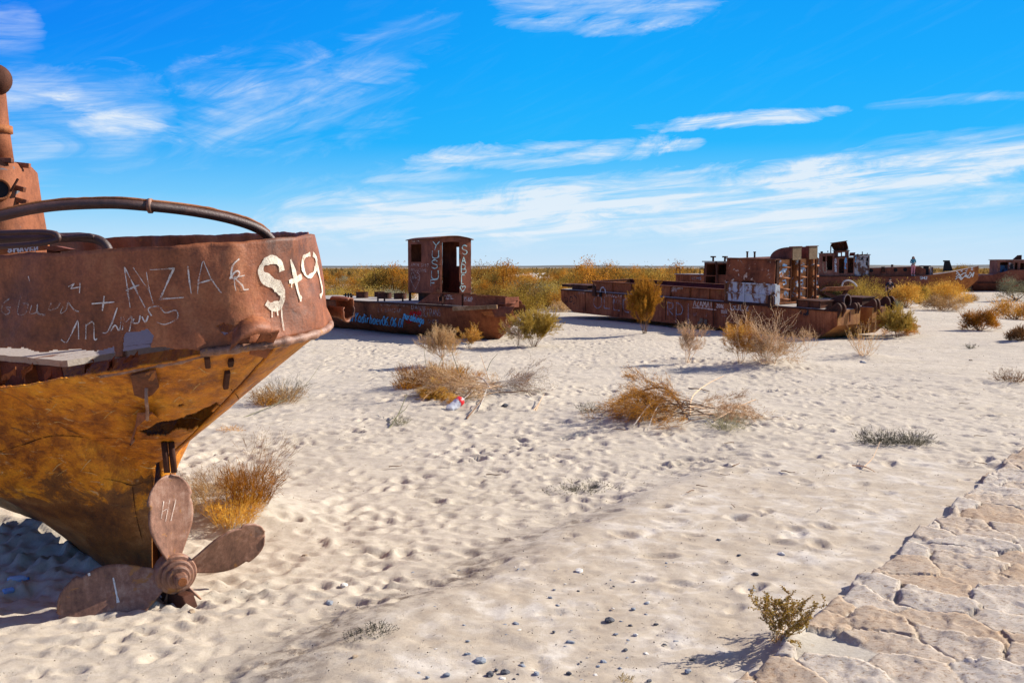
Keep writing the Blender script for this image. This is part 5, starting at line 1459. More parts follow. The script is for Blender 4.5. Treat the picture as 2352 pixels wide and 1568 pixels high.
    mb = MB(M); mb.box2((a - .04, .08, H + .25), (b + .04, .8, H + .28)); mb.build('hatch_lid', M_DARK, hb_)
    for f in (0, .5, 1):
        x = a + (b - a) * f; mb = MB(M); mb.box2((x - .02, .085, H), (x + .02, .118, H + .25)); mb.build('stiffener', M_DARK, hb_)
    a = solve_x(M, 2.0, H, 1925); b = solve_x(M, 2.0, H, 1972)
    mb = MB(M); mb.box2((a, 2.2, H), (b, 2.9, H + .27)); mb.box2((a - .04, 2.16, H + .27), (b + .04, 2.94, H + .30)); mb.build('hatch', M_DARK, root)
    for (u0, u1, y) in [(1785, 1830, 1.2), (1862, 1887, 1.7)]:
        a = solve_x(M, y, H, u0); b = solve_x(M, y, H, u1)
        mb = MB(M); mb.box2((a, y, H), (b, y + .7, H + .09)); mb.build('hatch', M_BLACK, root)
    # cowl vent lying across the deck
    cx = solve_x(M, 1.2, H + .2, 1946); dw = (M.inverted().to_3x3() @ Vector((0.66, -.75, 0))).normalized()
    c0 = Vector((cx, 1.2, H + .24))
    pth = smooth_path([c0 - dw * .95 + Vector((0, 0, -.30)), c0 - dw * .62 + Vector((0, 0, -.13)), c0 - dw * .3 + Vector((0, 0, -.02)), c0], 6)
    rad = [.10 + .12 * min(1, i / (len(pth) - 1) * 1.3) for i in range(len(pth))]
    mb = MB(M); mb.tube(pth, rad, 20, cap=False); cw = mb.build('cowl', M_DARK, root, smooth=True, solid=.02)
    mb = MB(M); mb.rev([(.205, -.03), (.245, -.03), (.245, .02), (.205, .02), (.205, -.03)], c0, dw, 26); mb.build('cowl_flange', M_PIPE, cw)
    # rounded horns on the end
    def horn(x, y, w, h, th=.07):
        poly = [(x - .25, y, H - .18), (x + .10, y, H - .42)] + [(x + w * .55 + w * .6 * math.cos(R(a)), y, H + h * .25 + h * .75 * math.sin(R(a))) for a in range(-50, 151, 15)] + [(x - .35, y, H + .02)]
        m = MB(M); m.prism(poly, (0, th, 0)); m.build('horn', M_DARK, root)
    for (x, y, w, h) in [(.66, .0, .30, .26), (.66, .22, .30, .26), (.70, .92, .20, .22), (.70, 1.06, .20, .22), (.66, 1.95, .24, .30), (.66, 2.14, .24, .30), (.52, 2.78, .32, .34), (.52, 3.05, .32, .34)]: horn(x, y, w, h)
    for y in (.60, 2.3):
        m = MB(M); m.box2((.875, y, .62), (.90, y + .05, .98)); m.build('end_stiffener', M_MID, root)
    # no hole cut: pale tan scraps stand in for sunlit debris in one
    for (u, v) in [(1394, 735), (1612, 735), (1622, 739), (1608, 743)]:
        l, n = hit(bv, u, v) if hit(bv, u, v)[0] else (None, None)
        if l is None: continue
        m = MB(); rows = []
        for i in range(5):
            rows.append([l + Vector((.5, -.866, 0)) * (-.10 + .05 * i) + Vector((0, 0, -.10 + .05 * j)) + n * (.02 + .09 * abs(mnoise.noise(Vector((i * .9, j * .9, u * .1))))) for j in range(5)])
        m.grid(rows); m.build('torn_scrap', M_TAN, root, solid=.01)
    # writing
    def let(txt, c, x, y, h, du=1, dv=.10, w=.6, gap=.25, seed=1, up=(0.0, -1)): return letters(txt, *c([(x, y)])[0], du, dv, h, w, gap, up, .03, seed)
    big = [c4([(565, 680), (525, 720), (520, 790), (560, 830), (605, 800), (610, 730), (595, 690), (565, 680)])]
    paint('graffiti', bv, big + [c4([(860, 720), (870, 850), (930, 880)]), c4([(930, 715), (875, 730), (862, 800)])], .055, M_CHALK3, root, curve=True)
    paint('graffiti', bv, [c4([(642, 690), (640, 830), (715, 835)]), c4([(755, 715), (752, 850), (825, 858)]), c4([(1385, 755), (1390, 915)]), c4([(1388, 760), (1450, 775), (1448, 830), (1395, 845), (1452, 912)]), c4([(1490, 758), (1485, 1000)]), c4([(1488, 762), (1545, 790), (1565, 850), (1545, 900), (1490, 905)]), c4([(1630, 770), (1628, 1010)])], .055, M_CHALK3, root)
    paint('graffiti', bv, let('JAKO_711', c4, 655, 690, 12, w=.34, gap=.12, dv=.09), .028, M_CHALK, root, step=1)
    paint('graffiti', bv, let('SHIMOO', c4, 330, 660, 8, w=.33, gap=.1, dv=.03) + let('BOLT', c4, 745, 770, 9, dv=.08), .022, M_CHALK2, root, step=1)
    paint('graffiti', bv, [c4(p) for p in ([(1300, 750), (1335, 765), (1365, 745), (1372, 770), (1340, 830), (1302, 775)],)] and [c4([(1340, 832), (1300, 775), (1308, 742), (1338, 762), (1362, 740), (1375, 775), (1340, 832)])], .045, M_OCHREP, root, curve=True)
    paint('graffiti', bv, let('AZAMAT', c4, 1690, 805, 15, w=.39, gap=.10, dv=.10) + [c4([(1675, 822), (1800, 830), (1958, 850)])], .045, M_SPRAY2, root, step=1.5)
    paint('graffiti', bv, let('2006', c4, 1960, 820, 8, w=.42, gap=.15, dv=.12) + let('4mik', c4, 1990, 885, 11, w=.4, gap=.12, dv=.10), .04, M_SPRAY2, root, step=1)
    paint('graffiti', bv, let('GuLz', c4, 2125, 850, 19, w=.48, gap=.12, dv=.03), .05, M_CHALK, root, step=1.5)
    paint('graffiti', bv, [c4([(175, 670), (180, 750), (215, 740), (200, 710), (178, 705)]), c4([(240, 690), (235, 755), (270, 740), (262, 700), (240, 700)]), c4([(282, 675), (312, 710), (308, 760), (275, 778)])], .05, M_DKP, root, curve=True)
    paint('graffiti', bv, [c5([(1255, 790), (1260, 850)]), c5([(1290, 780), (1340, 800), (1330, 850), (1280, 850)]), c5([(1285, 870), (1300, 890)])], .10, M_DKP, root)
    paint('graffiti', cbv, let('FARGONA', c4, 1410, 606, 9, w=.37, gap=.12, dv=.02) + let('JAMA', c4, 1420, 638, 7, w=.4, gap=.12, dv=.0), .022, M_CHALK, root, step=1)
    paint('graffiti', bv, [c4([(1685, 895), (1730, 890)]), c4([(1690, 915), (1725, 912)]), c4([(1838, 930), (1850, 890)]), c4([(2025, 925), (2080, 922)])], .03, M_CHALK2, root)
M_RED_RUST = mat_rust('dark_red_rust', (0.05, 0.014, 0.014), (0.10, 0.026, 0.024), (0.16, 0.05, 0.036), 1.0, 51.0)
M_HOOD = mat_rust('hood_rust', (0.10, 0.034, 0.022), (0.237, 0.077, 0.045), (0.350, 0.125, 0.069), 1.0, 53.0)
M_PALEPIPE = mat_painted('pale_painted_pipe', (0.46, 0.43, 0.42), (0.22, 0.10, 0.07), 0.56, 4.0, 3.0)
M_PALEB = mat_spray('pale_blue_spray', (0.50, 0.62, 0.72), 0.42, 6, 30, 0.08)
M_SPRAY2 = mat_spray('buff_spray', (0.70, 0.55, 0.42), 0.40, 6, 50, 0.08)
wreck3()
# ------------------------------------------------------------------ boat with an open cabin behind the barge
M_SCORCH = mat_painted('scorched_cream_paint', (0.52, 0.46, 0.36), (0.07, 0.035, 0.022), 0.53, 1.3, 8.0)
def boat_hull(M, L0, L1, B, ZD, bowlen, mat, root, zk=-0.3, sheer=0.0, name='hull', rake=.6, bowmat=None, bowx=99):
    """round-bilged hull, bow at the high-x end"""
    st = []; n = 34
    for i in range(n + 1): st.append(L0 + (L1 - L0) * (1 - (1 - i / n) ** 1.3))
    mb = MB(M)
    for sg in (-1, 1):
        rows = []
        for x in st:
            q = max(0.0, (x - (L1 - bowlen)) / bowlen)
            w = B * (1 - q ** 2.2) + .02
            zd = ZD + sheer * q ** 1.6
            zb = zk + (zd - zk) * rake * q ** 3
            row = []
            for j in range(13):
                t = j / 12
                g = min(1, (1 - (1 - t) ** (3.0 - 1.8 * q))) * (.88 + .12 * t)
                v = Vector((x, sg * w * g, t * 2))
                row.append((x, sg * (w * g + .02 * mnoise.noise(v)), zb + (zd - zb) * t))
            rows.append(row)
        mb.grid(rows)
        if sg == -1: first = rows
    for k_, f in enumerate(mb.f):
        if (M.inverted() @ mb.v[f[0]]).x > bowx: mb.fm[k_] = 1
    bv = mb.bvh()
    # transom and deck
    mb._add([first[0][j] for j in range(13)] + [(p[0], -p[1], p[2]) for p in reversed(first[0])], [tuple(range(26))])
    h = mb.build(name, [mat, bowmat] if bowmat else mat, root, smooth=True)
    dk = MB(M); rows = []
    for r in first:
        p = r[-1]; rows.append([(p[0], p[1] * .99, p[2] - .02), (p[0], 0, p[2] + .0), (p[0], -p[1] * .99, p[2] - .02)])
    dk.grid(rows); dk.build('deck', M_DECK2, root, solid=.02)
    return bv
M_DECK2 = mat_plain('dusty_deck', (0.34, 0.29, 0.26), 0.9, 0.4, 4.0, 0.1)
def cabin(M, x0, x1, y0, y1, z0, z1, holes, mat, root, name='cabin', roof=True, roofmat=None, back=()):
    mb = MB(M); path = [(x0, y1), (x0, y0), (x1, y0), (x1, y1)]
    off = y1 - y0
    hs = [(off + a - x0, off + b - x0, c, d) for a, b, c, d in holes] + list(back)
    wall_grid(mb, path, z0, z1, hs, closed=True, step=.4)
    bv = mb.bvh(); cb = mb.build(name, mat, root, solid=.04)
    if roof:
        mb = MB(M); mb.box2((x0 - .1, y0 - .1, z1 + .01), (x1 + .1, y1 + .1, z1 + .06)); mb.build('roof', roofmat or M_MID, cb)
    return cb, bv
def wreck4():
    O = P(1610, 690, 53.0)
    M = frame((O.x, O.y, 0), R(-52), R(0.5)); C_ = M.translation
    root = thing('cabin_boat_wreck', (O.x, O.y, 0), 'rusty boat with an open burnt-out cabin, half hidden behind the long barge', 'shipwreck')
    boat_hull(M, -6, 5, 1.3, 1.55, 3, M_BARGE, root)
    z = 1.55
    xa = solve_x(M, -.9, z + .3, 1552); xb = solve_x(M, -.9, z + .3, 1618); xc = solve_x(M, -.9, z + .6, 1674)
    mb = MB(M); mb.box2((xa, -.9, z), (xb - .03, .8, 2.06)); bv = mb.bvh(); tr = mb.build('trunk_cabin', M_BARGE, root)
    mb = MB(M); mb.box2((xa - .05, -.95, 2.06), (xb - .03, .85, 2.10)); mb.build('roof', M_DECK2, tr)
    w = xc - xb
    cb, cbv = cabin(M, xb, xc, -.9, .8, z, 2.72, [(xb + .14, xb + w * .48, 2.05, 2.62), (xb + w * .56, xc - .08, 2.1, 2.62), (xb + .1, xb + w * .46, z + .02, 2.0)], M_MID, root)
    mb = MB(M); mb.box2((xb + .05, .70, z), (xc - .05, .74, 2.68)); mb.build('back_panel', M_SCORCH, cb)
    mb = MB(M); mb.beam((xb + w * .50, -.96, 2.74), (xb + w * .60, -.96, z + .1), .07, .06); mb.build('post', M_DARK, cb)
    p = M @ Vector((xb + w * .45, .69, 2.36)); mb = MB(); mb.tube([p, p + Vector((-.01, -.012, 0))], .14, 16); mb.build('porthole', M_TAN, cb)
    for u in (1638, 1665):
        x = solve_x(M, -.6, 2.75, u); mb = MB(M); mb.tube([(x, -.6, 2.76), (x, -.6, 2.98)], .05, 8); mb.box((x, -.6, 3.0), (.26, .14, .07)); mb.build('roof_vent', M_DARK, cb)
    for u in (1557, 1612):
        x = solve_x(M, -.8, 2.1, u); mb = MB(M); mb.tube(smooth_path([(x - .12, -.8, 2.0), (x - .12, -.8, 2.34), (x - .08, -.8, 2.40), (x + .10, -.8, 2.40), (x + .14, -.8, 2.34), (x + .14, -.8, 2.1)], 4), .022, 7); mb.build('hand_rail', M_DARK, tr)
    paint('graffiti', bv, letters('KEMS', *c4([(1668, 492)])[0], 1, .03, 6, .7), .03, M_CHALK3, tr, step=1)
wreck4()

# ------------------------------------------------------------------ far boat with the wheelhouse, bow to the right
M_FAR = mat_rust('far_hull_rust', (0.085, 0.028, 0.018), (0.237, 0.075, 0.040), (0.362, 0.131, 0.062), 0.5, 61.0, .75, streak=.8)
M_FARC = mat_rust('far_cabin_rust', (0.12, 0.046, 0.030), (0.275, 0.110, 0.069), (0.413, 0.194, 0.125), 0.7, 63.0, .8, flake=(0.36, 0.28, 0.22), flake_amt=.66)
M_GREYP = mat_painted('grey_white_panel', (0.42, 0.39, 0.37), (0.17, 0.075, 0.045), .50, .8, 5.0)
M_BOW = mat_rust('bow_orange_rust', (0.20, 0.062, 0.018), (0.40, 0.135, 0.04), (0.54, 0.22, 0.08), .6, 65.0, .7)
def wreck5():
    OB = P(2222, 640, 84.0)
    ya = math.atan2(-.28, .96); M = frame((OB.x, OB.y, 0), ya, R(-.3), R(.5))
    root = thing('wheelhouse_wreck', (OB.x - 7, OB.y + 2, 0), 'far rusty boat with tall broken wheelhouse and white scrawls on its raised bow', 'shipwreck')
    ZD = 1.72
    xl = solve_x(M, -1.6, ZD, 1850)
    bv = boat_hull(M, xl, .85, 1.7, ZD, 5.2, M_FAR, root, zk=-.4, sheer=.82, rake=.62, bowmat=M_BOW, bowx=-3.4)
    mb = MB(M); mb.beam((xl, -1.72, ZD + .0), (-4.4, -1.74, ZD + .0), .08, .09); mb.build('rubbing_strake', M_DARK, root)
    X = lambda u, z, y=-1.35: solve_x(M, y, z, u)
    Zv = lambda v, u, y=-1.35: (lambda x: 2.5 - (v - HOR) * (M @ Vector((x, y, 2))).y / FPX)(X(u, 2.0, y))
    cx7 = lambda x: (3200 + x * .21259) / 1.74149
    cv7 = lambda y: (900 + y * .21259) / 1.74149
    # wheelhouse: aft block, middle block, light panel
    def block(xa, xb, yt, holes, mat, name, y=-1.35, depth=2.2):
        x0 = X(cx7(xa), 2.5, y); x1 = X(cx7(xb), 2.5, y); z1 = Zv(cv7(yt), cx7(xa), y)
        hs = [(X(cx7(a), 2.5, y), X(cx7(b), 2.5, y), max(ZD + .03, Zv(cv7(d), cx7(a), y)), Zv(cv7(c), cx7(a), y)) for a, b, c, d in holes]
        return cabin(M, x0, x1, y, y + depth, ZD, z1, hs, mat, root, name, True)
    w = 2.2
    a, ab = block(365, 648, 525, [(425, 478, 575, 672), (503, 610, 565, 835)], M_FARC, 'wheelhouse')
    b, bb = block(652, 1020, 600, [(733, 830, 618, 890), (898, 1003, 612, 890)], M_FARC, 'middle_cabin', -1.42, 1.9)
    c_, cb = block(1024, 1305, 555, [(1245, 1280, 600, 670), (1240, 1275, 680, 745)], M_GREYP, 'end_cabin', -1.38, 1.7)
    # upper house: a band of windows and a tilted roof shelter
    y = -1.0
    x0 = X(cx7(640), 3.4, y); x1 = X(cx7(915), 3.4, y); zb = Zv(cv7(590), cx7(640), y); zt = Zv(cv7(480), cx7(700), y)
    u_, ub = cabin(M, x0, x1, y, y + 1.3, zb - .05, zt, [(X(cx7(718), 3.4, y), X(cx7(768), 3.4, y), zb + .08, zt - .16), (X(cx7(792), 3.4, y), X(cx7(845), 3.4, y), zb + .10, zt - .10)], M_FARC, root, 'bridge', True,
                   back=[(2.6 + (x1 - x0) + 0.15, 2.6 + (x1 - x0) + (x1 - x0) * .75, zb + .05, zt - .08)])
    pts = lambda l, yy: [M @ Vector((X(cx7(px), 4.0, yy), yy, Zv(cv7(py), cx7(px), yy))) for px, py in l]
    mb = MB(); front = pts([(575, 520), (575, 380), (600, 335), (870, 305), (900, 400), (918, 585), (885, 480), (660, 505)], -.95)
    back = pts([(585, 520), (585, 380), (605, 335), (870, 310), (895, 400), (905, 570), (885, 480), (660, 505)], .3)
    mb._add(front[1:4] + [back[3], back[2], back[1]], [(0, 1, 4, 5), (1, 2, 3, 4)])
    mb._add([back[1], back[2], back[3], back[4], back[6], back[7]], [(0, 1, 2, 3, 4, 5)])
    mb._add([front[0], front[1], back[1], back[0]], [(0, 1, 2, 3)]); mb._add([front[3], front[4], front[5], back[5], back[4], back[3]], [(0, 1, 4, 5), (1, 2, 3, 4)])
    sh = mb.build('shelter', M_FAR, root, solid=.05)
    mb = MB(); r = pts([(568, 332), (888, 288)], -1.1); r2 = pts([(575, 336), (880, 294)], .4); mb._add([r[0], r[1], r2[1], r2[0]], [(0, 1, 2, 3)]); mb.build('shelter_roof', M_DARK, sh, solid=.06)
    for (px, py, px2, py2) in [(690, 330, 770, 480), (800, 320, 830, 470), (600, 340, 700, 380), (820, 315, 700, 385)]:
        q = pts([(px, py), (px2, py2)], -.7); mb = MB(); mb.beam(q[0], q[1], .06, .06); mb.build('strut', M_DARK, sh)
    q = pts([(940, 510), (1045, 505), (1030, 570), (925, 575)], -.4); mb = MB(); mb._add(q, [(0, 1, 2, 3)]); mb.build('side_screen', M_FAR, root, solid=.05)
    for (px, py, h) in [(410, 520, 38), (525, 500, 30), (1175, 545, 55), (1090, 550, 20), (1270, 535, 18)]:
        q = pts([(px, py), (px, py - h)], -1.0); mb = MB(); mb.tube([q[0], q[1]], .11 if h == 38 else .04, 8); mb.build('mast_stub', M_DARK, root)
    # broken roof edge plates of the end cabin
    for (px, w_) in [(1085, 30), (1160, 40), (1240, 45)]:
        q = pts([(px - w_, 560), (px + w_, 552), (px + w_ * .7, 535), (px - w_ * .8, 540)], -1.36); mb = MB(); mb._add(q, [(0, 1, 2, 3)]); mb.build('torn_edge', M_FARC, c_, solid=.04)
    paint('graffiti', bb, column('GULBON', cx7(672), cv7(668), 5.2, 4.2, .7), .07, M_WHITE, b, lift=.05, step=1)
    paint('graffiti', bb, column('ADIL', cx7(862), cv7(660), 6.2, 5.4, .62), .10, M_PALEB2, b, lift=.05, step=1)
    paint('graffiti', cb, [[(cx7(1035), cv7(605)), (cx7(1060), cv7(605))], [(cx7(1035), cv7(618)), (cx7(1060), cv7(618))], [(cx7(1045), cv7(632)), (cx7(1052), cv7(632))], [(cx7(1040), cv7(675)), (cx7(1052), cv7(678))]], .18, M_BLUE, c_, lift=.05, step=1)
    paint('graffiti', cb, letters('A', cx7(1150), cv7(668), 1, 0, 8, .6), .12, M_DKP, c_, lift=.05, step=1)
    paint('stripe', ab, [[(cx7(432), cv7(690)), (cx7(440), cv7(870)), (cx7(475), cv7(888)), (cx7(500), cv7(860)), (cx7(495), cv7(690))]], .06, M_TANS, a, lift=.05, step=1, curve=True)
    # long trunk with portholes, hatch cover, bitts
    y = -1.15; xa = X(cx7(1055), 2.1, y); xb = X(2112, 2.1, y)
    mb = MB(M); top = ZD + .72
    mb.prism([(xa, y, ZD), (xb + .5, y, ZD), (xb + .5, y, ZD + .55), (xb, y, top + .08), (xa, y, ZD + .66)], (0, 2.0, 0)); tv = mb.bvh(); tk = mb.build('deck_trunk', M_FAR, root)
    mb = MB(M); mb._add([(xa, y - .06, ZD + .67), (xb, y - .06, top + .09), (xb, y + 2.06, top + .09), (xa, y + 2.06, ZD + .67)], [(0, 1, 2, 3)]); mb.build('trunk_roof', M_DECK2, tk, solid=.04)
    for px, py in [(1160, 862), (1340, 858), (1797, 845), (1980, 838)]:
        l, n = hit(tv, cx7(px), cv7(py))
        if l:
            mb = MB(); mb.rev([(.0, .01), (.12, .01), (.12, .03), (.16, .03), (.16, .0)], l, n, 16); mb.build('porthole', M_BLACK, tk)
    l, n = hit(tv, cx7(1565), cv7(835))
    if l: mb = MB(); mb.box(l + n * .03, (.3, .1, .45)); mb.build('patch_plate', M_DARK, tk)
    q = X(cx7(1735), 2.5, -1.0); mb = MB(M); mb.tube([(q, -1.0, top), (q, -1.0, top + .25)], .1, 8); mb.build('vent_stub', M_DARK, tk)
    cx8 = lambda x: (3600 + x * .22322) / 1.74149
    xa = X(cx8(345), 2.1, -.9); xm = X(cx8(415), 2.1, -.9); xn = X(cx8(515), 2.1, -.9); xb = X(cx8(592), 2.1, -.9)
    mb = MB(M); mb.box2((xa - 1.3, -.95, ZD), (xb, .9, ZD + .62)); hc = mb.build('companionway', M_FARC, root, bevel=.12)
    mb = MB(M); mb.box2((xm, -.97, ZD + .12), (xn, -.94, ZD + .78)); mb.build('door_opening', M_BLACK, hc)  # black slab stands in for the shaded doorway
    mb = MB(M); mb.box2((xm - .15, -1.0, ZD + .78), (xn + .15, .8, ZD + .86)); mb.build('companion_roof', M_DARK, hc)
    mb = MB(M); mb.box2((xn + .1, -.98, ZD + .1), (xb, -.95, ZD + .75)); mb.build('companion_panel', M_GREYP, hc)
    xa = X(cx8(860), 2.6, -.3); mb = MB(M); mb.prism([(xa - .35, -.3, 2.1), (xa + .4, -.3, 2.15), (xa + .15, -.3, 2.92), (xa - .25, -.3, 2.92)], (0, .4, 0)); mb.box((xa - .1, -.1, 2.95), (.5, .3, .12)); mb.build('windlass', M_BLACK, root)
    # the bow in a brighter rust with white scrawls
    paint('graffiti', bv, [c8([(1005, 655), (1040, 630), (1060, 660), (1090, 670), (1130, 640), (1185, 632)]), c8([(1000, 705), (1060, 665), (1100, 720), (1150, 700), (1175, 660), (1215, 690), (1260, 625), (1300, 690), (1320, 620)]), c8([(990, 745), (1050, 705), (1095, 745), (1160, 690), (1240, 715), (1280, 640)]), c8([(1290, 710), (1310, 640), (1325, 625)])], .11, M_WHITE, root, lift=.03, step=1, curve=True)
    paint('graffiti', bv, [c8([(1005, 580), (1040, 595)]), c8([(1008, 610), (1035, 620)]), c8([(1090, 568), (1120, 582)]), c8([(1085, 598), (1120, 606)]), c8([(1170, 560), (1205, 572)]), c8([(1165, 592), (1195, 600)]), c8([(1272, 542), (1308, 552)]), c8([(1268, 572), (1305, 580)])], .10, M_WHITE, root, lift=.03, step=1)
    paint('graffiti', bv, letters('SHU', *c8([(360, 745)])[0], 1, 0, 6, .7, .2), .08, M_WHITE, root, lift=.03, step=1)
    return root, M
M_PALEB2 = mat_spray('bright_blue_spray', (0.16, 0.42, 0.66), .36, 6, 30, .08)
M_TANS = mat_spray('tan_scuff', (0.45, 0.33, 0.22), .42, 6, 30, .1)
M_ORNGP = mat_spray('orange_primer', (0.36, 0.13, 0.05), .50, 1.5, 12, .10)
W5, M5 = wreck5()

def wreck6():
    O = P(2330, 690, 91.0)
    M = frame((O.x, O.y, 0), R(-8), 0, R(.5))
    root = thing('tug_wreck', (O.x, O.y, 0), 'rusty tug with curved-window cabin at the right edge, cut off by the frame', 'shipwreck')
    ZD = 1.77; x0 = solve_x(M, -1.7, 1.0, 2196)
    bv = boat_hull(M, x0, 9, 1.75, ZD, 4, M_FAR, root, zk=-.1, sheer=.6)
    mb = MB(M); mb.beam((x0, -1.77, 1.05), (5, -1.79, 1.05), .06, .10); mb.build('rubbing_strake', M_DARK, root)
    mb = MB(M); xs = solve_x(M, -1.72, ZD, 2278); mb.prism([(xs, -1.74, ZD - .02), (8, -1.74, ZD - .02), (8, -1.74, ZD + .42), (xs + 1.6, -1.74, ZD + .42), (xs + .5, -1.74, ZD + .1)], (0, .06, 0)); mb.build('bulwark', M_FAR, root)
    X = lambda u, y=-1.2: solve_x(M, y, 2.4, u)
    xa, xb = X(2291), X(2420)
    h = [(X(2297), X(2315), 1.9, 2.88), (X(2331), X(2337), 2.0, 2.84), (X(2343), X(2352), 2.22, 2.80), (X(2363), X(2376), 2.22, 2.84)]
    cb, cv = cabin(M, xa, xb, -1.2, .9, ZD, 3.06, h, M_FARC, root, 'cabin', True, M_FARC)
    mb = MB(M); mb.box2((X(2317), -1.24, ZD + .1), (X(2329), -1.21, 2.84)); dr = mb.build('door', M_GREYP, cb)
    mb = MB(M); mb.box2((X(2320), -1.26, 2.3), (X(2326), -1.242, 2.72)); mb.build('door_window', M_BLACK, dr)
    mb = MB(M); mb.box2((X(2300), -.6, ZD + .1), (X(2330), -.55, 2.6)); mb.build('inner_panel', M_BLUEP, cb)
    mb = MB(M); q = X(2338, -.5); mb.prism([(q - .35, -.5, 3.12), (q + .3, -.5, 3.12), (q + .3, -.5, 3.52), (q + .05, -.5, 3.50)], (0, .4, 0)); mb.build('roof_box', M_DARK, cb)
    paint('graffiti', bv, [[(2300, 647), (2320, 643)], [(2305, 653), (2330, 650)], [(2318, 658), (2340, 655)]], .25, M_RED, root, lift=.03, step=1)
    paint('graffiti', bv, [[(2243, 630), (2246, 638)], [(2238, 633), (2252, 633)]], .05, M_CHALK2, root, lift=.03, step=1)
M_BLUEP = mat_painted('blue_inside_paint', (0.10, 0.20, 0.32), (0.08, 0.05, 0.04), .52, 1.0)
wreck6()

# ------------------------------------------------------------------ two visitors
M_SKIN = mat_plain('skin', (0.46, 0.26, 0.18), .6, .1)
M_TEAL = mat_plain('teal_knit', (0.06, 0.22, 0.28), .9, .2, 40)
M_PINK = mat_plain('pink_cloth', (0.55, 0.20, 0.22), .9, .15, 30)
M_HAIR = mat_plain('brown_hair', (0.10, 0.042, 0.018), .6, .4, 60)
M_NAVY = mat_plain('navy_cloth', (0.012, 0.016, 0.030), .9, .2, 40)
M_BLK = mat_plain('black_cloth', (0.010, 0.010, 0.013), .9, .2, 40)
M_SHOE = mat_plain('white_shoe', (0.6, 0.58, 0.55), .7, .1)
def skin(name, chains, mat, parent, root=0, sub=2):
    """one smooth body grown over joined joints; chains: lists of (position, radius), first point of later chains may be an earlier joint index"""
    vs = []; es = []; rs = []
    for ch in chains:
        prev = None
        for it in ch:
            if isinstance(it, int): prev = it; continue
            p, r = it; vs.append(p); rs.append(r)
            if prev is not None: es.append((prev, len(vs) - 1))
            prev = len(vs) - 1
    me = bpy.data.meshes.new(name); me.from_pydata(vs, es, []); me.materials.append(mat)
    o = bpy.data.objects.new(name, me); C.objects.link(o); o.parent = parent
    md = o.modifiers.new('flesh', 'SKIN'); md.use_smooth_shade = True
    lay = me.skin_vertices[0].data
    for i, r in enumerate(rs):
        lay[i].radius = (r, r) if not isinstance(r, tuple) else r
        lay[i].use_root = (i == root)
    s = o.modifiers.new('round', 'SUBSURF'); s.levels = sub; s.render_levels = sub
    return o
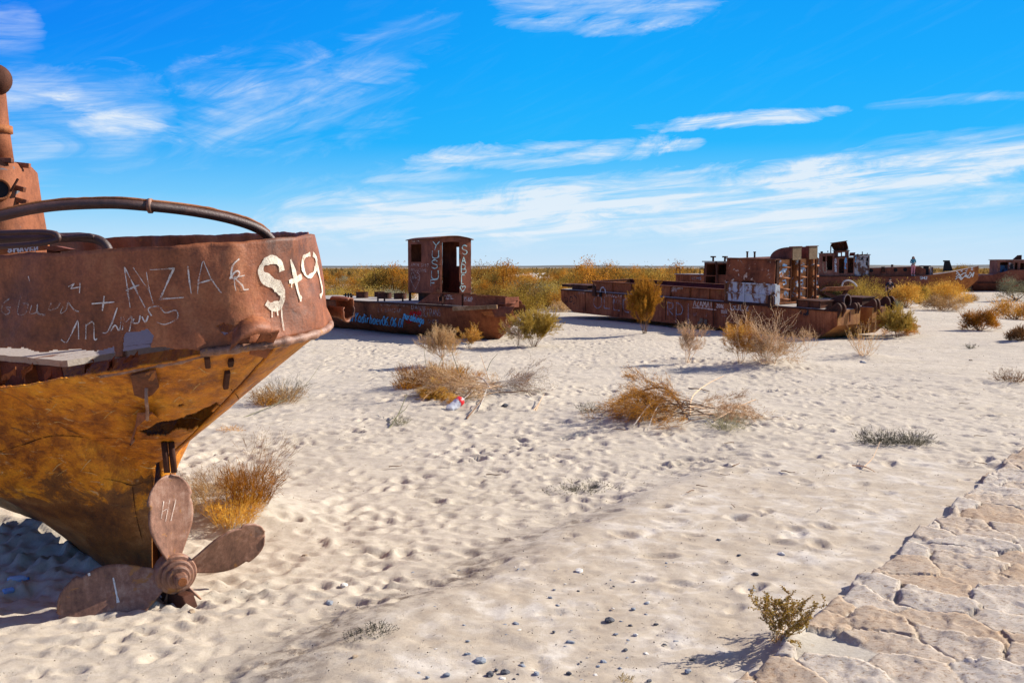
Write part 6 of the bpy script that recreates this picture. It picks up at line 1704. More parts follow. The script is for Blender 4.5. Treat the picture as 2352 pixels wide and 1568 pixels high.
def person(name, loc, yaw, h, label, top, legs, hairmat, long_hair, cap):
    k = h / 1.72
    root = bpy.data.objects.new('person', None); C.objects.link(root); root.location = loc; root.rotation_euler = (0, 0, yaw); root.scale = (k, k, k)
    tag(root, label, 'person')
    # facing -y
    sh = .17 if long_hair else .20; hip = .095
    hands = []
    body = [[((0, 0, .95), .12), ((0, -.005, 1.10), .105), ((0, .01, 1.28), .12), ((0, .01, 1.42), .085), ((0, .0, 1.50), .05), ((0, -.015, 1.57), .062), ((0, -.02, 1.635), .088), ((0, -.01, 1.70), .062)]]
    for sg in (-1, 1):
        n0 = sum(len([i for i in ch if not isinstance(i, int)]) for ch in body)
        el = (sg * (sh + .07), .02, 1.13); wr = (sg * .04, -.22, 1.10 + .03 * sg)
        if cap and sg == 1: wr = (sg * .15, -.24, 1.08)
        if cap and sg == -1: el = (-.29, .03, 1.12); wr = (-.31, -.03, .86)
        body.append([3, ((sg * sh, .01, 1.40), .058), (el, .042), (wr, .030)])
        w = n0 + 2; d = Vector(wr) - Vector(el); d.normalize()
        palm = Vector(wr) + d * .055
        body.append([w, (tuple(palm), .030)])
        pi = n0 + 3
        side = d.cross(Vector((0, 0, 1))).normalized() if abs(d.z) < .9 else Vector((1, 0, 0))
        for f in range(4):
            a = palm + side * (.026 * (f - 1.5) / 1.5) + d * .035; L = (.062, .072, .068, .052)[f]
            body.append([pi, (tuple(a), .010), (tuple(a + d * L * .6 + Vector((0, 0, -.012))), .009), (tuple(a + d * L * .9 + Vector((0, 0, -.03))), .008)])
        a = palm - side * .03
        body.append([pi, (tuple(a), .012), (tuple(a - side * .02 + d * .035), .010)])
        n1 = sum(len([i for i in ch if not isinstance(i, int)]) for ch in body)
        body.append([0, ((sg * hip, 0, .88), .095), ((sg * (hip + .01), -.01, .50), .060), ((sg * (hip + .015), .02, .09), .040), ((sg * (hip + .02), -.03, .04), .042), ((sg * (hip + .03), -.14, .03), .032)])
    body.append([6, ((0, -.105, 1.625), .014)])
    for sg in (-1, 1): body.append([6, ((sg * .088, .0, 1.63), .018)])
    b = skin('body', body, M_SKIN, root)
    t = [[((0, 0, .93), .135), ((0, -.005, 1.10), .122), ((0, .01, 1.28), .137), ((0, .01, 1.41), .100), ((0, .005, 1.47), .065)]]
    for sg in (-1, 1):
        el = (sg * (sh + .07), .02, 1.13)
        if cap and sg == -1: el = (-.29, .03, 1.12)
        wr = Vector((sg * .06, -.19, 1.11))
        ch = [3, ((sg * sh, .01, 1.40), .075), (el, .058)]
        if not cap: ch.append((tuple(wr), .045))
        t.append(ch)
    skin('jumper' if long_hair else 'shirt', t, top, root)
    g = [[((0, 0, .97), .128)]]
    for sg in (-1, 1): g.append([0, ((sg * hip, 0, .87), .108), ((sg * (hip + .01), -.01, .50), .078), ((sg * (hip + .015), .02, .13), .066)])
    skin('trousers', g, legs, root)
    for sg in (-1, 1): skin('shoe', [[((sg * (hip + .018), .04, .045), .048), ((sg * (hip + .022), -.05, .042), .050), ((sg * (hip + .03), -.16, .032), .038)]], M_SHOE if long_hair else M_BLK, root, sub=1)
    if long_hair:
        skin('hair', [[((0, .02, 1.70), .085), ((0, .055, 1.62), .105), ((.02, .075, 1.50), .105), ((.02, .08, 1.38), .08)], [1, ((.085, .0, 1.55), .05), ((.10, -.05, 1.40), .045)], [1, ((-.085, .0, 1.55), .05), ((-.10, -.04, 1.42), .04)]], hairmat, root)
        skin('sunglasses', [[((-.05, -.105, 1.645), .022), ((0, -.115, 1.645), .010), ((.05, -.105, 1.645), .022)]], M_BLK, root, 1, 1)
    else:
        skin('cap', [[((0, .02, 1.70), .098), ((0, -.03, 1.715), .085)], [1, ((0, -.14, 1.69), .035)]], M_BLK, root)
    return root
wp = P(2097, 627, 86.2); 
wx = solve_x(M5, -1.5, 1.75, 2097)
wq = M5 @ Vector((wx, -1.45, 1.735))
person('woman', wq, R(8), 1.66, 'person in teal jumper and pink trousers with long hair standing on the far wreck', M_TEAL, M_PINK, M_HAIR, True, False)
mp = G(2043, 684); person('man', (mp.x, mp.y, gz(mp.x, mp.y) - .02), R(6), 1.72, 'person in black cap, dark shirt and dark trousers standing among the golden bushes', M_NAVY, M_BLK, M_HAIR, False, True)
# ------------------------------------------------------------------ plants
L_GOLD = mat_leaf('golden_foliage', (0.260, 0.111, 0.016), (0.546, 0.260, 0.033), (0.720, 0.442, 0.091), 1.3)
L_ORANGE = mat_leaf('orange_foliage', (0.216, 0.084, 0.014), (0.459, 0.196, 0.024), (0.648, 0.317, 0.054), 1.1)
L_YGREEN = mat_leaf('yellow_green_foliage', (0.200, 0.125, 0.022), (0.425, 0.275, 0.050), (0.600, 0.425, 0.112), 1.2)
L_SCRUB = mat_leaf('scrub_foliage', (0.13, 0.085, 0.022), (0.34, 0.175, 0.030), (0.52, 0.29, 0.06), 0.8)
L_GREY = mat_leaf('grey_green_foliage', (0.125, 0.119, 0.069), (0.263, 0.244, 0.144), (0.425, 0.375, 0.225), 1.2)
L_STRAW = mat_leaf('straw_foliage', (0.275, 0.154, 0.061), (0.473, 0.292, 0.121), (0.638, 0.440, 0.220), 1.6)
L_BROWN = mat_leaf('brown_twigs', (0.144, 0.066, 0.026), (0.300, 0.150, 0.054), (0.456, 0.252, 0.102), 2.0, .15)
L_DKGREY = mat_leaf('dark_grey_twigs', (0.05, 0.048, 0.036), (0.10, 0.095, 0.065), (0.18, 0.165, 0.11), 3.0, .15)
L_SUCC = mat_leaf('olive_foliage', (0.17, 0.105, 0.018), (0.34, 0.21, 0.035), (0.48, 0.33, 0.08), 22.0, .3)
B_PALE = mat_plain('pale_bark', (0.74, 0.50, 0.30), .9, .25, 14, .1)
B_DARK = mat_plain('dark_bark', (0.20, 0.11, 0.06), .9, .35, 14, .1)
B_GREY = mat_plain('bleached_wood', (0.50, 0.44, 0.38), .9, .25, 14, .1)
B_GREEN = mat_plain('green_stem', (0.16, 0.15, 0.09), .9, .25, 14, .1)
UP = np.array([0, 0, 1.0])
def nrm(a): return a / np.maximum(np.linalg.norm(a, axis=-1, keepdims=True), 1e-9)
class Seg:
    def __init__(s): s.a = []; s.b = []; s.ra = []; s.rb = []
    def add(s, a, b, ra, rb): s.a.append(a); s.b.append(b); s.ra.append(ra); s.rb.append(rb)
def seg_mesh(segs, leaves, rg):
    """three-sided twigs plus flat leaf strokes -> verts, faces, material index"""
    V = []; F = []; MI = []; n = 0
    if segs.a:
        a = np.array(segs.a); b = np.array(segs.b); ra = np.array(segs.ra)[:, None]; rb = np.array(segs.rb)[:, None]
        d = nrm(b - a); ref = np.where(np.abs(d[:, 2:3]) > .9, np.array([[1., 0, 0]]), UP[None]); x = nrm(np.cross(d, ref)); y = np.cross(d, x)
        vs = []
        for (p, r) in ((a, ra), (b, rb)):
            for k in range(3):
                th = 2 * math.pi * k / 3; vs.append(p + (x * math.cos(th) + y * math.sin(th)) * r)
        m = len(a); V.append(np.stack(vs, 1).reshape(-1, 3))
        base = (np.arange(m) * 6)[:, None]
        for k in range(3): F.append(base + np.array([[k, (k + 1) % 3, 3 + (k + 1) % 3, 3 + k]])); MI.append(np.zeros(m, int))
        n = m * 6
    if leaves is not None and len(leaves[0]):
        a, b, w = leaves
        d = nrm(b - a); r = nrm(rg.normal(size=a.shape)); x = nrm(np.cross(d, r)); m = len(a)
        mid = a * .45 + b * .55
        V.append(np.stack([a, mid + x * w[:, None] / 2, b, mid - x * w[:, None] / 2], 1).reshape(-1, 3))
        F.append(n + (np.arange(m) * 4)[:, None] + np.array([[0, 1, 2, 3]])); MI.append(np.ones(m, int))
    return np.concatenate(V), np.concatenate(F), np.concatenate(MI)
def plant_mesh(name, V, F, mats, MI=None):
    me = bpy.data.meshes.new(name)
    me.vertices.add(len(V)); me.vertices.foreach_set('co', V.astype(np.float32).ravel())
    me.loops.add(len(F) * 4); me.loops.foreach_set('vertex_index', F.astype(np.int32).ravel())
    me.polygons.add(len(F)); me.polygons.foreach_set('loop_start', np.arange(0, len(F) * 4, 4, dtype=np.int32))
    for m in mats: me.materials.append(m)
    if MI is not None and len(mats) > 1: me.polygons.foreach_set('material_index', MI.astype(np.int32))
    me.update(calc_edges=True)
    return me
def sub_mesh(V, F):
    u, inv = np.unique(F.ravel(), return_inverse=True); return V[u], inv.reshape(F.shape)
def place(name, me, loc, label, cat, group=None, rz=0.0, s=1.0):
    o = bpy.data.objects.new(name, me); C.objects.link(o); o.location = loc; o.rotation_euler = (0, 0, rz); o.scale = (s, s, s)
    return tag(o, label, cat, group)
def two_part(name, data, loc, label, cat, barkm, leafm, group=None, rz=0.0, s=1.0, pn=('stems', 'foliage')):
    """a plant whose stems and foliage are parts of their own"""
    V, F, MI = data
    root = bpy.data.objects.new(name, None); C.objects.link(root); root.location = loc; root.rotation_euler = (0, 0, rz); root.scale = (s, s, s)
    tag(root, label, cat, group)
    for k, m in ((0, barkm), (1, leafm)):
        f = F[MI == k]
        if not len(f): continue
        v2, f2 = sub_mesh(V, f)
        o = bpy.data.objects.new(pn[k], plant_mesh(pn[k], v2, f2, [m])); C.objects.link(o); o.parent = root
    return root

def grow(segs, tips, rg, p, d, L, r, depth, o):
    """one limb that bends, tapers and forks"""
    n = o.get('steps', 4); step = L / n; p = np.array(p, float); d = np.array(d, float)
    for i in range(n):
        d = nrm((d + rg.normal(size=3) * o['wob'] + UP * o['lift'])[None])[0]
        q = p + d * step; r2 = r * (1 - .22)
        segs.add(p, q, r, max(r2, o['rmin']))
        if depth > 0 and (i >= o.get('first', 1)):
            for _ in range(o['kids'] if rg.random() < o['pk'] else 0):
                ax = nrm(rg.normal(size=(1, 3)))[0]; ang = rg.uniform(*o['ang'])
                c = nrm((d * math.cos(ang) + nrm(np.cross(d, ax)[None])[0] * math.sin(ang))[None])[0]
                grow(segs, tips, rg, q, c, L * rg.uniform(*o['len']), max(r2 * .62, o['rmin']), depth - 1, o)
        if depth <= o.get('leafd', 1): tips.append((p.copy(), d.copy(), step))
        p = q; r = r2
def leaf_strokes(tips, rg, per, L, W, spread=.9, jitter=.03, droop=0.0):
    if not tips: return None
    P_ = np.array([t[0] for t in tips]); D = np.array([t[1] for t in tips]); S = np.array([t[2] for t in tips])
    P_ = np.repeat(P_, per, 0); D = np.repeat(D, per, 0); S = np.repeat(S, per)
    n = len(P_); a = P_ + D * (rg.random(n) * S)[:, None] + rg.normal(size=(n, 3)) * jitter
    d = nrm(D + rg.normal(size=(n, 3)) * spread - UP[None] * droop); ln = L * rg.uniform(.5, 1.3, n)
    return a, a + d * ln[:, None], W * rg.uniform(.6, 1.3, n)
def clump_bush(seed, R_, H_, nclump, per, L, W, flat=.55, stems=14, upb=.7, rnd=.45):
    """dense shrub: leaf strokes gathered in clumps over a crown, gaps between the clumps, a few stems inside"""
    rg = np.random.default_rng(seed)
    th = rg.random(nclump) * 2 * math.pi; rr = np.sqrt(rg.random(nclump)) * R_ * .86
    hh = H_ * (0.22 + 0.68 * rg.random(nclump)) * np.sqrt(np.maximum(0.08, 1 - (rr / (R_ * 1.02)) ** 2))
    c = np.stack([rr * np.cos(th), rr * np.sin(th), hh], 1); cr = rg.uniform(.16, .30, nclump) * min(R_, H_) * 1.2
    ci = np.repeat(np.arange(nclump), per); n = len(ci)
    a = c[ci] + rg.normal(size=(n, 3)) * (cr[ci][:, None] * np.array([[.62, .62, flat]]))
    a[:, 2] = np.abs(a[:, 2])
    out = nrm(a - np.array([[0, 0, H_ * .1]]))
    d = nrm(out * .6 + rg.normal(size=(n, 3)) * rnd + UP[None] * upb)
    lv = (a, a + d * (L * rg.uniform(.5, 1.35, n))[:, None], W * rg.uniform(.6, 1.4, n))
    sg = Seg()
    for i in range(stems):
        k = c[rg.integers(nclump)]; p = np.array([rg.normal() * R_ * .06, rg.normal() * R_ * .06, -.05]); m = (p + k) / 2 + rg.normal(size=3) * R_ * .06
        r0 = .018 * H_; sg.add(p, m, r0, r0 * .7); sg.add(m, k, r0 * .7, r0 * .35)
        for _ in range(4):
            e = k + rg.normal(size=3) * R_ * .18 + UP * .1; sg.add(m * .3 + k * .7, e, r0 * .4, r0 * .15)
    return seg_mesh(sg, lv, rg)
def twig_bush(seed, nst, L, spread, o, per, lL, lW, r=.012, lspread=.7, base=.08, droop=0.0):
    rg = np.random.default_rng(seed); sg = Seg(); tips = []
    for i in range(nst):
        th = rg.random() * 2 * math.pi; q = spread * math.sqrt(rg.random())
        d = np.array([math.cos(th) * math.sin(q), math.sin(th) * math.sin(q), math.cos(q)])
        grow(sg, tips, rg, (math.cos(th) * base * rg.random(), math.sin(th) * base * rg.random(), -.04), d, L * rg.uniform(.7, 1.1), r * rg.uniform(.6, 1.2), o['depth'], o)
    return seg_mesh(sg, leaf_strokes(tips, rg, per, lL, lW, lspread, .012, droop) if per else None, rg)
def gpt(u, v):
    p = GG(u, v); return Vector((p.x, p.y, gz(p.x, p.y)))
def px(u, v, n):
    """metres covered by n picture pixels at the ground point u, v"""
    return n * gpt(u, v).y / FPX

# single plants of the middle ground, each described on its own
OB = dict(wob=.16, lift=.06, kids=2, pk=.9, ang=(.35, .8), len=(.45, .7), rmin=.0035, depth=2, steps=4)
rt_ = two_part('shrub', twig_bush(101, 18, 1.55, .26, dict(OB, lift=.10, depth=2, kids=2, pk=.85, ang=(.3, .7)), 26, .13, .013, .016, .55, .16, .35), gpt(1480, 772), 'tall feathery golden shrub standing alone before the chalked side of the barge', 'shrub', B_DARK, L_GOLD, s=0.68)
rt_.scale = (.46, .46, .72)
def globe(seed, H_, Rg):
    rg = np.random.default_rng(seed); sg = Seg(); tips = []
    p = np.array([0, 0, -.05]); top = np.array([-.03, .0, H_ * .27])
    sg.add(p, np.array([.02, 0, H_ * .14]), .030, .024); sg.add(np.array([.02, 0, H_ * .14]), top, .024, .018)
    for i in range(34):
        th = rg.random() * 2 * math.pi; q = 1.15 * rg.random() ** .6
        d = np.array([math.cos(th) * math.sin(q), math.sin(th) * math.sin(q), math.cos(q)])
        st = top * rg.uniform(.55, 1.0)
        grow(sg, tips, rg, st, d, H_ * .66 * rg.uniform(.8, 1.1), .009, 2, dict(wob=.10, lift=.10, kids=2, pk=.95, ang=(.25, .6), len=(.38, .6), rmin=.0028, steps=4))
    return seg_mesh(sg, leaf_strokes(tips, rg, 5, .075, .007, .6, .008), rg)
two_part('dry_shrub', globe(102, 1.18, .6), gpt(1017, 842), 'round straw-coloured dry bush on a single bare trunk, before the pontoon', 'shrub', B_PALE, L_STRAW, pn=('trunk', 'crown'), s=0.60)
two_part('bare_shrub', twig_bush(103, 17, 1.55, .62, dict(wob=.20, lift=.10, kids=1, pk=.85, ang=(.3, .65), len=(.45, .75), rmin=.0055, depth=2, steps=5), 1, .10, .008, .014, .6, .22), gpt(1755, 832), 'large leafless pale-branched shrub spreading in front of the barge bow', 'shrub', B_PALE, L_STRAW, s=0.60)
two_part('shrub', twig_bush(104, 13, 1.15, .5, dict(OB, depth=2), 8, .11, .010, .012, .6, .16), gpt(1700, 842), 'golden leafy shrub tucked to the left of the big bare shrub', 'shrub', B_PALE, L_GOLD, s=0.55)
two_part('dry_shrub', twig_bush(105, 26, .8, .95, dict(OB, lift=.02, depth=2), 4, .08, .007, .008, .7, .25), gpt(1768, 846), 'low tangled straw-brown brush at the foot of the big bare shrub', 'shrub', B_PALE, L_STRAW, s=0.66)
two_part('dry_shrub', twig_bush(106, 9, .85, .62, dict(wob=.16, lift=.08, kids=2, pk=.95, ang=(.3, .7), len=(.42, .62), rmin=.003, depth=3, steps=4), 1, .05, .005, .013, .7, .05), gpt(1578, 832), 'small twiggy pale brown shrub between the golden shrub and the big bare one', 'shrub', B_PALE, L_STRAW, s=0.66)
two_part('bare_shrub', twig_bush(107, 22, .85, .85, dict(wob=.12, lift=.16, kids=1, pk=.5, ang=(.2, .5), len=(.4, .6), rmin=.004, depth=1, steps=6), 2, .07, .008, .010, .8, .22), gpt(1985, 824), 'low basket-like shrub of curved bare stems right of the barge bow', 'shrub', B_PALE, L_GOLD, s=0.85)
two_part('shrub', twig_bush(108, 24, 1.9, .62, dict(OB, depth=2, wob=.13), 20, .15, .015, .014, .5, .3), gpt(1226, 796), 'green and gold feathery shrub beside the torn end of the pontoon', 'shrub', B_DARK, L_YGREEN, s=0.39)
two_part('dry_shrub', twig_bush(109, 12, .9, .6, dict(OB, depth=2), 2, .07, .007, .010, .6, .08), gpt(1188, 797), 'thin pale bare bush in front of the green shrub at the pontoon end', 'shrub', B_PALE, L_STRAW, s=0.60)
two_part('shrub', twig_bush(110, 11, 1.0, .7, dict(OB, lift=-.02, depth=2), 9, .10, .010, .010, .6, .2, .5), gpt(1075, 800), 'drooping yellow shrub against the hull, right of the round straw bush', 'shrub', B_PALE, L_GOLD, s=0.46)
two_part('shrub', twig_bush(111, 24, 1.75, .66, dict(OB, depth=2, wob=.14), 18, .14, .015, .013, .55, .28), gpt(2062, 774), 'wispy grey-green shrub with golden tips beside the raked end of the barge', 'shrub', B_DARK, L_YGREEN, s=0.36)
two_part('shrub', twig_bush(112, 22, .9, 1.0, dict(OB, lift=0.0, depth=2), 9, .11, .011, .009, .7, .3), gpt(2072, 768), 'low orange brush on the right flank of the wispy grey-green shrub', 'shrub', B_DARK, L_ORANGE, s=0.50)
two_part('dry_shrub', twig_bush(113, 6, .62, .35, dict(OB, depth=2), 2, .06, .006, .008, .6, .05), gpt(1856, 805), 'small dead bush in front of the barge, right of the big bare shrub', 'shrub', B_PALE, L_STRAW, s=0.70)
two_part('dry_shrub', twig_bush(114, 5, .85, .3, dict(OB, depth=1), 3, .06, .007, .008, .6, .04), gpt(1822, 800), 'slim dry stalk bush standing just right of the big bare shrub', 'shrub', B_PALE, L_STRAW, s=0.60)

def bush(seed, u, v, wpx, hpx, label, leaf, ncl=40, per=170, upb=.7, name='shrub', L=.17, W=.018, bark=None):
    g = gpt(u, v); k = g.y / FPX
    two_part(name, clump_bush(seed, wpx * k / 2, hpx * k, ncl, per, L, W, upb=upb * .65, rnd=.65), g, label, 'shrub', bark or B_DARK, leaf)
bush(201, 1988, 690, 104, 50, 'yellow-green bush below the deckhouse of the far wheelhouse wreck', L_YGREEN)
bush(202, 2082, 706, 80, 54, 'golden bush just right of the man in dark clothes', L_GOLD)
bush(203, 2168, 696, 122, 48, 'largest golden bush under the white-scrawled bow', L_GOLD, 50, 190)
bush(204, 2168, 714, 104, 34, 'low straw-brown bush in front of the golden bush under the bow', L_STRAW, 34, 120, .9)
bush(205, 2250, 759, 74, 50, 'rounded orange bush alone on the sand at the right', L_ORANGE, 30, 120, .9)
bush(206, 2332, 733, 105, 52, 'wide tawny bush at the right edge of the frame', L_GOLD, 34, 140, .8)
bush(207, 2332, 690, 84, 52, 'grey-green bush in front of the tug cabin', L_GREY, 30, 150)
bush(208, 1906, 684, 60, 44, 'yellow bush showing between the fan housing and the far wheelhouse wreck', L_YGREEN, 26, 150)
bush(209, 2046, 712, 46, 22, 'small grey-green bush in front of the man', L_GREY, 18, 110)
bush(210, 2112, 698, 44, 44, 'tall yellow bush between the two golden bushes before the far wreck', L_YGREEN, 22, 140)
bush(211, 2345, 782, 60, 26, 'low brown brush at the right frame edge below the tawny bush', L_BROWN, 20, 100, 1.0)

# scrubland behind the wrecks
PROT = []
def proto(seed, R_, H_, ncl, per, leaf, L=.13, W=.038, stems=12, upb=.3, rnd=.75):
    V, F, MI = clump_bush(seed, R_, H_, ncl, per, L, W, stems=stems, upb=upb, rnd=rnd); return plant_mesh('shrub', V, F, [B_DARK, leaf], MI)
P_OR = [proto(301, 1.5, 2.0, 26, 170, L_SCRUB), proto(302, 1.2, 2.3, 20, 170, L_ORANGE), proto(303, 1.7, 1.7, 30, 160, L_SCRUB), proto(304, 1.3, 2.1, 22, 170, L_YGREEN)]
P_GR = [proto(311, 1.6, 1.5, 30, 120, L_GREY, upb=1.0), proto(312, 1.3, 1.3, 26, 120, L_GREY, upb=1.0), proto(313, 1.5, 1.6, 30, 120, L_YGREEN, upb=.9)]
P_BR = [proto(321, 1.3, 1.2, 24, 100, L_STRAW, upb=.9), proto(322, 1.2, 1.5, 22, 100, L_BROWN, upb=.8)]
LBL = {'o': ('shrub', 'orange-gold shrub of the dense scrub far behind the wrecks', 'orange shrubs in the far scrub', P_OR),
       'g': ('shrub', 'grey-green shrub of the dense scrub far behind the wrecks', 'grey-green shrubs in the far scrub', P_GR),
       'b': ('dry_shrub', 'dry brown shrub of the dense scrub far behind the wrecks', 'dry brown shrubs in the far scrub', P_BR)}
rgs = np.random.default_rng(77)
def scatter(n, u0, u1, y0, y1, mix, smin=.75, smax=1.2, avoid=()):
    k = 0
    for _ in range(n * 3):
        if k >= n: break
        y = y0 + (y1 - y0) * rgs.random() ** .8; u = rgs.uniform(u0, u1)
        x = (u - CU) / FPX * y
        if any((x - a) ** 2 + (y - b) ** 2 < c * c for a, b, c in avoid): continue
        kind = mix[rgs.integers(len(mix))]; nm, lb, gp, pr = LBL[kind]
        o = place(nm, pr[rgs.integers(len(pr))], (x, y, gz(x, y) - .05), lb, 'shrub', gp, rgs.uniform(0, 6.28), rgs.uniform(smin, smax)); k += 1
AV = [(-6, 42, 4.5), (8, 44, 5), (6, 47, 4), (4, 50, 3), (10, 53, 5), (24, 86, 3), (30, 85, 4), (35, 84, 4), (38, 83, 4), (41, 80, 5)]
scatter(30, 740, 945, 47, 75, 'gggob', .5, .85, AV)
scatter(34, 735, 950, 75, 150, 'oogb', .6, 1.0, AV)
scatter(34, 1075, 1300, 46, 75, 'gggbo', .5, .9, AV)
scatter(34, 1075, 1320, 75, 150, 'ooog', .6, 1.05, AV)
scatter(44, 1270, 1690, 60, 85, 'oogob', .6, .92, AV)
scatter(50, 1270, 1700, 85, 150, 'ooogb', .8, 1.15, AV)
scatter(20, 1280, 1650, 66, 92, 'o', 1.1, 1.4, AV)
scatter(5, 840, 925, 70, 88, 'o', 1.1, 1.35, AV)
scatter(5, 1090, 1160, 68, 88, 'o', 1.1, 1.4, AV)
scatter(40, 1640, 2360, 110, 190, 'ooob', .8, 1.2, AV)
scatter(12, 2150, 2360, 88, 110, 'oob', .7, .95, AV)
scatter(10, 1850, 2360, 66, 76, 'bg', .3, .5, AV)
scatter(46, -100, 730, 62, 150, 'oogb', .6, 1.0, AV)
# far-off scrub that reads as one mass
def far_scrub():
    rg = np.random.default_rng(5); n = 26000
    y = 150 + 750 * rg.random(n) ** 1.7; x = (rg.random(n) * 1.3 - .65) * y
    cl = vnoise(x * .02, y * .012, 3) + vnoise(x * .06, y * .05, 4) * .6
    k = cl > -.02; x, y = x[k], y[k]; n = len(x)
    w = rg.uniform(.7, 2.2, n) * (1 + y / 500); h = rg.uniform(.6, 1.7, n) * (1 - .3 * (y > 500))
    z = macro(x, y)
    m = 14; xi = np.repeat(x, m); yi = np.repeat(y, m); N = len(xi); wi = np.repeat(w, m); hi = np.repeat(h, m); zi = np.repeat(z, m)
    a = np.stack([xi + rg.normal(size=N) * wi * .5, yi + rg.normal(size=N) * wi * .5, zi + rg.random(N) * hi * .55], 1)
    d = nrm(rg.normal(size=(N, 3)) * .5 + UP[None]); b = a + d * (hi * rg.uniform(.3, .7, N))[:, None]
    V, F, MI = seg_mesh(Seg(), (a, b, wi * rg.uniform(.12, .3, N)), rg)
    t = mat_leaf('far_scrub_foliage', (0.09, 0.065, 0.030), (0.20, 0.12, 0.035), (0.30, 0.18, 0.05), .05)
    tag(place('scrub', plant_mesh('scrub', V, F, [t]), (0, 0, 0), None, None), kind='stuff')
far_scrub()

# ------------------------------------------------------------------ brushwood heaps, tufts and small plants in the near sand
def heap(seed, Lx, Ly, Hh, n, lean, fine, o=None):
    """cut branches lying in a heap, butts towards +x, twigs towards -x"""
    rg = np.random.default_rng(seed); sg = Seg(); tips = []
    oo = dict(wob=.10, lift=-.05, kids=2, pk=.9, ang=(.25, .6), len=(.3, .5), rmin=.0028, steps=5, leafd=1)
    for i in range(n):
        p = (Lx * (.10 + .35 * rg.random()), rg.normal() * Ly * .22, rg.uniform(.02, Hh * .8))
        th = math.pi + rg.normal() * lean; d = (math.cos(th), math.sin(th), rg.uniform(.0, .26))
        grow(sg, tips, rg, p, d, Lx * rg.uniform(.45, .8), rg.uniform(.006, .013), 2, oo)
    V, F, MI = seg_mesh(sg, leaf_strokes(tips, rg, fine, .075, .006, .7, .02), rg)
    V[:, 2] = np.maximum(V[:, 2], -.03 + .0 * V[:, 2]); return V, F, MI
two_part('brushwood', heap(401, 2.0, 1.1, .30, 26, .35, 3), gpt(1540, 955), 'larger heap of rust-brown cut brushwood, nearest to the camera of the two heaps', 'brushwood', B_DARK, L_ORANGE, rz=.08, s=.80, pn=('branches', 'twigs'))
two_part('brushwood', heap(402, 1.7, .9, .16, 12, .6, 2), gpt(1650, 955), 'thin scatter of dry twigs running right from the larger brushwood heap', 'brushwood', B_PALE, L_BROWN, rz=math.pi - .2, s=.8, pn=('branches', 'twigs'))
two_part('brushwood', heap(403, 1.9, 1.0, .26, 24, .5, 2), gpt(1085, 905), 'tangled heap of pale brushwood on a low sand mound behind the crushed bottle', 'brushwood', B_PALE, L_STRAW, rz=.15, s=.78, pn=('branches', 'twigs'))
two_part('brushwood', heap(404, 1.5, .7, .16, 12, .6, 1), gpt(1160, 893), 'bleached twigs trailing right from the tangled heap', 'brushwood', B_GREY, L_BROWN, rz=math.pi, s=.8, pn=('branches', 'twigs'))
two_part('brushwood', heap(405, 1.1, .7, .18, 14, .5, 4), gpt(1020, 915), 'golden-brown twig pile at the left foot of the tangled heap', 'brushwood', B_DARK, L_GOLD, rz=.3, s=.7, pn=('branches', 'twigs'))
def sticks(name, lst, label, mat, r=.012, group=None):
    """one branch: a main stem with side shoots, points in picture position and height above ground"""
    mb = MB()
    for pts, rr in lst:
        q = [gpt(u, v) + Vector((0, 0, z)) for u, v, z in pts]; mb.tube(smooth_path(q, 4), [rr * (1 - .6 * i / (4 * (len(q) - 1))) for i in range(4 * (len(q) - 1) + 1)], 6)
    return tag(mb.build(name, mat, None), label, 'branch', group)
sticks('branch', [([(1556, 945, .10), (1520, 950, .24), (1490, 962, .20), (1455, 985, .05)], .022), ([(1520, 952, .24), (1500, 972, .12), (1488, 992, .02)], .010), ([(1500, 958, .22), (1470, 962, .16), (1440, 968, .06)], .010)], 'bleached white branch lying across the larger brushwood heap', B_GREY)
sticks('branch', [([(1570, 948, .02), (1545, 940, .24), (1515, 934, .33), (1460, 936, .24), (1400, 950, .10)], .020)], 'dark arched bough over the top of the larger brushwood heap', B_DARK)
sticks('branch', [([(1640, 970, .03), (1700, 955, .16), (1735, 950, .24)], .014)], 'orange stick poking up right of the larger brushwood heap', B_PALE)
sticks('branch', [([(1585, 958, .02), (1590, 930, .14), (1625, 915, .28), (1662, 905, .36)], .012)], 'thin bent twig rising behind the larger brushwood heap', B_PALE)
sticks('branch', [([(1128, 905, .05), (1115, 892, .14), (1098, 885, .16), (1065, 880, .10)], .020), ([(1110, 890, .15), (1085, 912, .08), (1060, 925, .02)], .011), ([(1120, 902, .10), (1110, 925, .06), (1098, 945, .01)], .010)], 'bleached white forked branch in the tangled heap', B_GREY)
sticks('branch', [([(1068, 893, .02), (1048, 885, .40), (1038, 880, .62)], .011)], 'upright green-grey stem leaning left above the tangled heap', B_GREEN)
sticks('branch', [([(1062, 893, .05), (1020, 893, .26), (985, 892, .52)], .012)], 'long grey stem slanting left over the tangled heap', B_GREEN)
sticks('branch', [([(1003, 872, .0), (1010, 870, .32), (1030, 868, .60)], .010), ([(1003, 872, .05), (998, 872, .25), (995, 870, .38)], .008)], 'forked green stem standing left of the tangled heap', B_GREEN)
sticks('branch', [([(983, 868, .0), (978, 866, .30), (974, 864, .62)], .008)], 'thin straight green stem farthest left on the mound', B_GREEN)
sticks('branch', [([(1125, 880, .0), (1112, 878, .34), (1103, 876, .56)], .010)], 'single orange stick standing behind the tangled heap', B_PALE)
sticks('branch', [([(1118, 852, .0), (1128, 850, .22), (1143, 848, .38)], .009)], 'short dark stick leaning right beyond the tangled heap', B_GREEN)
sticks('branch', [([(1072, 962, .01), (1090, 946, .05), (1112, 930, .14)], .013)], 'brown stick lying right of the crushed bottle', B_DARK)
sticks('branch', [([(892, 985, .0), (915, 965, .10), (935, 945, .30)], .014), ([(915, 965, .10), (930, 960, .14), (938, 956, .20)], .008)], 'green forked twig stuck in the sand near the boat stern', B_GREEN)
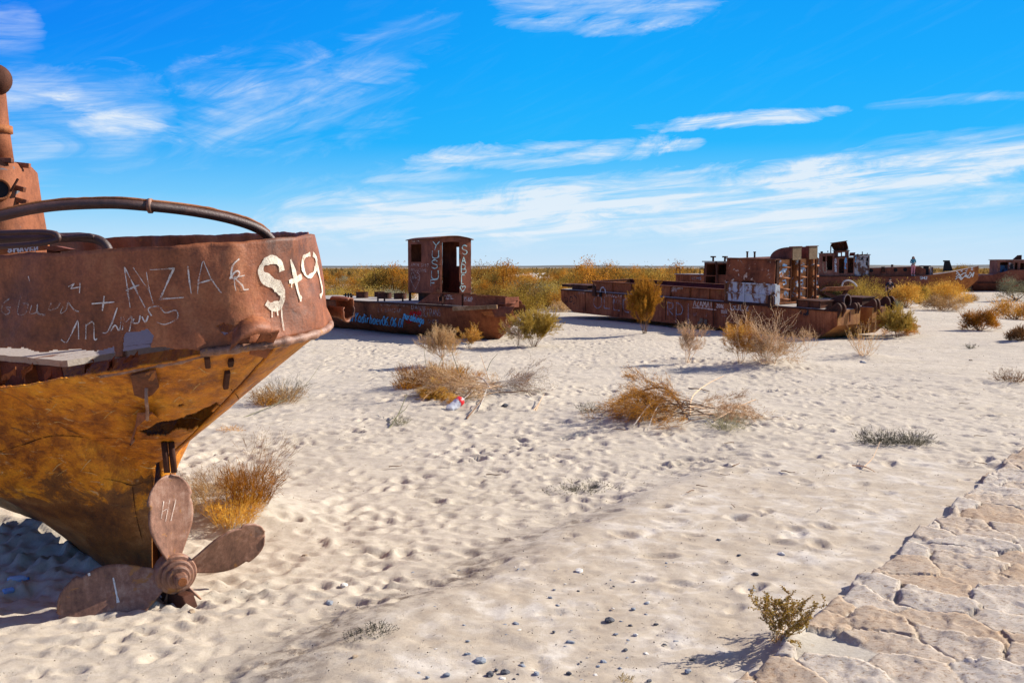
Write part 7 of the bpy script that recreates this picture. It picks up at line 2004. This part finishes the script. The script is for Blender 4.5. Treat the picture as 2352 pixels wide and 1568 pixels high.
sticks('branch', [([(1225, 943, .0), (1238, 932, .05), (1250, 920, .12)], .010), ([(1230, 944, .0), (1240, 932, .06)], .008)], 'small forked stick standing alone between the two heaps', B_PALE)
sticks('branch', [([(1145, 905, .02), (1180, 907, .05), (1205, 905, .06), (1220, 912, .02)], .013)], 'dark curved stick right of the tangled heap', B_DARK)
sticks('branch', [([(1580, 893, .01), (1606, 896, .03), (1630, 900, .01)], .016)], 'straight dark stick on the open sand behind the larger heap', B_DARK)
sticks('branch', [([(1958, 1070, .01), (1985, 1078, .04), (2010, 1085, .01)], .010), ([(1985, 1078, .04), (2005, 1068, .10), (2020, 1052, .22)], .006)], 'thin orange-brown twig lying at the right of the bare sand', B_PALE)
sticks('branch', [([(560, 958, .0), (640, 935, .08), (700, 912, .22), (735, 885, .42)], .008), ([(640, 935, .08), (660, 905, .30)], .006), ([(700, 912, .22), (730, 915, .30)], .005)], 'grey-green stem arching out of the tuft beside the stern', B_GREEN)

def tuft(seed, n, L, spread, W, base, lean=(0, 0)):
    rg = np.random.default_rng(seed); th = rg.random(n) * 6.283; q = spread * np.sqrt(rg.random(n)); ln = L * rg.uniform(.4, 1.1, n)
    a = np.stack([np.cos(th) * base * rg.random(n), np.sin(th) * base * rg.random(n), -.02 + 0 * th], 1)
    d = nrm(np.stack([np.cos(th) * np.sin(q) + lean[0], np.sin(th) * np.sin(q) + lean[1], np.cos(q)], 1))
    m = a + d * (ln * .55)[:, None]; d2 = nrm(d + rg.normal(size=(n, 3)) * .28); b = m + d2 * (ln * .45)[:, None]
    # side sprigs
    s = 5; mi = np.repeat(m, s, 0) * 1.0 + np.repeat(d2 * ln[:, None] * .45, s, 0) * rg.random((n * s, 1)); dd = nrm(np.repeat(d2, s, 0) + rg.normal(size=(n * s, 3)) * .8)
    A = np.concatenate([a, m, mi]); B_ = np.concatenate([m, b, mi + dd * (L * .16)]); Wd = np.concatenate([np.full(2 * n, W), np.full(n * s, W * .75)])
    return seg_mesh(Seg(), (A, B_, Wd), rg)
def tuft_obj(seed, u, v, n, L, spread, W, base, label, mat, name='grass_tuft', lean=(0, 0), cat='grass'):
    V, F, MI = tuft(seed, n, L, spread, W, base, lean); return place(name, plant_mesh(name, V, F, [mat]), gpt(u, v), label, cat)
tuft_obj(501, 572, 1165, 420, .46, .62, .0055, .20, 'thick orange-gold tuft behind the propeller', L_ORANGE, lean=(.12, 0))
tuft_obj(502, 535, 1195, 300, .34, .75, .0055, .18, 'lower golden tuft in front of the thick tuft behind the propeller', L_GOLD, lean=(.1, -.1))
tuft_obj(503, 500, 1130, 420, .34, 1.0, .0045, .34, 'sparse straw tuft between the propeller blade and the golden tuft', L_STRAW)
tuft_obj(504, 470, 1170, 260, .28, 1.1, .0045, .26, 'flattened straw tuft right beside the upright propeller blade', L_STRAW)
tuft_obj(505, 596, 1090, 120, .62, .8, .0035, .12, 'fine see-through dry sprays rising behind the thick orange tuft', L_BROWN, lean=(.35, .1))
tuft_obj(506, 640, 925, 300, .42, 1.05, .007, .32, 'low brown tuft in the sand below the stern overhang', L_STRAW)
tuft_obj(507, 610, 930, 160, .32, 1.0, .007, .2, 'small golden tuft touching the hull outline at the stern', L_GOLD)
tuft_obj(508, 660, 915, 120, .5, 1.0, .005, .2, 'grey-green wiry tuft right of the brown tuft by the stern', L_DKGREY)
tuft_obj(509, 958, 884, 420, .46, .7, .008, .32, 'brown dry tuft at the left end of the mound with the tangled heap', L_BROWN)
tuft_obj(510, 935, 892, 200, .26, 1.0, .008, .24, 'low golden tuft creeping off the left end of the mound', L_ORANGE)
tuft_obj(511, 1028, 878, 380, .42, .8, .007, .34, 'golden tuft in the middle of the mound behind the tangled heap', L_GOLD)
tuft_obj(512, 1098, 868, 60, .20, .7, .007, .08, 'tiny orange tuft behind the tangled heap', L_ORANGE)
tuft_obj(513, 1200, 883, 90, .30, .8, .006, .1, 'small orange sprig at the right end of the tangled heap', L_ORANGE)
tuft_obj(514, 2018, 1018, 260, .26, 1.15, .006, .26, 'left one of two flat grey-green plants on open sand', L_DKGREY, 'ground_plant', cat='plant')
tuft_obj(515, 2098, 1019, 200, .24, 1.15, .006, .18, 'right one of two flat grey-green plants on open sand', L_DKGREY, 'ground_plant', cat='plant')
tuft_obj(516, 1352, 946, 90, .22, 1.1, .006, .12, 'small dark plant at the left tip of the larger brushwood heap', L_DKGREY, 'ground_plant', cat='plant')
tuft_obj(517, 1670, 985, 160, .30, 1.1, .006, .22, 'grey-green plant at the right of the larger brushwood heap', L_GREY, 'ground_plant', cat='plant')
tuft_obj(518, 1350, 1118, 240, .10, 1.3, .005, .36, 'dark dry mat of dead plant on the edge of the track', L_DKGREY, 'dead_plant', cat='plant')
tuft_obj(519, 1305, 1126, 160, .08, 1.3, .005, .30, 'thin dark litter left of the dead plant mat on the track edge', L_DKGREY, 'dead_plant', cat='plant')
tuft_obj(520, 868, 1448, 150, .085, 1.3, .004, .10, 'small dark dead plant low on the near track edge', L_DKGREY, 'dead_plant', cat='plant')
tuft_obj(521, 820, 1462, 80, .07, 1.3, .004, .07, 'smaller dark plant left of the near dead plant on the track edge', L_DKGREY, 'dead_plant', cat='plant')
tuft_obj(522, 1436, 1560, 60, .06, .9, .003, .03, 'tiny yellow-green sprig at the bottom edge of the frame', L_YGREEN, 'sprig', cat='plant')
tuft_obj(523, 2325, 876, 160, .34, 1.1, .008, .3, 'brown dead plant on the sand near the right frame edge', L_BROWN, 'dead_plant', cat='plant')
tuft_obj(524, 2230, 800, 60, .2, 1.0, .008, .12, 'little dark plant on the sand below the orange bush', L_DKGREY, 'ground_plant', cat='plant')
tuft_obj(525, 915, 975, 90, .2, 1.0, .005, .1, 'grey wisp at the foot of the green forked twig', L_GREY, 'ground_plant', cat='plant')
tuft_obj(526, 530, 990, 120, .14, 1.2, .004, .14, 'thin orange wisps in the sand right of the hull hole', L_ORANGE)

# knobbly salt plant by the path
def knobby(seed):
    rg = np.random.default_rng(seed); sg = Seg(); tips = []
    oo = dict(wob=.22, lift=.12, kids=1, pk=.75, ang=(.4, .8), len=(.4, .65), rmin=.0022, steps=6, leafd=2)
    for i in range(11):
        th = rg.uniform(-2.8, .6); q = rg.uniform(.35, 1.15)
        if i < 5: th = rg.uniform(-.5, .8); q = rg.uniform(.1, .5)
        d = (math.cos(th) * math.sin(q), math.sin(th) * math.sin(q) * .6, math.cos(q))
        grow(sg, tips, rg, (.02 * rg.normal(), .02 * rg.normal(), -.01), d, rg.uniform(.15, .27), .0045, 2, oo)
    P_ = np.array([t[0] for t in tips]); D = np.array([t[1] for t in tips]); S = np.array([t[2] for t in tips])
    per = 4; P_ = np.repeat(P_, per, 0); D = np.repeat(D, per, 0); S = np.repeat(S, per); n = len(P_)
    a = P_ + D * (rg.random(n) * S)[:, None]; d = nrm(D * .5 + rg.normal(size=(n, 3)))
    return seg_mesh(sg, (a, a + d * (.013 * rg.uniform(.7, 1.4, n))[:, None], .0085 * rg.uniform(.7, 1.3, n)), rg)
rt_ = two_part('salt_plant', knobby(530), gpt(1790, 1470), 'knobbly olive-gold salt plant growing at the edge of the stone path', 'plant', B_PALE, L_SUCC, s=1.05)
rt_.scale = (1.25, 1.1, .92)

# ------------------------------------------------------------------ stones, litter, bottles
S_GREY = mat_plain('grey_stone', (0.26, 0.28, 0.31), .85, .4, 30, .2)
S_DARK = mat_plain('dark_stone', (0.085, 0.085, 0.095), .8, .4, 30, .3)
S_PALE = mat_plain('pale_stone', (0.62, 0.58, 0.52), .9, .2, 30, .2)
S_TAN = mat_plain('tan_stone', (0.36, 0.27, 0.18), .9, .35, 30, .2)
def stone_mesh(seed, fx=1.0, fy=.8, fz=.5):
    rg = random.Random(seed); bm = bmesh.new(); bmesh.ops.create_icosphere(bm, subdivisions=2, radius=1)
    for v in bm.verts:
        n = mnoise.noise(v.co * 1.1 + Vector((seed * 3.1, 0, 0))) * .45 + mnoise.noise(v.co * 2.6 + Vector((0, seed, 0))) * .2
        v.co = v.co * (1 + n); v.co.x *= fx; v.co.y *= fy; v.co.z *= fz
        v.co.z = max(v.co.z, -.3)
    me = bpy.data.meshes.new('stone'); bm.to_mesh(me); bm.free(); return me
SM = {}
for k, (mt) in enumerate((S_GREY, S_DARK, S_PALE, S_TAN)):
    SM[k] = []
    for s in range(3):
        m = stone_mesh(10 * k + s + 1, 1.0, (.7, .85, .6)[s], (.42, .55, .3)[s]); m.materials.append(mt); SM[k].append(m)
rs = random.Random(4)
def stone(u, v, rpx, k, label, group=None):
    g = gpt(u, v); r = rpx * g.y / FPX
    o = place('stone', SM[k][rs.randrange(3)], g + Vector((0, 0, r * .12)), label, 'stone', group, rs.uniform(0, 6.28), r); return o
for (u, v, r, k, lb) in [(1650, 1240, 7, 1, 'dark stone farthest up the track among the scattered stones'), (1726, 1355, 9, 0, 'blocky light-grey stone on the sand left of the salt plant'), (1698, 1275, 6, 1, 'dark round stone between the blocky grey stone and the farthest dark one'),
                         (1735, 1318, 8, 1, 'flat dark stone just beyond the blocky grey stone'), (790, 1345, 11, 2, 'white stone on the sand right of the propeller'), (1330, 1312, 13, 2, 'flat white stone on the pale track'), (612, 1527, 12, 3, 'brown stone at the bottom left'),
                         (440, 1405, 11, 3, 'brown lump of earth below the propeller'), (345, 1375, 12, 0, 'grey stone tucked under the lowest propeller blade'), (372, 1368, 9, 2, 'pale stone beside the buried propeller blade'), (757, 1386, 11, 0, 'grey flat stone near the track edge'),
                         (815, 1508, 9, 3, 'tan pebble on the near track slope'), (700, 1278, 9, 3, 'dark brown lump on the sand right of the propeller'), (1310, 1475, 12, 0, 'pair-like grey stone in the middle of the gravel scatter'), (1400, 1425, 12, 1, 'dark grey stone in the right half of the gravel scatter'),
                         (1185, 1432, 10, 0, 'smooth grey oval stone left of the gravel scatter'), (1100, 1520, 16, 0, 'large grey slate piece at the bottom of the frame'), (1125, 1548, 13, 1, 'dark slate chip at the bottom of the frame'), (1160, 1545, 12, 1, 'black-blue stone at the bottom edge of the frame'), (1200, 1530, 12, 0, 'grey slate flake right of the large slate piece'),
                         (1795, 1272, 9, 2, 'bone-white chip on the sand near the stone path'), (1860, 777, 8, 2, 'white stone under the raked barge end'), (1982, 833, 7, 0, 'grey stone beside the basket-like shrub'), (2230, 828, 7, 3, 'brown clod on the right sand'), (1160, 932, 8, 1, 'dark round clod right of the crushed bottle'),
                         (2345, 1065, 11, 2, 'pale cube-like stone on the sand at the right frame edge')]:
    if lb and r: stone(u, v, r, k, lb)
for i in range(95):
    u = rs.gauss(1330, 230); v = rs.uniform(1290, 1566)
    if u < 900 or u > 1640: continue
    k = rs.choice([0, 0, 0, 1, 2]); stone(u, v, rs.uniform(3.0, 8.5) * (.6 + .5 * (v - 1280) / 290), k, ['small grey pebble of the gravel scatter on the track', 'small dark pebble of the gravel scatter on the track', 'small pale pebble of the gravel scatter on the track'][k], ['grey pebbles on the track', 'dark pebbles on the track', 'pale pebbles on the track'][k])
def grit():
    """crumbs, straw and chips strewn over the sand: too many to count"""
    rg = np.random.default_rng(9); n = 12000
    y = 5.2 + 26 * rg.random(n) ** 1.8; x = (rg.random(n) * 1.1 - .55) * y
    dr = line_dist(RL, x, y); keep = (rg.random(n) < np.where((dr > -.9) & (y < 12), 1.0, .35)) & (line_dist(PL, x, y) < -.05)
    x, y = x[keep], y[keep]; n = len(x); z = macro(x, y) + .012
    th = rg.random(n) * 6.283; L = rg.uniform(.003, .011, n) * (1 + y * .06); el = rg.random(n) < .25
    L = np.where(el, L * 3.2, L); d = np.stack([np.cos(th), np.sin(th), rg.normal(size=n) * .25], 1)
    a = np.stack([x, y, z], 1)
    V, F, MI = seg_mesh(Seg(), (a, a + d * L[:, None], np.where(el, .004, L * .8)), rg)
    t = mat_leaf('grit_and_straw', (0.11, 0.085, 0.065), (0.26, 0.20, 0.14), (0.48, 0.41, 0.33), 9.0, 0.0)
    tag(place('grit', plant_mesh('grit', V, F, [t]), (0, 0, 0), None, None), kind='stuff')
grit()
def small_stick(u, v, L, label_k):
    g = gpt(u, v); th = rs.uniform(0, 3.14); d = Vector((math.cos(th), math.sin(th), .05)) * (L / 2)
    return g, d
STK = []
for k in range(3):
    mb = MB(); mb.tube(smooth_path([(-.5, 0, 0), (-.2, .04 * (k - 1), .04), (.2, -.03, .02), (.5, .05 * k, .06)], 3), [.035] * 4 + [.03] * 3 + [.02] * 3, 5)
    o = mb.build('stick', B_DARK, None); STK.append(o.data); bpy.data.objects.remove(o)
for i in range(40):
    u = rs.uniform(900, 2340); v = rs.uniform(830, 1180); g = gpt(u, v)
    if float(line_dist(PL, np.array([g.x]), np.array([g.y]))[0]) > -.1: continue
    place('stick', STK[rs.randrange(3)], g + Vector((0, 0, .015)), 'short dark bit of dry stick lying on the open sand', 'stick', 'sticks strewn on the sand', rs.uniform(0, 6.28), rs.uniform(.07, .20))
# the crushed clear bottle with its red band
def glass(name, tint):
    t = NT(name); b = t.n('ShaderNodeBsdfPrincipled'); b.inputs['Base Color'].default_value = (*tint, 1); b.inputs['Roughness'].default_value = .12; b.inputs['Alpha'].default_value = .55; b.inputs['IOR'].default_value = 1.45
    t.l(b.outputs[0], t.out.inputs[0]); return t.m
def bottle(loc, axis, Lb, r, label, tint, band):
    root = thing('plastic_bottle', loc, label, 'bottle')
    ax = Vector(axis).normalized(); mb = MB()
    prof = [(0.0, 0), (.7, .0), (.95, .05), (1, .10), (.93, .2), (1, .3), (1, .34), (.92, .42), (1, .5), (1, .62), (.98, .70), (.8, .80), (.5, .88), (.36, .92), (.36, 1.0), (0, 1.0)]
    mb.rev([(a * r, b * Lb) for a, b in prof], Vector(loc) + Vector((0, 0, r * .85)) - ax * Lb * .5, ax, 24)
    for i, p in enumerate(mb.v): mb.v[i] = p + Vector((mnoise.noise(p * 20), mnoise.noise(p * 20 + Vector((3, 0, 0))), mnoise.noise(p * 20 + Vector((0, 7, 0))))) * r * .22
    mb.build('bottle_body', glass('clear_plastic', tint), root, smooth=True)
    if band:
        mb = MB(); mb.rev([(r * 1.04, Lb * .64), (r * 1.05, Lb * .70), (r * 1.02, Lb * .86), (r * .6, Lb * .92)], Vector(loc) + Vector((0, 0, r * .85)) - ax * Lb * .5, ax, 24); mb.build('red_label', mat_plain('red_label', (0.62, 0.02, 0.025), .4, .1), root, smooth=True)
    else:
        mb = MB(); mb.rev([(r * .42, Lb * .95), (r * .42, Lb * 1.03), (0, Lb * 1.03)], Vector(loc) + Vector((0, 0, r * .85)) - ax * Lb * .5, ax, 16); mb.build('bottle_cap', mat_plain('blue_cap', (0.03, 0.16, 0.5), .4, .1), root, smooth=True)
b = gpt(1047, 938); bottle(b, (.62, .60, .45), .36, .082, 'crushed clear plastic bottle with a red band on the sand', (.80, .84, .90), True)
b = gpt(42, 1336); bottle(b, (.95, .2, .0), .16, .03, 'blue-capped plastic bottle in the shade under the boat', (.45, .6, .85), False)
b = gpt(22, 1362); bottle(b, (.6, .7, .0), .10, .026, 'smaller blue bottle in the shade under the boat, nearest the frame edge', (.2, .45, .9), False)
# loose scrap steel lying behind the barge
mb = MB(); q = P(1905, 668, 60.0)
mb.prism([P(1888, 668, 60), P(1900, 660, 60), P(1962, 657, 60), P(1962, 664, 60), P(1930, 668, 60)], (0, .5, 0))
sc_ = mb.build('scrap_plate', M_ORNG, None); tag(sc_, 'orange rusty scrap plate propped among the yellow bushes behind the barge', 'scrap metal')
mb = MB(); mb.beam(P(1895, 672, 60.4), P(1940, 690, 60.2), .2, .2); mb.beam(P(1945, 664, 60.4), P(1930, 694, 60.2), .2, .2); ft = mb.build('scrap_frame', M_DARK, sc_)
mb = MB(); mb.tube(smooth_path([P(1934, 657, 74), P(1938, 647, 74), P(1950, 644, 74), P(1962, 650, 74), P(1968, 658, 74)], 6), .06, 8); tag(mb.build('mudguard', M_PALEPIPE, None, smooth=True), 'pale curved mudguard leaning by the hull of the far wheelhouse wreck', 'scrap metal')
